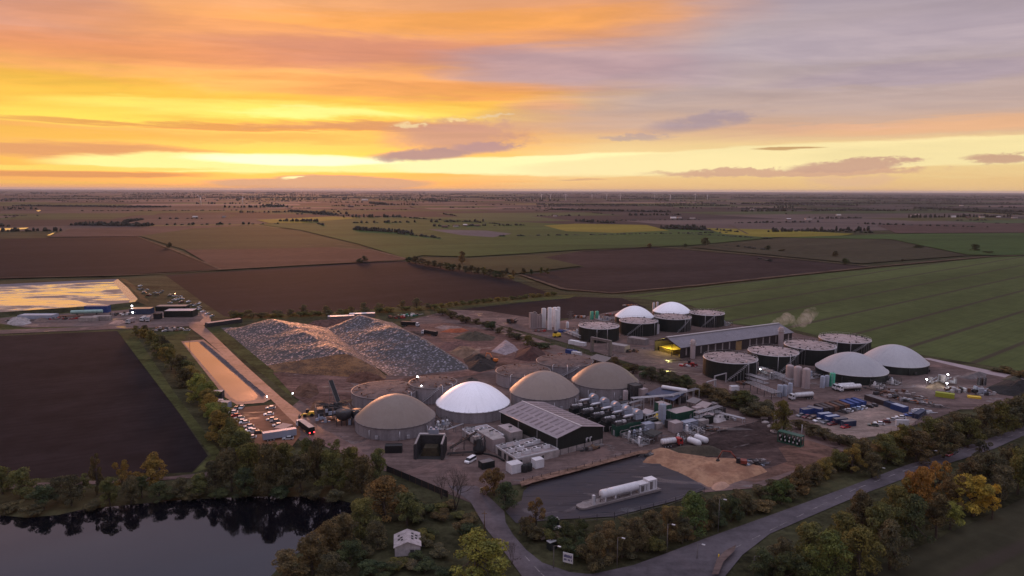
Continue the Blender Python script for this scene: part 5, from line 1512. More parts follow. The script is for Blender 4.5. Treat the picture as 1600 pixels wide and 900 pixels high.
# --- five engine rows
for k in range(5):
    px, py = 963-17*(4-k), 683-6.9*(4-k)
    P = W(px, py)
    t = thing('engine_unit', f'dark green generator with silver exhaust and pale hood, {ORD[k]} row from the back', 'generator', P, A1, 'generator rows')
    m = M['green'] if k == 4 else M['dark_w']
    b = MB(); b.box(6.5,1.6,.1,13,3.2,4.3); b.box(6.5,1.6,0,13.2,3.4,.2)
    for j in range(16): b.box(.5+j*.8, -.03, .4, .3, .08, 3.7)
    b.build('enclosure', m, t)
    b = MB(); b.box(2.0,1.6,4.4,3.0,2.6,1.2); b.box(5.0,1.2,4.4,2.0,1.6,.8); b.box(9.5,2.2,4.4,4.5,1.6,1.0)
    for q in ((.6,.3),(3.5,.3),(.6,2.9),(3.5,2.9)): b.tube((q[0],q[1],4.4),(q[0],q[1],6.6),.07,4)
    b.tube((.6,.3,6.6),(3.5,.3,6.6),.06,4); b.tube((.6,2.9,6.6),(3.5,2.9,6.6),.06,4)
    b.build('roof_plant', M['dark'], t)
    b = MB()
    for q in range(3): b.cyl(1.2+q*1.0, 1.6, 5.61, .42, .5, 12)
    b.box(5.0,1.4,5.21,1.5,1.3,.9); b.build('fan_unit', M['white'], t)
    b = MB(); b.capsule((5.6,1.6,7.3),(10.2,1.6,7.3),.62,14,.4); b.tube((4.6,1.6,7.3),(5.6,1.6,7.3),.3,8); b.build('silencer', M['steel'], t)
    for q in (6.4, 9.4): MB().box(q,1.6,4.41,.2,1.0,2.3).build('silencer_leg', M['dark'], t)
    # white curved hood: a half drum on a duct
    b = MB(); n = 10; cx, cz, rr, wd = 12.4, 7.6, 1.9, 2.7
    for j in range(n+1):
        a = math.pi*.95*j/n
        for y in (0, 1): b.v.append((cx+rr*math.cos(a), 1.6+(y-.5)*wd, cz+rr*math.sin(a)))
    for j in range(n): b.face((2*j,2*j+1,2*j+3,2*j+2), True)
    b.face([2*j for j in range(n+1)][::-1]); b.face([2*j+1 for j in range(n+1)])
    b.box(cx,1.6,5.4,3.8,wd,2.2); b.build('exhaust_hood', M['bluegrey'], t)
    b = MB(); b.box(cx,1.6,4.41,3.2,2.2,1.0); b.build('hood_plinth', M['dark'], t)
    b = MB(); b.cyl(14.4, 2.6, 0, .28, 10.4 if k in (0,3) else 8.6, 10); b.build('flue', M['dark'], t)
    b = MB(); b.box(-.05,1.6,.3,.08,1.1,2.2); b.build('door', M['rim'], t)
    b = MB()
    for (x_, y_) in ((0,.05),(4.2,.05),(8.4,.05),(12.8,.05),(0,3.15),(4.2,3.15),(8.4,3.15),(12.8,3.15)): b.box(x_,y_,4.4,.08,.08,1.1)
    for y_ in (.05,3.15):
        for z_ in (4.95,5.45): b.tube((0,y_,z_),(12.8,y_,z_),.04,4)
    b.build('guard_rail', M['rim_b'], t)
    b = MB(); b.path([(1.0,-1.4,.3),(1.0,-1.4,2.8),(6.0,-1.4,2.8),(6.0,-1.4,3.6),(13.5,-1.4,3.6)],.18,6); b.path([(3.0,-2.2,.3),(3.0,-2.2,2.2),(14.5,-2.2,2.2)],.22,6); b.build('pipework', M['rim_b'], t)
    for q in range(3): MB().box(2.5+q*4.2,-1.9,0,1.3,1.0,1.9+.4*(q % 2)).build('control_box', M['offw'] if q != 1 else M['dark'], t)
    for q in range(2): MB().lathe([(.55,0),(.55,2.6),(.3,2.9)],12,10.5+q*2.6,-2.6).build('oil_tank', M['bluegrey'], t)

# --- separation plant: low white cabins with roof fans beside the shed
def roof_units(t, L, Wd, H, spots, m=None):
    for (x, y, sx, sy) in spots:
        b = MB(); b.box(x*L,y*Wd,H,sx,sy,.9); u = b.build('roof_unit', m or M['offw'], t)
        b = MB()
        for q in (-.25, .25): b.cyl(x*L+q*sx, y*Wd, H+.9, min(.42, sy*.35), .12, 12)
        b.build('fan', M['dark'], u)
def cabin(pxl, pxf, pxr, H, label, wallm, roofm, units, parapet=True, name='plant_cabin', doors=(), pipes=True):
    Lp, Fp, Rp = W(*pxl), W(*pxf), W(*pxr)
    L = (Rp-Fp).dot(Vector((math.cos(A1), math.sin(A1), 0))); Wd = (Lp-Fp).dot(Vector((-math.sin(A1), math.cos(A1), 0)))
    t = thing(name, label, 'cabin', Fp, A1, 'white cabins beside the green shed')
    b = MB(); b.box(L/2,Wd/2,0,L,Wd,H); b.build('wall', wallm, t)
    b = MB(); b.box(L/2,Wd/2,H,L-.2,Wd-.2,.1); b.build('roof', roofm, t)
    if parapet:
        b = MB()
        b.box(L/2,.12,H,L,.24,.45); b.box(L/2,Wd-.12,H,L,.24,.45); b.box(.12,Wd/2,H,.24,Wd-.5,.45); b.box(L-.12,Wd/2,H,.24,Wd-.5,.45)
        b.build('parapet', M['white'], t)
        b = MB()
        for k_ in range(3): b.tube((.3,Wd*(.3+.2*k_),H+.5),(L-.4,Wd*(.3+.2*k_),H+.5),.16,6)
        b.build('roof_pipes', M['dark'], t)
    for (x, y, sx, sy) in units:
        b = MB(); b.box(x*L,y*Wd,H+.1,sx,sy,1.3); b.box(x*L,y*Wd,H+1.4,sx*.5,sy*1.1,.12); u = b.build('roof_unit', M['white'], t)
        b = MB(); b.cyl(x*L-.27*sx, y*Wd, H+1.4, .58, .2, 12); b.cyl(x*L+.27*sx, y*Wd, H+1.4, .58, .2, 12); b.build('fan', M['dark'], u)
    for (side, f, w_, h_) in doors:
        b = MB()
        if side == 'l': b.box(-.04, f*Wd, .1, .1, w_, h_)
        else: b.box(f*L, -.04, .1, w_, .1, h_)
        b.build('door', M['dark'], t)
    return t
rr = random.Random(2)
us = [(.10,.16,2.4,1.6),(.12,.48,2.6,1.6),(.10,.82,2.2,1.6),(.34,.20,3.0,1.9),(.33,.50,3.0,1.8),(.58,.22,3.0,1.8),(.60,.60,3.2,1.9),(.84,.26,2.6,1.7),(.82,.68,2.8,1.8),(.42,.84,2.2,1.4)]
cabin((770,709.5),(806.5,729.5),(871,713.5), 2.9, 'large low white cabin with roof fans in front of the green shed', M['offw'], M['pink_grey'], us, True, doors=(('l',.78,2.6,2.4),('l',.52,1.4,2.4),('l',.26,3.2,2.4),('f',.1,1.4,2.1),('f',.38,.9,2.0),('f',.62,.9,2.0)))
cabin((755,690),(770,707.5),(787,702), 5.0, 'tall white cabin with pale ridged roof beside the black separator', M['pink_grey'], M['offw'], [(.5,.5,1.2,1.0)], False, doors=(('l',.5,1.0,2.2),))
cabin((787,680),(798,694),(816,690), 4.6, 'tall off-white cabin at the back, nearest the green shed wall', M['offw'], M['pink_grey'], [(.3,.3,1.0,.8)], False, doors=(('f',.3,1.2,2.0),))
cabin((722,682),(748,699),(786,690), 2.8, 'long low grey-white cabin with dark side openings nearest the white dome', M['offw'], M['pink_grey'], us[:7]+[(.3,.8,1.6,1.2)], True, doors=(('l',.62,3.4,2.2),('l',.2,2.0,2.0)))
for i, (pf, L, H) in enumerate((((799.5,742),4.6,3.5),((837,733.5),3.6,3.3))):
    container(pf[0], pf[1], L, L*.86, H, M['white'], f'plain white cube-shaped tank box, {("larger one at left","smaller one at right")[i]}, by the access bank', 'white boxes at the cabin front', A1, 'white_box', 'box', 'f', False, False, M['white'])
for i, px in enumerate(((819,737.5),(826,735.5))):
    P = W(*px); t = thing('black_tank', f'round black tank between the white boxes, {("left","right")[i]} one', 'tank', P, 0, 'black tanks between the boxes')
    MB().lathe([(1.3,0),(1.3,2.6),(1.0,2.9),(.3,3.0)], 20).build('shell', M['black'], t); MB().cyl(0,0,3.0,.35,.2,12).build('lid', M['dark'], t)
container(754,735,5.0,3.2,2.7,M['dark_w'],'dark green hut with flat grey roof near the yard entrance',None,A1,'green_hut','hut','f',True,True,M['rim_b'])

# black cyclone machine and conveyors
P = W(748,709)
t = thing('black_separator', 'black drum-shaped separator machine beside the white van', 'machine', P, A1)
MB().lathe([(1.6,0),(2.2,1.2),(2.3,2.6),(1.2,3.4),(.9,5.6),(.6,5.8)], 18).build('drum', M['black'], t)
b = MB()
for k in range(4): b.tube((1.8*math.cos(k*1.57),1.8*math.sin(k*1.57),3.0),(.9*math.cos(k*1.57+.5),.9*math.sin(k*1.57+.5),7.0),.12,5)
b.path([(1.0,0,5.6),(2.6,.5,6.6),(3.2,.6,4.0),(3.0,.4,.4)], .22, 6); b.build('pipework', M['dark'], t)
b = MB(); b.box(-.6,1.0,5.8,2.2,1.6,1.0); b.build('drive_head', M['offw'], t)
def conveyor(p0, z0, p1, z1, w, label, m=None, name='conveyor', belt=None):
    a, c = W(*p0), W(*p1)
    a = Vector((a.x,a.y,z0)); c = Vector((c.x,c.y,z1)); d = c-a; L = math.hypot(d.x,d.y); rz = math.atan2(d.y,d.x)
    t = thing(name, label, 'conveyor', (a.x,a.y,0), rz)
    b = MB()
    for s in (-1, 1):
        b.hexa([(0,s*w/2-.06,z0),(L,s*w/2-.06,z1),(L,s*w/2+.06,z1),(0,s*w/2+.06,z0)],[(0,s*w/2-.06,z0+.5),(L,s*w/2-.06,z1+.5),(L,s*w/2+.06,z1+.5),(0,s*w/2+.06,z0+.5)])
    b.build('side_rail', m or M['dark'], t)
    b = MB(); b.hexa([(0,-w/2+.07,z0+.2),(L,-w/2+.07,z1+.2),(L,w/2-.07,z1+.2),(0,w/2-.07,z0+.2)],[(0,-w/2+.07,z0+.3),(L,-w/2+.07,z1+.3),(L,w/2-.07,z1+.3),(0,w/2-.07,z0+.3)]); b.build('belt', belt or M['black'], t)
    for f in (.12, .55, .92):
        b = MB(); z = z0+(z1-z0)*f
        for s in (-1, 1): b.tube((L*f-.4,s*w*.6,0),(L*f,s*w/2,z+.1),.09,5)
        b.tube((L*f-.2,-w*.55,z*.5),(L*f-.2,w*.55,z*.5),.06,4); b.build('leg', m or M['dark'], t)
    return t
conveyor((703,706),1.2,(745,701),6.6,1.1,'long black inclined conveyor from the feed bunker to the black separator')
conveyor((699,712),.6,(745,712),1.4,.9,'low dark conveyor trough lying between bunker and black separator')
b = MB(); t = thing('hose_run','dark hose snaking across the dirt behind the white van','hose',W(760,712))
q = [W(x,y)-W(760,712) for x,y in ((752,710),(765,712),(778,716),(788,722))]; MB().path([(p.x,p.y,.5) for p in q],.35,8).build('hose', M['black'], t)

# feed bunker: three walls, feed inside, feeder head at the back
FL, FR, BL = W(648,719), W(691.5,719.5), W(655,698)
rz = angle(FL, FR); L = (FR-FL).length; D = 11.0; H = zat(FL, 648, 699)+1.2
t = thing('feed_bunker', 'open fronted concrete feed bunker with dark interior below the beige dome', 'bunker', FL, rz)
b = MB(); b.box(.3,D/2,0,.6,D,H); b.box(L-.3,D/2,0,.6,D,H); b.box(L/2,D-.3,0,L-1.22,.6,H); b.build('wall', M['dark'], t)
for x_ in (.3, L-.3): MB().box(x_,D/2,H,.7,D+.1,.25).build('wall_edge', M['conc'], t)
b = MB(); b.box(L/2,D/2,.05,L-1.24,D-1.0,.2); b.build('floor', M['black'], t)
b = MB()
for k in range(6):
    for s in (-.25, L+.25): b.box(s, .8+k*(D-1.6)/5, 0, .5, .35, H*.9)
b.build('buttress', M['dark'], t)
b = MB(); b.box(L/2,D-.3,H,L*.95,1.2,.5); b.build('wall_cap', M['rim'], t)
b = MB(); b.box(L*.55,D+.2,H+.5,3.8,2.2,1.6); b.cyl(L*.45,D+.2,H+2.1,.5,.8,12); b.cyl(L*.65,D+.2,H+2.1,.5,.8,12); b.build('feeder_head', M['bluegrey'], t)
b = MB(); b.box(L*.5,D*.62,.26,L*.7,D*.6,H*.45,0,.7); b.build('feed_load', mat('dark_silage', (.045,.034,.020), .95, var=.4, scale=.8, bump=1), t)
container(601.5,709,6.4,3.0,3.0,M['black'],'black open skip standing alone below the leftmost beige dome',None,R(4),'skip','skip','f',False,True)
# feed plant left of the beige dome
P = W(528,658)
t = thing('feed_plant', 'dark grey clattering feed plant of frames and hoppers left of the beige dome', 'machine', P, R(20))
rr = random.Random(12); b = MB()
for k in range(5):
    for j in range(3):
        b.tube((-9+k*3.6,-1+j*3.5,0),(-9+k*3.6,-1+j*3.5,6.5),.13,4)
for z in (2.4,4.6,6.5):
    for j in range(3): b.tube((-9,-1+j*3.5,z),(5.4,-1+j*3.5,z),.11,4)
    for k in range(5): b.tube((-9+k*3.6,-1,z),(-9+k*3.6,6,z),.11,4)
b.build('frame', M['rim_b'], t)
b = MB()
for k in range(4): b.box(-7.2+k*3.6,2.5,2.6,2.9,5,rr.uniform(2.0,4.6),0,.85)
b.build('hopper', M['dark'], t)
b = MB()
for k in range(22): b.box(rr.uniform(-9,6),rr.uniform(-1.6,-1.0),rr.uniform(.2,5),rr.uniform(.5,1.6),.5,rr.uniform(.5,1.5))
b.build('control_box', M['bluegrey'], t)
b = MB()
for k in range(20): b.tube((rr.uniform(-9,5),rr.uniform(-1,5),6.6),(rr.uniform(-9,5),rr.uniform(-1,5),rr.uniform(6.6,8.2)),.16,5)
b.build('pipework', M['dark'], t)
P = W(545,663)
t = thing('mixer_tanks', 'dark rounded mixer hopper on legs between feed plant and beige dome', 'machine', P, R(15))
b = MB(); b.lathe([(1.0,2.0),(3.2,3.4),(3.4,6.2),(3.0,6.6)], 20, -2, 0); b.build('hopper', M['dark'], t)
b = MB(); b.lathe([(1.0,1.6),(2.4,3.0),(2.6,5.6),(2.2,6.0)], 20, 3.6, 1); b.build('hopper', M['dark'], t)
b = MB()
for k in range(6): b.tube((-5+k*2,-2,0),(-5+k*2,-2,4),.16,5); b.tube((-5+k*2,2.4,0),(-5+k*2,2.4,4),.16,5)
b.build('leg', M['dark'], t)
b = MB(); b.box(.5,-1,0,1.4,1.2,2.6); b.box(3,-1.2,0,1.2,1.2,3.0); b.build('cabinet', M['bluegrey'], t)
conveyor((531,649),4.6,(518,640),13.5,2.0,'steep wide conveyor rising over the dark feed plant', M['rim_b'])
conveyor((530,650),6.2,(551,650),7.0,1.6,'ochre coloured level conveyor above the dark mixer hoppers', M['timber'], belt=M['timber'])

# pump group between the two left domes
def valve_group(px, py, label, n=8, rz=A1, m=None, tanks=3, spread=7, seed=1, cat='pump unit', name='pump_group'):
    P = W(px, py); r = random.Random(seed)
    t = thing(name, label, cat, P, rz)
    b = MB()
    for k in range(n):
        y = (k/n-.5)*spread; b.path([(-spread/2,y,.6),(spread*.1*r.uniform(-1,3),y,.6),(spread*.1,y,r.uniform(1,2.6)),(spread/2,y*r.uniform(.3,1),r.uniform(.8,2.2))], .14, 6)
    for k in range(4): b.tube((-spread/2+k*spread/3,-spread/2,r.uniform(.5,1.8)),(-spread/2+k*spread/3,spread/2,r.uniform(.5,1.8)),.12,6)
    b.build('pipework', m or M['rim'], t)
    for k in range(tanks):
        b = MB(); b.lathe([(.65,0),(.65,r.uniform(1.8,3.2)),(.3,3.4)], 14, -spread*.3+k*spread*.3, r.uniform(-1,1)*spread*.3); b.build('vessel', M['bluegrey'] if k % 2 else M['white'], t)
    b = MB()
    for k in range(7): b.box(r.uniform(-.5,.5)*spread, r.uniform(-.5,.5)*spread, 0, r.uniform(.6,1.8), r.uniform(.6,1.6), r.uniform(.6,1.8), r.random())
    b.build('pump', M['offw'], t)
    b = MB()
    for k in range(4):
        for s_ in (-1, 1): b.box((k/3-.5)*spread, s_*spread*.45, 0, .16, .16, 3.4)
    for s_ in (-1, 1):
        for z_ in (1.9, 3.3): b.box(0, s_*spread*.45, z_, spread, .12, .14)
    for k in range(4): b.box((k/3-.5)*spread, 0, 3.3, .12, spread*.9, .14)
    b.build('frame', M['dark'], t)
    return t
valve_group(691,668,'tangle of white pumps and pipes between the beige and white domes',seed=3)
valve_group(990,683,'pale blue vessel cluster with pipework beside the last generator row',seed=4,tanks=4,spread=9)
valve_group(1003,692,'low ring of white pumps on the ground in front of the dark table canopy',seed=5,tanks=1,spread=7)
valve_group(1082,675,'row of white pumps at the foot of the grey cabinets',seed=6,tanks=2,spread=8)
valve_group(1064,690,'small pale vessel standing behind the red lorry',seed=16,tanks=1,spread=3,n=2)
valve_group(1395,600,'small pump group at the foot of the nearer pale dome',seed=7,tanks=2,spread=6,rz=A2)
valve_group(1372,606,'white pipe assembly in front of the nearer pale dome',seed=8,tanks=1,spread=6,rz=A2)
valve_group(1108,646,'stacked pale pipework behind the small green shed',seed=9,tanks=0,spread=9)
valve_group(905,520,'grey pipework in front of the slim white silos',seed=10,tanks=2,spread=10,rz=A2)
valve_group(1133,508,'pale pipework beside the right end dark tank of the far row',seed=13,tanks=2,spread=8,rz=A2)
valve_group(945,500,'grey gas-cleaning pipework behind the leftmost dark tank',seed=14,tanks=2,spread=13,rz=A2,n=9)
valve_group(1205,588,'tangled pipework below the pinkish grey silos',seed=15,tanks=2,spread=12,rz=A2,n=9)
valve_group(1262,588,'tangled grey pipework behind the pinkish grey silos',seed=17,tanks=2,spread=12,rz=A2,n=9)
valve_group(1310,580,'pipework at the foot of the right end barn tank',seed=18,tanks=1,spread=8,rz=A2,n=5)

def pipe_rack(p0, p1, H, wd, label, n=4, levels=2, m=None):
    a, c = W(*p0), W(*p1); rz = angle(a, c); L = (c-a).length
    t = thing('pipe_rack', label, 'pipe rack', a, rz, 'steel pipe racks')
    k = max(2, int(L/4.5))
    for i in range(k+1):
        b = MB(); x = L*i/k
        for y in (0, wd): b.box(x,y,0,.22,.22,H)
        for z in range(1, levels+1): b.box(x,wd/2,H*z/levels-.2,.2,wd-.2,.2)
        b.build('trestle', m or M['rim_b'], t)
    b = MB()
    for z in range(1, levels+1):
        for j in range(n): y = wd*(j+.5)/n; b.tube((-.5,y,H*z/levels+.16),(L+.5,y,H*z/levels+.16),.15,6)
    b.build('pipe_bundle', M['rim'], t)
    return t
pipe_rack((1162,607),(1205,625),3.2,6,'long dark pipe rack with white rail behind the far yard dirt road',5,1,M['dark'])
pipe_rack((1150,592),(1192,606),4.0,4,'pipe rack at the foot of the tank nearest the bank')
pipe_rack((1180,583),(1232,604),3.2,5,'pipe rack running towards the pinkish grey silos')
pipe_rack((990,641),(1052,636),5.2,3,'tall white pipe rack in front of the dark flat canopy',4,1,M['rim'])
pipe_rack((1052,636),(1092,625),5.2,3,'white pipe rack at the right of the dark flat canopy',3,1,M['rim'])
pipe_rack((1120,652),(1160,662),2.0,2,'low railing-like pipe rack at the right end of the works',3,1,M['rim'])
pipe_rack((700,681),(724,672),2.4,1.2,'short pipe rack beside the white dome wall',2,1)
pipe_rack((880,522),(905,532),3.0,3,'pipe rack left of the leftmost dark tank')
def portal(p0, p1, H, label, th=.45, m=None):
    a, c = W(*p0), W(*p1); rz = angle(a, c); L = (c-a).length
    t = thing('steel_portal', label, 'portal frame', a, rz, 'steel portals')
    MB().box(0,0,0,th,th,H).build('post', m or M['rim'], t); MB().box(L,0,0,th,th,H).build('post', m or M['rim'], t)
    b = MB(); b.box(L/2,0,H,L+th,th,th*.9); b.tube((L*.12,0,H),(0,0,H*.85),.1,4); b.build('beam', m or M['rim'], t)
portal((925,550),(953,556),8.2,'large grey goalpost frame over the haul road below the dark tanks',1.6,M['rim_b'])
portal((1116,603),(1134,598),5.0,'grey goalpost frame in front of the tank nearest the bank')
portal((1104,610),(1118,606),4.2,'small grey goalpost frame beside the dirt road')

# canopies, sheds and boxes in the near yard's right part
def canopy(pxs, H, label, roofm, th=.3, legs=True, name='canopy', cat='canopy', group=None):
    p = [W(*q) for q in pxs]; c = sum(p, Vector())/len(p)
    t = thing(name, label, cat, c, 0, group)
    loc = [(q.x-c.x, q.y-c.y) for q in p]
    a = sum(loc[i][0]*loc[(i+1) % len(loc)][1]-loc[(i+1) % len(loc)][0]*loc[i][1] for i in range(len(loc)))
    if a < 0: loc.reverse()
    MB().prism(loc, H-th, H).build('roof', roofm, t)
    if legs:
        n = len(loc)
        for i in range(n):
            for f in (.04, .5):
                x = loc[i][0]*(1-f)+loc[(i+1) % n][0]*f; y = loc[i][1]*(1-f)+loc[(i+1) % n][1]*f
                MB().box(x*.97, y*.97, 0, .25, .25, H-th).build('post', M['rim_b'], t)
    return t
canopy([(1008,630),(1052,641),(1069,629),(1030,619)], 4.6, 'wide dark flat roofed canopy behind the small green shed', M['dblue'])
canopy([(1071,640),(1086,644),(1096,637),(1082,633)], 4.0, 'small grey flat roofed canopy right of the dark canopy', M['rim_b'])
canopy([(1086,647),(1102,652),(1112,644),(1097,640)], 4.2, 'pinkish grey raised platform at the back of the works', M['pink_grey'])
canopy([(1096,660),(1108,663),(1116,655),(1104,652)], 2.6, 'low pinkish slab roof beside the small green shed', M['pink_grey'])
canopy([(1004,688),(1020,695),(1035,687),(1018,681)], 3.2, 'dark table-like canopy beside the pale blue vessels', M['dark_w'])
canopy([(1020,660),(1032,664),(1036,656),(1025,653)], 2.2, 'low open store of bright yellow sheets left of the tall grey silo', M['yellow'])
canopy([(1000,652),(1014,656),(1022,650),(1008,646)], 2.4, 'low pinkish slab beside the generator rows', M['pink_grey'])
container(1038,655,4.2,6.6,6.2,M['green'],'tall dark green box end of the small green shed',None,A1,'green_shed_tower','shed','f',True,True,M['pink_grey'])
container(1056,661,11.5,6.4,4.2,M['green'],'small low green shed with pinkish flat roof, right of the tall box',None,A1,'small_green_shed','shed','f',True,True,M['pink_grey'])
container(1054,678,4.6,4.0,4.4,M['pink_grey'],'square grey cabinet at the near end of the cabinet row',None,A1,'grey_cabinet','cabinet','f',True,False)
container(1070,674,7.6,3.2,3.6,M['bluegrey'],'long pale blue cabinet with dark panel in the cabinet row',None,A1,'grey_cabinet','cabinet','f',True,True)
container(1008,676,5.0,3.2,3.4,M['bluegrey'],'rounded pale grey box beside the pale blue vessels',None,A1,'grey_cabinet','cabinet','f',True,False)
container(991,629,5.0,5.2,8.0,M['dark'],'tall dark grey plant tower beside the rightmost beige dome',None,A1,'plant_tower','tower','f',True,False)
container(1003,630,3.6,3.6,6.6,M['pink_grey'],'tall pinkish plant tower right of the dark grey one',None,A1,'plant_tower','tower','f',True,False)
P = W(1053,625); t = thing('gas_cylinder','long white horizontal cylinder on the back edge of the dark canopy','tank',P,R(-32))
MB().capsule((-6,0,5.6),(6,0,5.6),.9,14).build('vessel', M['white'], t)
for x in (-3.5,3.5): MB().box(x,0,0,.3,1.4,4.9).build('leg', M['rim_b'], t)
silo(1079,661,649,3.2, M['dark'], 'thin dark flue standing on the small green shed side', 'flue')

for args in ((1016,668,4.5,2.6,3.0,'dark_w','dark green box between pale vessels and tall grey silo'),(1026,672,3.2,2.4,2.6,'offw','small pale box left of the square grey cabinet'),(1044,670,3.0,2.2,3.4,'dark','dark narrow cabinet at the foot of the tall grey silo'),
   (1094,668,5.0,2.6,2.8,'offw','pale box at the right end of the cabinet row'),(1104,664,4.0,2.4,3.4,'dark_w','dark box right of the cabinet row'),(1088,655,4.0,3.0,5.0,'pink_grey','tall pinkish box behind the small green shed'),
   (1110,643,5.0,3.0,3.2,'rim_b','grey box among the frames at the back of the works'),(1124,648,4.0,3.0,2.6,'dark','dark box in front of the dividing bank shrubs'),(972,640,5.0,2.6,3.2,'dark','dark box at the far end of the generator rows'),
   (985,652,3.4,2.4,3.4,'offw','pale box at the exhaust end of the middle generator row'),(1000,662,4.0,2.4,3.0,'dark_w','dark box at the exhaust end of the nearest generator row'),(1030,646,3.6,2.6,4.4,'rim_b','grey box behind the bright yellow sheets'),
   (1060,632,6.0,3.0,3.2,'dark','dark box under the pipe rack beside the dark canopy')):
    container(args[0],args[1],args[2],args[3],args[4],M[args[5]],args[6],None,A1,'plant_box','cabinet','f',True,args[2] > 4)
pipe_rack((966,652),(1004,641),4.6,2,'pipe rack crossing behind the generator rows',3,2)
pipe_rack((1012,664),(1046,654),4.0,1.6,'pipe rack between generator rows and tall grey silo',3,2,M['rim'])
pipe_rack((1092,662),(1128,651),4.4,3,'pipe rack at the back right of the works',4,2)
# far yard boxes
container(897,538,7,3,2.6,M['white'],'white container below the leftmost dark tank','white containers on the haul road',A2+R(-65),'container','container','c',True,True)
container(907,540,7,3,2.4,M['white'],'white container nearer the grey goalpost frame','white containers on the haul road',A2+R(-65),'container','container','c',True,True)
container(966,548,13,6,4.2,M['conc'],'long grey concrete box in front of the leftmost dark tank',None,A2+R(-70),'grey_tank_box','tank','c',False,True)
container(997,537,13,6,4.0,M['conc'],'long grey concrete box between dark tanks and barn mouth',None,A2+R(-70),'grey_tank_box','tank','c',False,True)
container(1021,522,7,4,7,M['rim'],'tall pale caged box between the dark tanks of the far row',None,A2,'caged_box','cage','c',False,True)
container(881,519,8,3,1.6,M['blue'],'low blue sheeted stack beside the slim white silos',None,R(10),'blue_stack','stack','c',False,False)
container(1183,577,8,6,5.2,M['pink_grey'],'lit pinkish grey cabin between the two nearest barn tanks',None,A2,'plant_cabin','cabin','c',True,True)
container(1198,581,9,3.4,3.0,M['bluegrey'],'pale low box in front of the second barn tank',None,A2+R(-8),'container','container','c',True,True)
container(1147,610,4.2,2.6,2.4,M['white'],'small white van-like cabin beside the dirt road',None,R(10),'site_cabin','cabin','c',True,False)
container(1153,540+0,3,3,3,M['yellow'],'x') if False else None
container(893,553,7.5,2.6,2.6,M['blue'],'blue container on the bank, left half of the pair',None,A2+R(-68),'container','container','c',True,True)
container(901,556,6,2.6,2.6,M['white'],'white container on the bank next to the blue one',None,A2+R(-68),'container','container','c',True,True)
container(911,566,6,3,2.6,M['dblue'],'dark teal cabin on the bank near the lamp mast',None,A2+R(-65),'site_cabin','cabin','c',True,True,M['rim_b'])
canopy([(920,566),(944,574),(956,566),(932,560)], 2.8, 'flat grey roofed lean-to on the bank behind the rightmost beige dome', M['rim_b'])
# yellow machine
P = W(870,527); t = thing('yellow_machine','yellow machine standing by the haul road below the white silos','machine',P,R(20))
b = MB(); b.box(0,0,.9,5.6,2.4,2.0,0,.9); b.build('body', M['yellow'], t)
b = MB(); b.box(-1.2,0,2.9,1.8,1.9,1.4,0,.85); b.build('cab', M['glass'], t)
for x in (-1.8,1.8):
    for y in (-1.2,1.2): b = MB(); b.tube((x,y-.25,.7),(x,y+.25,.7),.7,14); b.build('wheel', M['black'], t)

# white tanker platform on the asphalt yard
A_, B_ = W(921,797), W(1033,768.5)
rz = angle(A_, B_); L = (B_-A_).length; Wd = 4.2
t = thing('tank_trailer', 'long white gas tank on a white flat trailer bed in the asphalt yard', 'tank trailer', A_, rz)
b = MB(); b.prism([(0,0),(L,0),(L,Wd),(0,Wd),(-2.2,Wd*.92),(-3.0,Wd*.75),(-3.0,Wd*.25),(-2.2,Wd*.08)], .35, .95); b.build('deck', M['conc'], t)
b = MB(); b.box(L/2,.04,.95,L,.1,.25); b.box(L/2,Wd-.04,.95,L,.1,.25); b.build('kerb_rail', M['offw'], t)
b = MB()
for k in range(10): b.box(1+k*(L-2)/9, Wd/2, 0, .5, Wd*.7, .34)
b.build('bearer', M['dark'], t)
x0, x1 = L*.22, L*.70
b = MB(); b.capsule((x0,Wd*.55,3.0),(x1,Wd*.55,3.0),1.45,24,.4); ves = b.build('vessel', M['white'], t)
for x in (x0+.6, x0+4.6, x1-3.2):
    b = MB(); b.box(x,Wd*.55-1.2,.96,.4,.3,1.6); b.box(x,Wd*.55+1.2,.96,.4,.3,1.6); b.box(x,Wd*.55,.96,.34,2.1,.5); b.build('saddle', M['white'], t)
b = MB(); b.tube((x0+2,Wd*.55,4.4),(x0+2,Wd*.55,5.2),.08,5); b.path([(x0+1,.8,1.1),(x0+6,.8,1.1),(x0+6,.8,2.0),(x1-2,.8,1.8)],.12,6); b.path([(x0+5,1.2,1.5),(x1-3,1.2,1.5)],.16,6)
b.path([(x0-1.2,1.4,1.0),(x0-1.2,1.4,2.6),(x0-.4,Wd*.55,2.9)],.14,6); b.path([(x0-2.4,2.4,1.0),(x0-2.4,2.4,2.2),(x0-.6,Wd*.6,2.3)],.16,6)
b.build('pipework', M['rim_b'], t)
b = MB(); b.box(x0-4.0,1.2,.96,.8,.9,3.0); b.box(x0-3.4,2.2,.96,.7,.7,1.8); b.build('valve_cabinet', M['white'], t)
for (f, ln, hh) in ((.735,3.6,2.9),(.86,3.6,3.6)):
    b = MB(); b.box(L*f+1.0,Wd*.52,.96,ln,Wd*.72,hh); u = b.build('control_cabin', M['white'], t)
    b = MB()
    for k in range(3): b.box(L*f-.2+k*1.1, Wd*.52-Wd*.36-.03, 1.5, .12, .06, hh-.9)
    b.box(L*f+.3, Wd*.52-Wd*.36-.04, 1.4, .9, .06, hh-1.0); b.build('vent_panel', M['rim_b'], u)

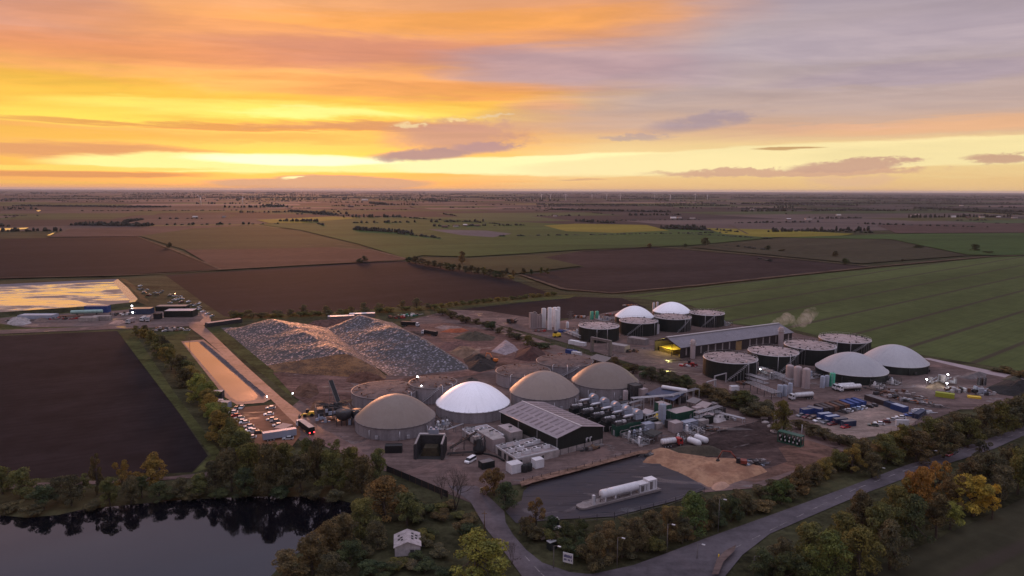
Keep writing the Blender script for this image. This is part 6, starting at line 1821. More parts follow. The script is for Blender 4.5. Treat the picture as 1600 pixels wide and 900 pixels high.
# transformer compound
P = W(1214,690); Q = W(1251,700); rz = angle(P, Q); L = (Q-P).length
t = thing('transformer_bank', 'dark green transformer rack with white insulators below the solitary tree', 'transformer', P, rz)
b = MB(); b.box(L/2,1.5,.1,L,3.2,.3); b.box(L/2,1.5,4.2,L,3.0,.3)
for k in range(6): b.box(.2+k*(L-.4)/5,.2,.4,.3,.3,3.8); b.box(.2+k*(L-.4)/5,2.8,.4,.3,.3,3.8)
b.build('frame', M['green'], t)
for k in range(5): MB().box(1.2+k*(L-2.4)/4,1.6,.4,1.5,1.8,2.4).build('transformer', M['dark_w'], t)
b = MB()
for k in range(9): b.cyl(.9+k*(L-1.8)/8, .5, 2.2+(k % 2)*.7, .26, .8, 10)
for k in range(5): b.cyl(1.6+k*(L-3.2)/4, .3, .9, .26, .7, 10)
b.build('insulator', M['white'], t)
for (px, pb, pt, lb) in ((1210,665,645,'left'),(1252,688,664,'right')):
    P = W(px,pb); t = thing('steel_mast', f'slim steel mast at the {lb} end of the transformer rack', 'mast', P, 0, 'masts by the transformer rack')
    MB().cyl(0,0,0,.14,zat(P,px,pt),8).build('pole', M['rim'], t); MB().box(0,0,zat(P,px,pt),.9,.1,.1).build('crossbar', M['rim'], t)
for i, (px, py) in enumerate(((1196,662),(1203,668),(1209,676),(1194,655))):
    P = W(px,py); bm_ = MB(); bm_.lathe([(0.3,-.1),(1.2,.2),(1.3,.8),(.7,1.3),(.1,1.4)], 9)
    o = bm_.build('boulder', M['offw'], None, (P.x,P.y,0)); o.rotation_euler = (0,0,i); o.scale = (1.3,1,.9)
    tag(o, f'pale rounded boulder beside the transformer rack, {ORD[i]} from the '+('mast' if False else 'list')[:0]+'top' if False else f'pale rounded boulder near the transformer rack, {("second from left","third from left","rightmost","leftmost")[i]}', 'boulder', 'boulders by the transformer rack')

# dark cabinets and signs near the access road
for i, (px, py, h, lb) in enumerate(((866,826,3.0,'upper'),(870,838,2.6,'middle'),(862,858,2.4,'lower'))):
    P = W(px,py); t = thing('utility_kiosk', f'dark green utility kiosk with pale lid, {lb} one by the access road', 'kiosk', P, R(15+i*9), 'utility kiosks by the access road')
    MB().box(0,0,0,2.4,1.6,h).build('body', M['dark_w'], t); MB().box(0,0,h,2.6,1.8,.15).build('lid', M['rim'], t); MB().box(-.5,-.82,.3,.9,.05,h-.7).build('door', M['dark'], t)
P = W(850,842); t = thing('meter_box','pale grey meter box beside the access road bend','cabinet',P,R(20)); MB().box(0,0,0,2.0,1.0,1.9).build('body', M['offw'], t); MB().box(0,0,1.9,2.2,1.2,.1).build('lid', M['rim'], t)
P = W(816,829); t = thing('marker_post','short pale marker post on the verge of the access road','post',P); MB().box(0,0,0,.5,.4,1.5).build('post', M['offw'], t); MB().box(0,-.21,.9,.4,.02,.4).build('plate', M['dark'], t)
INK = mat('blue_lettering', (.035,.03,.12), .5, var=.1)
def billboard(px0, pb0, px1, pb1, z0, z1, label, ink=True, m=None):
    a, c = W(px0,pb0), W(px1,pb1); rz = angle(a,c); L = (c-a).length
    t = thing('sign_board', label, 'sign', a, rz)
    MB().box(L/2,0,z0,L,.12,z1-z0).build('panel', m or M['white'], t)
    for x in (L*.12, L*.88): MB().box(x,.16,0,.16,.16,z1).build('post', M['dark'], t)
    if ink:
        r = random.Random(int(px0)); b = MB(); H = z1-z0; x = L*.08
        while x < L*.84:      # two rows of lettering, too small to read in the photograph
            w_ = r.uniform(.14,.3); b.box(x+w_/2,-.07,z0+H*.52,w_*.8,.02,H*.28*r.uniform(.75,1.1)); 
            if r.random() < .85: b.box(x+w_/2,-.07,z0+H*.2,w_*.75,.02,H*.2)
            x += w_*1.05
        b.build('lettering', INK, t)
billboard(879.5,884,895,888,1.2,4.0,'white sign board with blue lettering beside the road bend')
billboard(758.5,771,773,769.5,.5,1.7,'long low white sign board with blue lettering at the yard entrance')
billboard(750,772,754.5,771.5,.4,2.2,'small square yellowish notice at the yard entrance with a dark dot', False, mat('cream_board', (.55,.50,.34), .6))
for (px, pb, pt) in ((1072,845,832),):
    P = W(px,pb); h = zat(P,px,pt); t = thing('road_sign','small round-topped white road sign on the verge','road sign',P,R(-30)); MB().cyl(0,0,0,.06,h,6).build('post', M['rim'], t)
    b = MB(); b.tube((0,-.04,h),(0,.0,h),.5,16); b.build('plate', M['white'], t)
container(1409,667,5.2,1.2,3.2,M['white'],'white panelled box on the hedge side of the car park',None,R(-4),'white_box','box','c',False,True)

# dark panel wall and wire fences
def fence(pts, h, label, post_m, panel_m=None, gap=3.0, name='fence', rails=2, pr=.06):
    P = [W(*p) for p in pts]; c = P[0]
    t = thing(name, label, 'fence', c)
    b2 = MB(); po0 = MB().box(0,0,0,pr*2,pr*2,h).build('post', post_m); pm_ = po0.data; bpy.data.objects.remove(po0, do_unlink=True)
    for p, q in zip(P[:-1], P[1:]):
        L = (q-p).length; n = max(1, int(L/gap))
        for k in range(n+1):
            x = p.lerp(q, k/n)-c; po_ = bpy.data.objects.new('post', pm_); COL.objects.link(po_); po_.parent = t; po_.location = (x.x, x.y, 0)
        for k in range(n):
            u, v = p.lerp(q, k/n)-c, p.lerp(q, (k+1)/n)-c
            if panel_m:
                mid = (u+v)/2; a = math.atan2(v.y-u.y, v.x-u.x); b2.box(mid.x, mid.y, .1, (v-u).length-.2, .08, h-.35, a)
            else:
                for j in range(rails): b2.tube((u.x,u.y,h*(j+1)/rails-.08),(v.x,v.y,h*(j+1)/rails-.08),.03,4)
    b2.build('panel' if panel_m else 'wire', panel_m or M['rim_b'], t)
fence([(604,737),(640,752),(700,778)], 2.6, 'dark panelled fence along the dirt yard above the bare tree', M['rust'], M['black'], 3.2, 'panel_fence')
fence([(818,757),(900,738),(985,713)], 2.4, 'dark post fence along the upper edge of the asphalt yard', M['dark'], None, 3.6, 'wire_fence', 3, .08)
fence([(905,818),(960,812),(1040,793),(1100,772)], 2.4, 'dark post fence along the lower edge of the asphalt yard', M['dark'], None, 4, 'wire_fence', 3, .08)
fence([(1000,710),(1110,680),(1190,660)], 2.2, 'thin post fence between works and orange sand', M['rim_b'], None, 5, 'wire_fence', 2, .06)
fence([(1372,684),(1430,666),(1446,650)], 2.2, 'thin post fence round the container car park', M['rim_b'], None, 4, 'wire_fence', 2, .06)
fence([(740,503),(860,534),(925,556),(985,578),(1100,618),(1180,652)], 1.3, 'low grey crash barrier along the haul road', M['rim_b'], None, 6, 'barrier', 1, .1)

# scrap rows and stored machinery right of the containers
def scrap(px, py, L, wd, h, label, mats_, seed, rz=0.0, name='scrap_pile', group=None, n=26):
    P = W(px,py); r = random.Random(seed); t = thing(name, label, 'scrap pile', P, rz, group)
    for q, m in enumerate(mats_):
        b = MB()
        for k in range(n//len(mats_)+1):
            x, y = r.uniform(-.5,.5)*L, r.uniform(-.5,.5)*wd
            z = r.uniform(0, h*.5)*(1-abs(x)/L*1.2)
            if r.random() < .6: b.box(x, y, z, r.uniform(.8,3.2), r.uniform(.5,1.6), r.uniform(.4,1.4)*h*.5, r.uniform(0,3.14))
            else: b.tube((x-r.uniform(1,3),y-r.uniform(-1,1),z+.2),(x+r.uniform(1,3),y+r.uniform(-1,1),z+r.uniform(.2,h*.6)),r.uniform(.08,.25),6)
        b.build(('frames','sheets','pipes','blocks')[q], m, t)
    return t
g_ = 'rows of stored scrap in the far yard'
scrap(1392,622,16,5,2.2,'row of rusty scrap behind the container car park, nearest the blue containers',[M['rust'],M['dark'],M['rim']],41,A2+R(-75),group=g_)
scrap(1412,617,18,5,2.0,'row of mixed grey scrap behind the container car park, middle row',[M['rim_b'],M['rust'],M['offw']],42,A2+R(-75),group=g_)
scrap(1424,628,18,5,2.2,'row of scrap with orange pieces behind the container car park',[M['dark'],M['orange'],M['rim_b']],43,A2+R(-75),group=g_)
scrap(1446,632,18,5,2.2,'grey heap of steel lengths at the right of the container car park',[M['rim'],M['dark'],M['rim_b']],44,A2+R(-75),group=g_)
scrap(1372,612,14,4,1.8,'dark low scrap row along the concrete road above the containers',[M['dark'],M['rust'],M['rim_b']],45,A2+R(-75),group=g_)
scrap(1440,645,8,3,1.6,'white wreckage on top of the dark blue container wall',[M['white'],M['bluegrey']],46)
scrap(1178,725,9,4,1.6,'small heap of dark pipes beside the red excavator',[M['dark'],M['bluegrey'],M['rim_b']],47)
scrap(1010,712,7,3,1.2,'dark debris at the top corner of the asphalt yard',[M['dark'],M['rim_b']],48)
scrap(1500,612,12,6,3.0,'dark scrap pile right of the yellow-green skip',[M['dark'],M['rust'],M['rim']],49)
scrap(1535,616,8,6,4.2,'grey machine wreck below the dark upright tanks',[M['bluegrey'],M['rim'],M['dark']],50)
scrap(1470,600,13,6,5.0,'floodlit grey machine frames in the right yard',[M['rim'],M['rim_b'],M['offw']],51)
scrap(866,704,9,3,1.6,'row of pallets and parts along the green shed front',[M['dark'],M['timber'],M['rim_b']],52,A1)
scrap(925,702,11,3,1.8,'row of tubs and parts at the right corner of the green shed',[M['dark'],M['rim_b'],M['timber']],53,A1)
scrap(1130,655,10,4,2.0,'heap of pale sheets and rails at the right end of the works',[M['rim'],M['offw'],M['dark']],54)
scrap(1110,672,8,4,1.6,'scatter of dark parts in front of the small green shed',[M['dark'],M['rust'],M['rim_b']],55)
scrap(1075,560+12,9,4,1.8,'row of red and white road machines at the barn corner',[M['red'],M['white'],M['dark']],56)
scrap(1165,600,8,5,1.6,'rusty parts beside the goalpost frame',[M['rust'],M['dark']],57)
scrap(1350,603,10,5,1.4,'grey parts by the white tankers',[M['dark'],M['rim_b']],58) if False else None
scrap(985,550,9,4,2.0,'dark parts heap beside the long grey concrete boxes',[M['dark'],M['rust']],59)
scrap(842,518,8,4,1.6,'red and grey parts at the foot of the grey clad towers',[M['rust'],M['rim_b'],M['red']],60)
scrap(800,505,7,4,4.0,'dark reddish machine standing in the brown field left of the towers',[M['rust'],M['dark']],61)
scrap(905,497,9,4,2.6,'orange-red machine parts behind the slim white silos',[M['orange'],M['rust'],M['rim']],62)
scrap(955,493,9,3,2.0,'red and grey parts behind the green columns',[M['red'],M['rust'],M['rim']],63)
scrap(985,478,12,3,1.6,'pale parts scattered on the soil behind the white domes',[M['offw'],M['orange'],M['rust']],64)
scrap(262,516,22,8,2.6,'row of wrecked vehicles parts below the farm yard track',[M['rust'],M['offw'],M['dark'],M['rim_b']],65,R(-5),n=40)
scrap(100,499,26,6,1.8,'dark red and pale scrap in the middle of the farm yard',[M['dark'],M['red'],M['rim_b']],66,R(5),n=30)
scrap(30,502,20,5,1.4,'low dark scrap along the front of the farm yard',[M['dark'],M['rim_b']],67,n=20)
scrap(190,493,18,8,3.0,'white and grey machine parts left of the small blue shed',[M['white'],M['rim_b'],M['dark']],68,n=30)
scrap(640,494,20,6,2.2,'green and white scrap row behind the heap yard',[M['bgreen'],M['white'],M['dark']],69,R(10),n=30)
scrap(620,497,14,5,2.0,'red and dark scrap row behind the right silage clamp',[M['red'],M['rust'],M['dark']],70,R(10))
# ------------------------------------------------------------------ vehicles
def paint(name):
    m = mat(name, (1,1,1), .3, var=.05, scale=.5, objcol=True, coat=.4); return m
PAINT = paint('car_paint')
def wheel_mb(x, y, r=.33, w=.24):
    b = MB(); b.tube((x,y-w/2,r),(x,y+w/2,r),r,14); return b
def proto_car(kind='car'):
    t = thing('parked_car', 'car', 'car')
    L, Wd = (4.4, 1.8) if kind == 'car' else (5.2, 2.0)
    # side profile lofted across the width with tumblehome
    if kind == 'car': prof = [(-2.2,.35),(-2.2,.78),(-1.5,.95),(2.05,.92),(2.2,.75),(2.2,.35)]; cab = [(-.95,.93),(-.35,1.45),(1.15,1.46),(1.95,.95)]
    else: prof = [(-2.6,.4),(-2.6,.95),(-1.9,1.15),(2.6,1.15),(2.6,.4)]; cab = [(-1.85,1.14),(-1.2,2.0),(2.45,2.05),(2.58,1.15)]
    b = MB(); n = len(prof); i = len(b.v)
    for s in (-1, 1): b.v += [(p[0], s*Wd/2*(.97 if p[1] < .5 else 1), p[1]) for p in prof]
    b.face(range(i, i+n)); b.face([i+2*n-1-k for k in range(n)])
    for k in range(n): b.face((i+(k+1) % n, i+k, i+n+k, i+n+(k+1) % n))
    i = len(b.v); n = 4                                  # roof skin over the pillars
    r0, r1 = cab[1], cab[2]
    b.box((r0[0]+r1[0])/2, 0, r0[1]-.04, r1[0]-r0[0]+.1, Wd*.80, .08)
    body = b.build('body', PAINT, t)
    b = MB(); i = 0; w0, w1 = Wd*.48, Wd*.40
    b.v += [(cab[0][0],-w0,cab[0][1]),(cab[1][0],-w1,cab[1][1]-.03),(cab[2][0],-w1,cab[2][1]-.03),(cab[3][0],-w0,cab[3][1]),(cab[0][0],w0,cab[0][1]),(cab[1][0],w1,cab[1][1]-.03),(cab[2][0],w1,cab[2][1]-.03),(cab[3][0],w0,cab[3][1])]
    for f in ((0,3,2,1),(4,5,6,7),(0,1,5,4),(1,2,6,5),(2,3,7,6)): b.face(f)
    b.build('window', M['glass'], t)
    for x in (-1.35,1.35) if kind == 'car' else (-1.7,1.6):
        for y in (-Wd/2+.1, Wd/2-.1): wheel_mb(x, y).build('wheel', M['black'], t)
    for y in (-Wd*.36, Wd*.36): MB().box(-L/2-.01, y, .6, .06, .34, .16).build('headlight', M['rim'], t)
    return t
CARP, VANP = proto_car('car'), proto_car('van')
used = {'c': False, 'v': False}
CCOL = {'white':(.72,.72,.74),'silver':(.40,.41,.43),'grey':(.16,.16,.175),'dark grey':(.06,.06,.065),'black':(.016,.016,.018),'red':(.40,.025,.03),'dark red':(.14,.02,.022),'brown':(.12,.07,.05),'blue':(.04,.08,.26),'pale blue':(.35,.45,.62),'green-grey':(.09,.11,.09)}
def car(px, py, rz, col, label, group=None, van=False, name=None, cat='car'):
    P = W(px, py); k = 'v' if van else 'c'; p = VANP if van else CARP
    o = dup(p, P, rz, label, group=group)
    o.name = name or ('white_van' if van else 'parked_car'); o['category'] = 'van' if van else cat
    j = rnd.uniform(.9,1.1)
    for c in o.children: c.color = (*[v*j for v in CCOL[col]], 1)
    return o
def cars(items, rz, where, group, jitter=.06):
    for i, (px, py, col) in enumerate(sorted(items)):
        car(px, py, rz+rnd.uniform(-jitter,jitter), col, f'{col} car, {ORD[i]} from the left {where}', group)
r0 = A1
cars([(364,646,'white'),(368,651,'red'),(374,655,'silver'),(377,660,'white'),(382,662,'white'),(389,668,'silver'),(390,674,'white'),(395,675,'white'),(401,678,'dark grey'),(392,685,'white')], R(20), 'in the left row of the dirt car park', 'cars in the left row of the dirt car park', .12)
cars([(369,640,'dark grey'),(377.5,638.5,'silver')], R(95), 'at the top of the dirt car park', 'cars at the top of the dirt car park')
cars([(423,639,'silver'),(420,649,'white'),(424,657,'silver'),(430,660,'grey'),(434,666,'silver'),(441,669,'grey')], R(18), 'in the right row of the dirt car park', 'cars in the right row of the dirt car park', .12)
car(450,687,R(10),'silver','silver car parked alone in front of the long white trailer')
cars([(1251,651,'grey'),(1260,653,'dark red'),(1269,655,'brown'),(1278,659,'white'),(1290,662,'grey'),(1300,664.5,'dark red'),(1321,669,'red')], R(25), 'in the row below the blue cabins', 'cars below the blue cabins', .1)
cars([(1317,645,'dark grey'),(1325,643,'white'),(1332,641.5,'grey'),(1340,640,'pale blue'),(1347,638.5,'white'),(1357,636.5,'black'),(1364,635,'dark grey')], R(-42), 'in the row behind the pale concrete', 'cars at the top of the concrete car park', .06)
cars([(1364,666,'green-grey'),(1373.5,663.5,'white'),(1383,660.5,'dark red'),(1394,657.5,'silver'),(1407,654,'white'),(1421,650.5,'blue')], R(-15), 'in the right row of the concrete car park', 'cars on the right of the concrete car park', .1)
car(735,722,R(58),'white','white van parked beside the black separator machine', van=True)
car(1483,712,R(38),'red','bright red car driving on the main road', name='red_car')
car(1490,709,R(38),'black','black car driving just ahead of the red car on the main road', name='black_car')
# farm yard wrecks and rows
items = []
r_ = random.Random(9)
for i in range(30):
    t_ = i/29; px = 222+t_*86+r_.uniform(-14,10); py = 449+t_*36+r_.uniform(-6,6)
    if px > 262 and py > 474: py -= 8
    items.append((px, py, r_.choice(['silver','white','grey','dark grey','dark red','grey','silver'])))
cars(items, R(30), 'in the crowded scrap yard beside the lagoon', 'old cars crowded in the scrap yard', 1.2)
cars([(304,478,'silver'),(311,484,'white'),(317,487.5,'white'),(324,491,'white'),(331,494.5,'silver')], R(75), 'in the line along the farm track', 'cars along the farm track', .2)
cars([(248,514,'dark red'),(258,518,'silver'),(270,513,'grey'),(282,515,'white'),(292,517,'silver')], R(20), 'among the wrecks below the farm yard', 'cars below the farm yard', .5)
for o in list(CARP.children)+[CARP]+list(VANP.children)+[VANP]: bpy.data.objects.remove(o, do_unlink=True)

def wheels(t, xs, Wd, r=.52):
    for x in xs:
        for s in (-1, 1):
            b = MB(); b.tube((x, s*(Wd/2-.32), r), (x, s*(Wd/2), r), r, 14); w_ = b.build('wheel', M['black'], t)
            MB().tube((x, s*(Wd/2+.005), r), (x, s*(Wd/2+.02), r), r*.5, 10).build('hub', M['rim'], w_)
def cab_mesh(t, x, m, h=3.1, L=2.2, Wd=2.5):
    """lorry cab: x is the back of the cab, the nose points to +x"""
    b = MB(); prof = [(0,.7),(0,h),(L*.72,h),(L*.97,h*.66),(L,.7)]
    n = len(prof); i = len(b.v)
    for s in (-1, 1): b.v += [(x+p[0], s*Wd/2, p[1]) for p in prof]
    b.face(range(i, i+n)); b.face([i+2*n-1-k for k in range(n)])
    for k in range(n): b.face((i+(k+1) % n, i+k, i+n+k, i+n+(k+1) % n))
    c = b.build('cab', m, t)
    b = MB()
    b.hexa([(x+L*.745,-Wd*.44,h*.97),(x+L*.965,-Wd*.44,h*.68),(x+L*.965,Wd*.44,h*.68),(x+L*.745,Wd*.44,h*.97)],[(x+L*.765,-Wd*.44,h*.985),(x+L*.985,-Wd*.44,h*.695),(x+L*.985,Wd*.44,h*.695),(x+L*.765,Wd*.44,h*.985)])
    for s in (-1, 1): b.box(x+L*.5, s*(Wd/2+.01), h*.62, L*.45, .03, h*.24)
    b.build('window', M['glass'], c)
    b = MB(); b.box(x+L+.05,0,.45,.2,Wd*.95,.45); b.build('bumper', M['dark'], c)
    for s in (-1, 1): MB().box(x+L+.02, s*Wd*.38, .95, .06, .4, .22).build('headlight', M['rim'], c)
def lorry(px, py, rz, label, body='tip', bm=None, L=12.5, cabm=None, rear=False, name='lorry', cat='lorry', group=None, topm=None):
    P = W(px, py); t = thing(name, label, cat, P, rz, group)
    Wd = 2.55
    b = MB(); b.box(0,0,.85,L,.9,.3); b.box(L/2-1.2,0,.75,2.6,2.2,.25); b.build('chassis', M['dark'], t)
    cab_mesh(t, L/2-2.3, cabm or M['white'])
    bl = L-2.9; x = -L/2+bl/2
    if body == 'tip':
        b = MB(); b.box(x,0,1.2,bl,Wd,2.3)
        for k in range(9):
            for s in (-1, 1): b.box(-L/2+.4+k*(bl-.8)/8, s*(Wd/2+.04), 1.2, .14, .1, 2.3)
        b.build('body', bm or M['black'], t)
        b = MB(); b.box(x,0,3.5,bl-.1,Wd-.1,.14); b.build('sheet_cover', topm or M['dark'], t)
    elif body == 'tank':
        b = MB(); b.capsule((-L/2+.5,0,2.35),(-L/2+bl-.4,0,2.35),1.12,18,.45); v_ = b.build('barrel', bm or M['white'], t)
        b = MB()
        for k in range(5): b.lathe([(1.13,0)], 4) if False else b.tube((-L/2+.8+k*(bl-1.6)/4-.06,0,2.35),(-L/2+.8+k*(bl-1.6)/4+.06,0,2.35),1.17,18)
        b.box(x,0,3.45,bl*.7,.5,.12); b.build('band', M['rim'], v_)
    elif body == 'box':
        b = MB(); b.box(x,0,1.1,bl,Wd,2.7); b.build('body', bm or M['white'], t)
    wheels(t, [L/2-1.3, -L/2+1.2, -L/2+2.5, -L/2+3.8] if L > 9 else [L/2-1.3, -L/2+1.4], Wd)
    if rear:
        for s in (-1, 1): MB().box(-L/2-.06, s*.95, 1.15, .1, .5, .42).build('rear_light', M['rearlamp'], t)
    return t
# artic tipper leaving the red car park, tail lamps lit
a, c = W(466,664), W(488,680)
lorry(477,673,angle(c,a),'dark tipper lorry with white cab and red tail lights near the car park','tip',M['dark_w'],15,rear=True,topm=M['offw'])
P = W(437,686); t = thing('box_trailer','long pale grey box trailer along the front of the red car park','trailer',P,angle(W(413,690),W(458,683)))
b = MB(); b.box(0,0,1.0,13,2.6,2.7); b.build('body', M['bluegrey'], t); b = MB(); b.box(0,0,.6,12,1.2,.38); b.build('chassis', M['dark'], t); wheels(t, [-4.8,-3.6,-2.4], 2.5)
canopy([(428,677),(444,679),(458,672),(443,669)], 2.4, 'low flat pinkish roofed shelter behind the long box trailer', mat('pink_roof', (.38,.24,.20), .8))
for i, (px, py, rz, L) in enumerate(((1252,624,R(180+14),13),(1318,609,R(180+12),12),(1327,611,R(180+12),13))):
    lorry(px,py,rz,('white articulated tanker standing below the blue-grey upright tanks','white tanker behind the other, right of the bright green tank','white tanker nearest the pale dome pumps')[i],'tank',M['white'],L,M['white'] if i else M['white'],name='tanker_lorry',cat='tanker',group='white tankers')
lorry(641,510,R(-12),'dark bodied lorry with white cab facing right in the heap yard','tip',M['black'],14,M['white'],group='lorries in the heap yard')
lorry(671,524,R(180-38),'dark bodied lorry with white cab facing left in the heap yard','tip',M['black'],14,M['white'],group='lorries in the heap yard')
lorry(1049,697,R(20),'white tanker lorry with red cab behind the orange sand','tank',M['white'],9.5,M['red'],name='tanker_lorry',cat='tanker')
for i, (p0, p1) in enumerate((((1075,692),(1094,699.5)),((1086,687.5),(1105,695)))):
    a, c = W(*p0), W(*p1); t = thing('gas_tank', f'white horizontal gas tank lying on the dirt, {("nearer the red lorry","farther from the red lorry")[i]}', 'gas tank', (a+c)/2, angle(a,c), 'white gas tanks')
    L = (c-a).length; MB().capsule((-L/2+.8,0,1.6),(L/2-.8,0,1.6),1.25,20,.7).build('vessel', M['white'], t)
    for x in (-L*.28,L*.28): MB().box(x,0,0,.5,1.8,.7).build('saddle', M['rim_b'], t)
    MB().cyl(-L*.3,0,2.8,.3,.4,10).build('valve_cover', M['rim'], t)
# farm yard vehicles
for i, (px, py, rz, c, lb) in enumerate(((204,505,R(265),M['pink_grey'],'pink'),(232,502,R(285),M['pink_grey'],'tall'),(224,502,R(265),M['white'],'white'))):
    lorry(px,py,rz,('pale box lorry on the left of the farm yard','larger pale box lorry in the middle of the farm yard','small white box lorry between two larger box lorries')[i],'box',c,8.5 if i < 2 else 6,M['white'],name='box_lorry',group='box lorries in the farm yard')

# loaders and excavators
def excavator(px, py, rz, m, label, tracked=True, reach=1.0):
    P = W(px,py); t = thing('excavator', label, 'excavator', P, rz)
    b = MB()
    for s in (-1, 1): b.box(0, s*1.1, 0, 3.9, .6, .95, 0, .92)
    b.build('track', M['black'], t)
    b = MB(); b.box(-.5,0,1.0,3.4,2.5,1.25,0,.95); b.build('house', m, t)
    b = MB(); b.box(.9,.75,1.1,1.6,1.1,1.9,0,.86); b.build('cab', M['glass'], t)
    b = MB(); q = [(1.2,-.2,1.9),(3.6*reach,-.2,4.8),(6.6*reach,-.2,4.9),(8.0*reach,-.2,1.6)]
    b.tube(q[0],q[1],.32,6,.30); b.tube(q[1],q[2],.30,6,.24); b.tube(q[2],q[3],.24,6,.18); b.build('boom', m, t)
    b = MB(); b.box(8.0*reach,-.2,.4,1.3,1.3,1.2,.3,.6); b.build('bucket', M['dark'], t)
excavator(1157,727,R(180-14),mat('dull_red_paint',(.17,.035,.025),.5,var=.3),'red and black excavator working on the orange sand heap')
excavator(772,566,R(150),M['orange'],'small orange excavator beside the steaming black heap', reach=.8)
def loader(px, py, rz, m, label):
    P = W(px,py); t = thing('wheel_loader', label, 'loader', P, rz)
    b = MB(); b.box(-1.4,0,.9,2.8,2.0,1.3,0,.9); b.box(1.0,0,.8,1.6,1.4,.8); b.build('body', m, t)
    b = MB(); b.box(.1,0,1.9,1.5,1.5,1.5,0,.85); b.build('cab', M['glass'], t)
    for x in (-1.7,1.3):
        for y in (-1.1,1.1): b = MB(); b.tube((x,y-.3,.8),(x,y+.3,.8),.8,14); b.build('wheel', M['black'], t)
    b = MB(); b.tube((1.2,-.6,1.5),(3.2,-.6,.8),.16,6); b.tube((1.2,.6,1.5),(3.2,.6,.8),.16,6); b.build('lift_arm', m, t)
    b = MB(); b.hexa([(3.1,-1.4,.1),(4.2,-1.4,.1),(4.2,1.4,.1),(3.1,1.4,.1)],[(3.0,-1.4,1.2),(3.3,-1.4,1.2),(3.3,1.4,1.2),(3.0,1.4,1.2)]); b.build('bucket', M['dark'], t)
loader(481,651,R(200),M['yellow'],'yellow wheel loader left of the conveyor plant')
loader(1446,609,R(20),M['yellow'],'yellow wheel loader under the floodlights in the right yard') if False else None
loader(1077,572,R(170),M['red'],'red loader standing at the near corner of the long barn')

# container yard
g_ = 'containers round the concrete car park'
LR = angle(W(1272,633), W(1292,641))
for i, (px, py, c, w_) in enumerate(((1283,642.5,'dull_b','dull brown'),(1291,641.3,'dull_b','dull brown'),(1299,640,'rust','rusty brown'),(1307,638.7,'dull_b','dull brown'),(1315,637.3,'rust','rusty brown'),(1323,635.8,'blue','blue'),(1332,634.2,'blue','blue'),(1341,632.6,'blue','blue'))):
    mm = mat('dull_brown_paint', (.060,.045,.045), .6, var=.3, scale=.5) if c == 'dull_b' else M[c]
    container(px,py,7.2,2.4,2.6,mm,f'{w_} container in the slanting row above the car park, {ORD[i]} from the left',g_,LR,'container','container','c',True,True)
container(1260,647,5.6,2.6,2.7,M['blue'],'blue site cabin with white door at the left corner of the container yard',g_,R(20),'site_cabin','cabin','c',True,True,M['rim_b'])
container(1273,646,6.2,3.0,2.9,M['blue'],'blue site cabin with grey roof, second at the left of the container yard',g_,R(-40),'site_cabin','cabin','c',True,True,M['rim_b'])
for i, (px, py, c) in enumerate(((1288,654,'blue'),(1299.5,658,'blue'),(1312,662,'dblue'),(1325,666,'dblue'))):
    container(px,py,6.2,2.5,2.6,M[c],f'{("blue","blue","dull blue","dull blue")[i]} container with pale roof in the stepped row, {ORD[i]} from the left','stepped row of containers',R(16),'container','container','c',True,True,M['bluegrey'] if c == 'blue' else M['rim_b'])
container(1370,629,11,4,2.6,mat('dull_brown_paint', (.060,.045,.045)),'long dull brown shed-like container above the right of the car park',g_,LR+R(4),'container','container','c',True,True,M['rim_b'])
container(1391,637,5.2,2.6,2.6,M['dblue'],'dull blue container joined to the bright blue one',g_,LR,'container','container','c',True,True)
container(1405,642,6.6,3.4,2.8,M['blue'],'bright blue wide container at the right of the car park',g_,LR+R(4),'container','container','c',True,True,M['bluegrey'])
container(1436,651,10,2.4,2.4,M['dblue'],'dark blue container wall along the right edge of the car park',g_,R(42),'container','container','c',True,True)
container(1476,621,8,2.6,2.4,M['ygreen'],'bright yellow-green skip in the right yard below the floodlights',None,R(-32),'skip','skip','c',False,True)
container(1522,622,5.5,3,1.0,M['yellow'],'low yellow flat tray in the right yard',None,R(-25),'skip','skip','c',False,False)
# green and dark huts left of the red car park
container(339,622,6,3.6,3.6,M['dark'],'dark hut with pale roof at the belt end of the long pond',None,R(5),'hut','hut','c',True,True,M['offw'])
container(338,633,7,3,2.8,M['green'],'teal green cabin beside the trees at the car park',None,R(-12),'site_cabin','cabin','c',True,True,M['bluegrey'])
container(350,636,6,3,2.8,M['bluegrey'],'pale teal cabin next to the green one at the car park',None,R(-12),'site_cabin','cabin','c',True,True,M['offw'])
P = W(424,719); t = thing('timber_box','pale timber crate among the trees above the lake','crate',P,R(15)); MB().box(0,0,0,3,2.4,2.2).build('body', M['timber'], t); MB().box(0,0,2.2,3.2,2.6,.15).build('lid', mat('pink_roof', (.38,.24,.20)), t)
# farm yard buildings
container(60,497,26,9,3.0,M['bluegrey'],'long low pale blue-grey shed in the farm yard',None,R(2),'farm_shed','shed','c',True,True)
container(153,488,18,6,5.6,M['blue'],'tall dark blue container stack beside the lagoon bank',None,R(4),'container_stack','container','c',True,True,mat('pink_roof', (.38,.24,.20)))
container(222,490,16,9,4.6,M['dblue'],'blue farm shed with orange roof beside the twin lamps',None,R(8),'farm_shed','shed','c',True,True,mat('orange_roof', (.42,.24,.13), .4))
container(270,485,24,9,4.2,M['dark_w'],'dark green long shed at the back of the farm yard',None,R(4),'farm_shed','shed','c',True,True,M['rim_b'])
container(283,494,22,11,5.2,M['dark_w'],'long shed with pale grey roof nearest the farm track',None,R(4),'farm_shed','shed','c',True,True,M['bluegrey'])
for i, (px, py) in enumerate(((139,502),(160,500))): container(px,py,13,4,3.4,M['offw'],f'pale container in the farm yard front, {("left","right")[i]} one','pale containers in the farm yard',R(4),'container','container','c',True,True)
container(247,498.5,5,4,4.5,M['black'],'black box standing alone in the farm yard',None,R(0),'black_box','box','c',True,False)
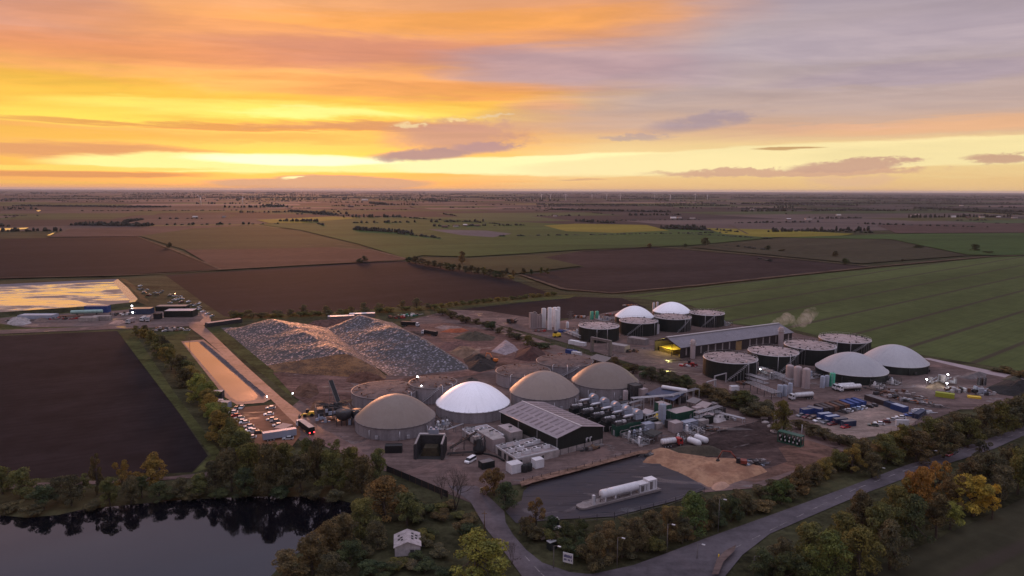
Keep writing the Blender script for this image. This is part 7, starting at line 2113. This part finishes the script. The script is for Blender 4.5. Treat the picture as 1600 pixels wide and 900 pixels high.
P = W(136,492); t = thing('fuel_tank','long pale teal horizontal tank in the farm yard','tank',P,R(14)); MB().capsule((-11,0,2.6),(11,0,2.6),1.5,14).build('vessel', mat('pale_teal', (.30,.45,.42), .5), t)
for x in (-7,7): MB().box(x,0,0,.6,2.4,1.4).build('saddle', M['dark'], t)
P = W(112,496); t = thing('flatbed_trailer','long rusty flatbed trailer left of the pale teal tank','trailer',P,R(10)); MB().box(0,0,1.1,18,2.6,.5).build('deck', M['rust'], t); wheels(t,[-6,-4.6,5],2.5)
container(350,507,26,5,3.0,M['dark'],'long flat shed with red-lit roof above the left silage clamp',None,angle(W(332,508),W(368,503)),'long_shed','shed','c',True,True,mat('pink_roof', (.38,.24,.20)))  # reddish evening light put into the roof's pink colour
for i, (px, py, L) in enumerate(((533,499,20),(566,495,20))): container(px,py,L,6,3.0,M['rim_b'],f'long low pale roofed shed behind the silage clamps, {("left","right")[i]} one','low sheds behind the clamps',R(14),'long_shed','shed','c',True,True,M['white'])
# ------------------------------------------------------------------ lamps, poles, turbines, far farms
def lamp_post(px, pb, pt, label, lit=False, arm=1.4, group='street lamps'):
    P = W(px,pb); h = zat(P,px,pt); t = thing('street_lamp', label, 'street lamp', P, R(-30), group)
    MB().cyl(0,0,0,.11,h,8,.07).build('pole', M['rim_b'], t)
    MB().path([(0,0,h),(arm*.6,0,h+.25),(arm,0,h+.25)],.06,5).build('arm', M['rim_b'], t)
    MB().box(arm+.2,0,h+.15,.9,.36,.2).build('lamp_head', M['white'], t)
for i, (px, pb, pt) in enumerate(((865,889,853),(964,888,840),(1042,863,819),(1089,874,850),(1122,832,780),(1177,899,869),(1372,744,731),(1453,721,704))):
    lamp_post(px,pb,pt,('slim grey street lamp beside the white sign board','slim grey street lamp on the verge left of the tall belt trees','slim street lamp against the dull belt trees','short street lamp on the grass by the road','tall slim street lamp beside the green belt tree','street lamp at the dark wood edge near the junction','street lamp on the far verge midway along the road','street lamp on the far verge near the red car')[i])
def mast_light(px, pb, pt, label, heads=1, power=0):
    P = W(px,pb); h = zat(P,px,pt); t = thing('floodlight', label, 'floodlight', P, 0, 'lit floodlights')
    MB().cyl(0,0,0,.10,h-.2,6).build('mast', M['rim_b'], t)
    k = max(.3, .32*mpp(P)/ .30) * (1 if power else .7)
    MB().lathe([(.05,h-k),(k*.7,h-k*.7),(k,h),(k*.7,h+k*.7),(.05,h+k)], 10).build('lamp', M['lamp'], t)
    if power:
        l = bpy.data.lights.new('floodlight_glow', 'POINT'); l.energy = power; l.color = (.92,.95,1); l.shadow_soft_size = .6
        lo = bpy.data.objects.new('floodlight_glow', l); COL.objects.link(lo); lo.location = (P.x, P.y-1.0, h+.3)
for a in ((652.5,612,588.5,'bright white floodlight on a mast above the clamp front',1,500),(659,628,603,'white floodlight on the rim of the tank behind the white dome',1,250),(557,628,614,'white lamp on the rim of the leftmost low grey tank',1,200),
          (877.5,582,572,'white lamp on the low grey tank behind the middle dome',1,300),(848,580,567,'white lamp on a mast near the bank cabins',1,150),(915,573,559,'white lamp on a mast by the dark teal cabin',1,100),
          (1096,500,490,'left lamp shining on the right end dark tank roof',1,300),(1123,498,488,'right lamp shining on the right end dark tank roof',1,300),(1188,584,576.5,'white lamp on the wall of the lit grey cabin',1,80),
          (1447,605,592.5,'very bright floodlight left of the floodlit brown heap',1,1500),(1479,606,598.5,'bright floodlight right of the floodlit brown heap',1,1500),(1480,596,585,'high white floodlight behind the floodlit machines',1,300),
          (207,490,478,'upper of the two white lamps beside the blue farm shed',1,300),(208,496,488,'lower of the two white lamps beside the blue farm shed',1,200),(417,622,619.5,'small white lamp at the near tip of the long pond',1,0),(457.5,617,614.5,'small white lamp on the grass beside the debris heap',1,0)):
    mast_light(*a)
for (px, pb, pt, lb) in ((757,832,798,'dark telegraph pole beside the access road'),(297,552,528,'thin pole standing at the head of the long pond'),(1182,545,533,'x')):
    if lb == 'x': continue
    P = W(px,pb); h = zat(P,px,pt); t = thing('telegraph_pole', lb, 'pole', P); MB().cyl(0,0,0,.16,h,7,.11).build('pole', M['timber'], t); MB().box(0,0,h-.9,1.6,.12,.14).build('crossarm', M['timber'], t)
P = W(891,503); t = thing('lattice_pylon','small grey lattice pylon behind the far yard','pylon',P,R(20)); h = zat(P,891,486)
b = MB()
for sx in (-1,1):
    for sy in (-1,1): b.tube((sx*1.1,sy*1.1,0),(sx*.25,sy*.25,h),.09,4)
for k in range(6):
    z = h*k/6; s0 = 1.1-.85*k/6; s1 = 1.1-.85*(k+1)/6
    for q in ((-1,-1,1,-1),(1,-1,1,1),(1,1,-1,1),(-1,1,-1,-1)): b.tube((q[0]*s0,q[1]*s0,z),(q[2]*s1,q[3]*s1,z+h/6),.06,4)
b.build('tower', M['rim_b'], t); MB().box(0,0,h*.72,6,.2,.25).build('crossarm', M['rim_b'], t); MB().box(0,0,h*.9,4.4,.2,.25).build('crossarm', M['rim_b'], t)

# traffic island and road markings
LINE = mat('road_paint', (.19,.165,.17), .8, var=.5, scale=.4)
def markings(pts, dash, gap, w, z, name='road_marking', px=True):
    P = [W(*p) for p in pts]; b = MB(); off = 0
    for p, q in zip(P[:-1], P[1:]):
        L = (q-p).length; d = (q-p)/L; n = Vector((-d.y, d.x, 0))*w/2; s = 0
        while s < L:
            e = min(L, s+dash)
            a_, c_ = p+d*s, p+d*e
            b.poly([(a_.x-n.x,a_.y-n.y,z),(c_.x-n.x,c_.y-n.y,z),(c_.x+n.x,c_.y+n.y,z),(a_.x+n.x,a_.y+n.y,z)])
            s += dash+gap
    structure(b.build(name, LINE))
zr = .02+.004*(LAYER[0]+4)
markings([(1900,573),(1600,675),(1520,702),(1420,734),(1337,765),(1280,792),(1215,824),(1147,858),(1120,872)], 4, 5, .32, zr)
0 and markings([(1895,567.5),(1600,668.5),(1506,700.5),(1412,730.5),(1337,758.5),(1256,788.5),(1178,816.5),(1100,844.5),(1040,867.5),(990,885.5)], 60, 0, .2, zr)
markings([(820,870),(845,897),(870,920)], 3, 3, .3, zr)
sheet('traffic_island', [(1112,905),(1120,880),(1132,868),(1150,858),(1147,868),(1130,885),(1122,905)], .1, DIRT)
for i, (px, py) in enumerate(((1123,872),(1133,873))):
    P = W(px,py); t = thing('bollard', f'small pale bollard on the junction island, {("left","right")[i]} one', 'bollard', P, 0, 'bollards on the junction island')
    MB().lathe([(.22,0),(.2,1.0),(.12,1.15),(.02,1.2)], 10).build('body', M['yellow'] if i == 0 else M['white'], t); MB().lathe([(.3,0),(.3,.12)], 10).build('base', M['dark'], t)

# wind turbines
def turbine(px, pb, pt, label, rot, group='distant wind turbines'):
    P = W(px,pb); hub = zat(P,px,pt); t = thing('wind_turbine', label, 'wind turbine', P, 0, group)
    w = max(2.0, .6*mpp(P)*.75)
    MB().cyl(0,0,0,w,hub,10,w*.6).build('tower', M['white'], t)
    MB().box(0,-1.5,hub-1.2,2.4,9,3.0).build('nacelle', M['white'], t)
    for k in range(3):
        a = rot+k*2.0944; Lb = hub*.48; d = (math.cos(a), math.sin(a)); b = MB()
        b.tube((0,-6.5,hub),(d[0]*Lb,-6.5,hub+d[1]*Lb),w*.55,5,w*.25); b.build('blade', M['white'], t)
for i, (px, pb, pt, r0) in enumerate(((314,321,308,.5),(379.5,320.5,308,1.2))): turbine(px,pb,pt,f'pale wind turbine far out on the left plain, {("left","right")[i]} of two',r0)
for i, px in enumerate((846,860,884,925,948,969,1023,1047,1086,1105)): turbine(px,312+(i % 3)*.8,303.5+(i % 2),f'tiny pale wind turbine on the horizon, {ORD[i]} from the left',i*.7,'wind turbines on the horizon')

# scattered farms
def farm(px, pb, wpx, hpx, label, wallm, roofm, n=1):
    P = W(px,pb); k = mpp(P); w, h = wpx*k, max(4, hpx*k*1.6)
    t = thing('farm_building', label, 'farm building', P, R(px % 40-20), 'distant farm buildings')
    MB().box(0,0,0,w,w*.5,h*.62).build('wall', wallm, t)
    b = MB(); i = 0; b.v += [(-w/2-.4,-w*.25-.4,h*.62),(w/2+.4,-w*.25-.4,h*.62),(w/2+.4,w*.25+.4,h*.62),(-w/2-.4,w*.25+.4,h*.62),(-w/2-.4,0,h),(w/2+.4,0,h)]
    for f in ((0,1,5,4),(2,3,4,5),(1,2,5),(3,0,4),(3,2,1,0)): b.face(f)
    b.build('roof', roofm, t)
FW_ = mat('far_white_wall', (.55,.5,.48), .7); FR_ = mat('far_roof', (.12,.075,.065), .8)
for i, (px, pb, wp, hp, wh) in enumerate(((305,340,7,1.5,1),(350,339.5,5,1.5,1),(548,323.5,9,1.5,0),(570,313.5,9,1.5,1),(695,356,9,2.5,0),(712,355,8,2.5,1),(727,354,6,2.5,0),(745,354,8,2,0),(867,338,6,1.5,1),(1052,342,9,2,1),(1062,341,6,2,1),(1082,342,8,2,1),(1232,344,7,1.8,0),(1263,343,10,1.8,1),(1175,328,6,1.5,1),(1310,337,7,1.5,1),(1433,336,6,1.6,1),(1425,338,5,1.6,1),(1490,340,6,1.8,1),(1512,341,6,1.8,0),(1534,340,7,1.8,1),(1560,341,6,1.8,0),(1585,341,8,1.8,1),(1502,322,5,1.4,1))):
    farm(px,pb,wp,hp,f'tiny {("dark","pale")[wh]} farm building on the far plain, {ORD[i]} counted from the left',FW_ if wh else FR_,FR_ if i % 3 else FW_)

# steam
def steam(px0, py, pts, label, dens, seed):
    """drifting steam: overlapping puffs joined in one mesh, lit as a thin cloud"""
    P = W(px0, py); b = MB(); r = random.Random(seed)
    for (px, pyy, rad) in pts:
        z = zat(P, px, pyy); x = (px-px0)*mpp(P)
        R_ = rad*mpp(P); i = len(b.v)
        b.lathe([(.05,z-R_),(R_*.7,z-R_*.7),(R_,z),(R_*.7,z+R_*.7),(.05,z+R_)], 12, x, r.uniform(-1,1))
        k = len(b.v)-i
        b.face([i+11-q for q in range(12)])
    o = b.build('steam_plume', STEAM, None, (P.x,P.y,0)); o['kind'] = 'stuff'; tag(o, label, 'steam')
    return o
def steam_mat(d):
    m = bpy.data.materials.new('steam'); m.use_nodes = True
    g = NT(m.node_tree); out = g.n('ShaderNodeOutputMaterial'); v = g.n('ShaderNodeVolumePrincipled'); g.l(v.outputs[0], out.inputs['Volume'])
    v.inputs['Color'].default_value = (.98,.92,.88,1)
    pos = g.n('ShaderNodeTexCoord').outputs['Object']
    n = g.noise(pos, .10, 5, .6)
    g.put(v.inputs['Density'], g.step(n, .34, .74, 0, d))
    return m
STEAM = steam_mat(.11)
steam(1215,520,[(1205,507,4),(1211,504,5),(1217,502,7),(1224,500,9),(1228,496,9),(1234,499,8)],'thin pale steam drifting off the far end of the barn roof',.3,1)
steam(1245,520,[(1240,510,4),(1246,506,6),(1252,502,10),(1257,497,11),(1263,492,11),(1269,488,9)],'pale steam cloud rising right of the long barn',.3,2)
steam(745,559,[(742,553,5),(746,549,5),(748,545,4),(739,556,4)],'pinkish steam puff rising from the tan straw heap',.3,3)
steam(765,566,[(763,558,4),(767,560,4),(760,556,3)],'smaller pinkish steam puff beside the orange excavator',.3,4)
print('objects', len(bpy.data.objects))
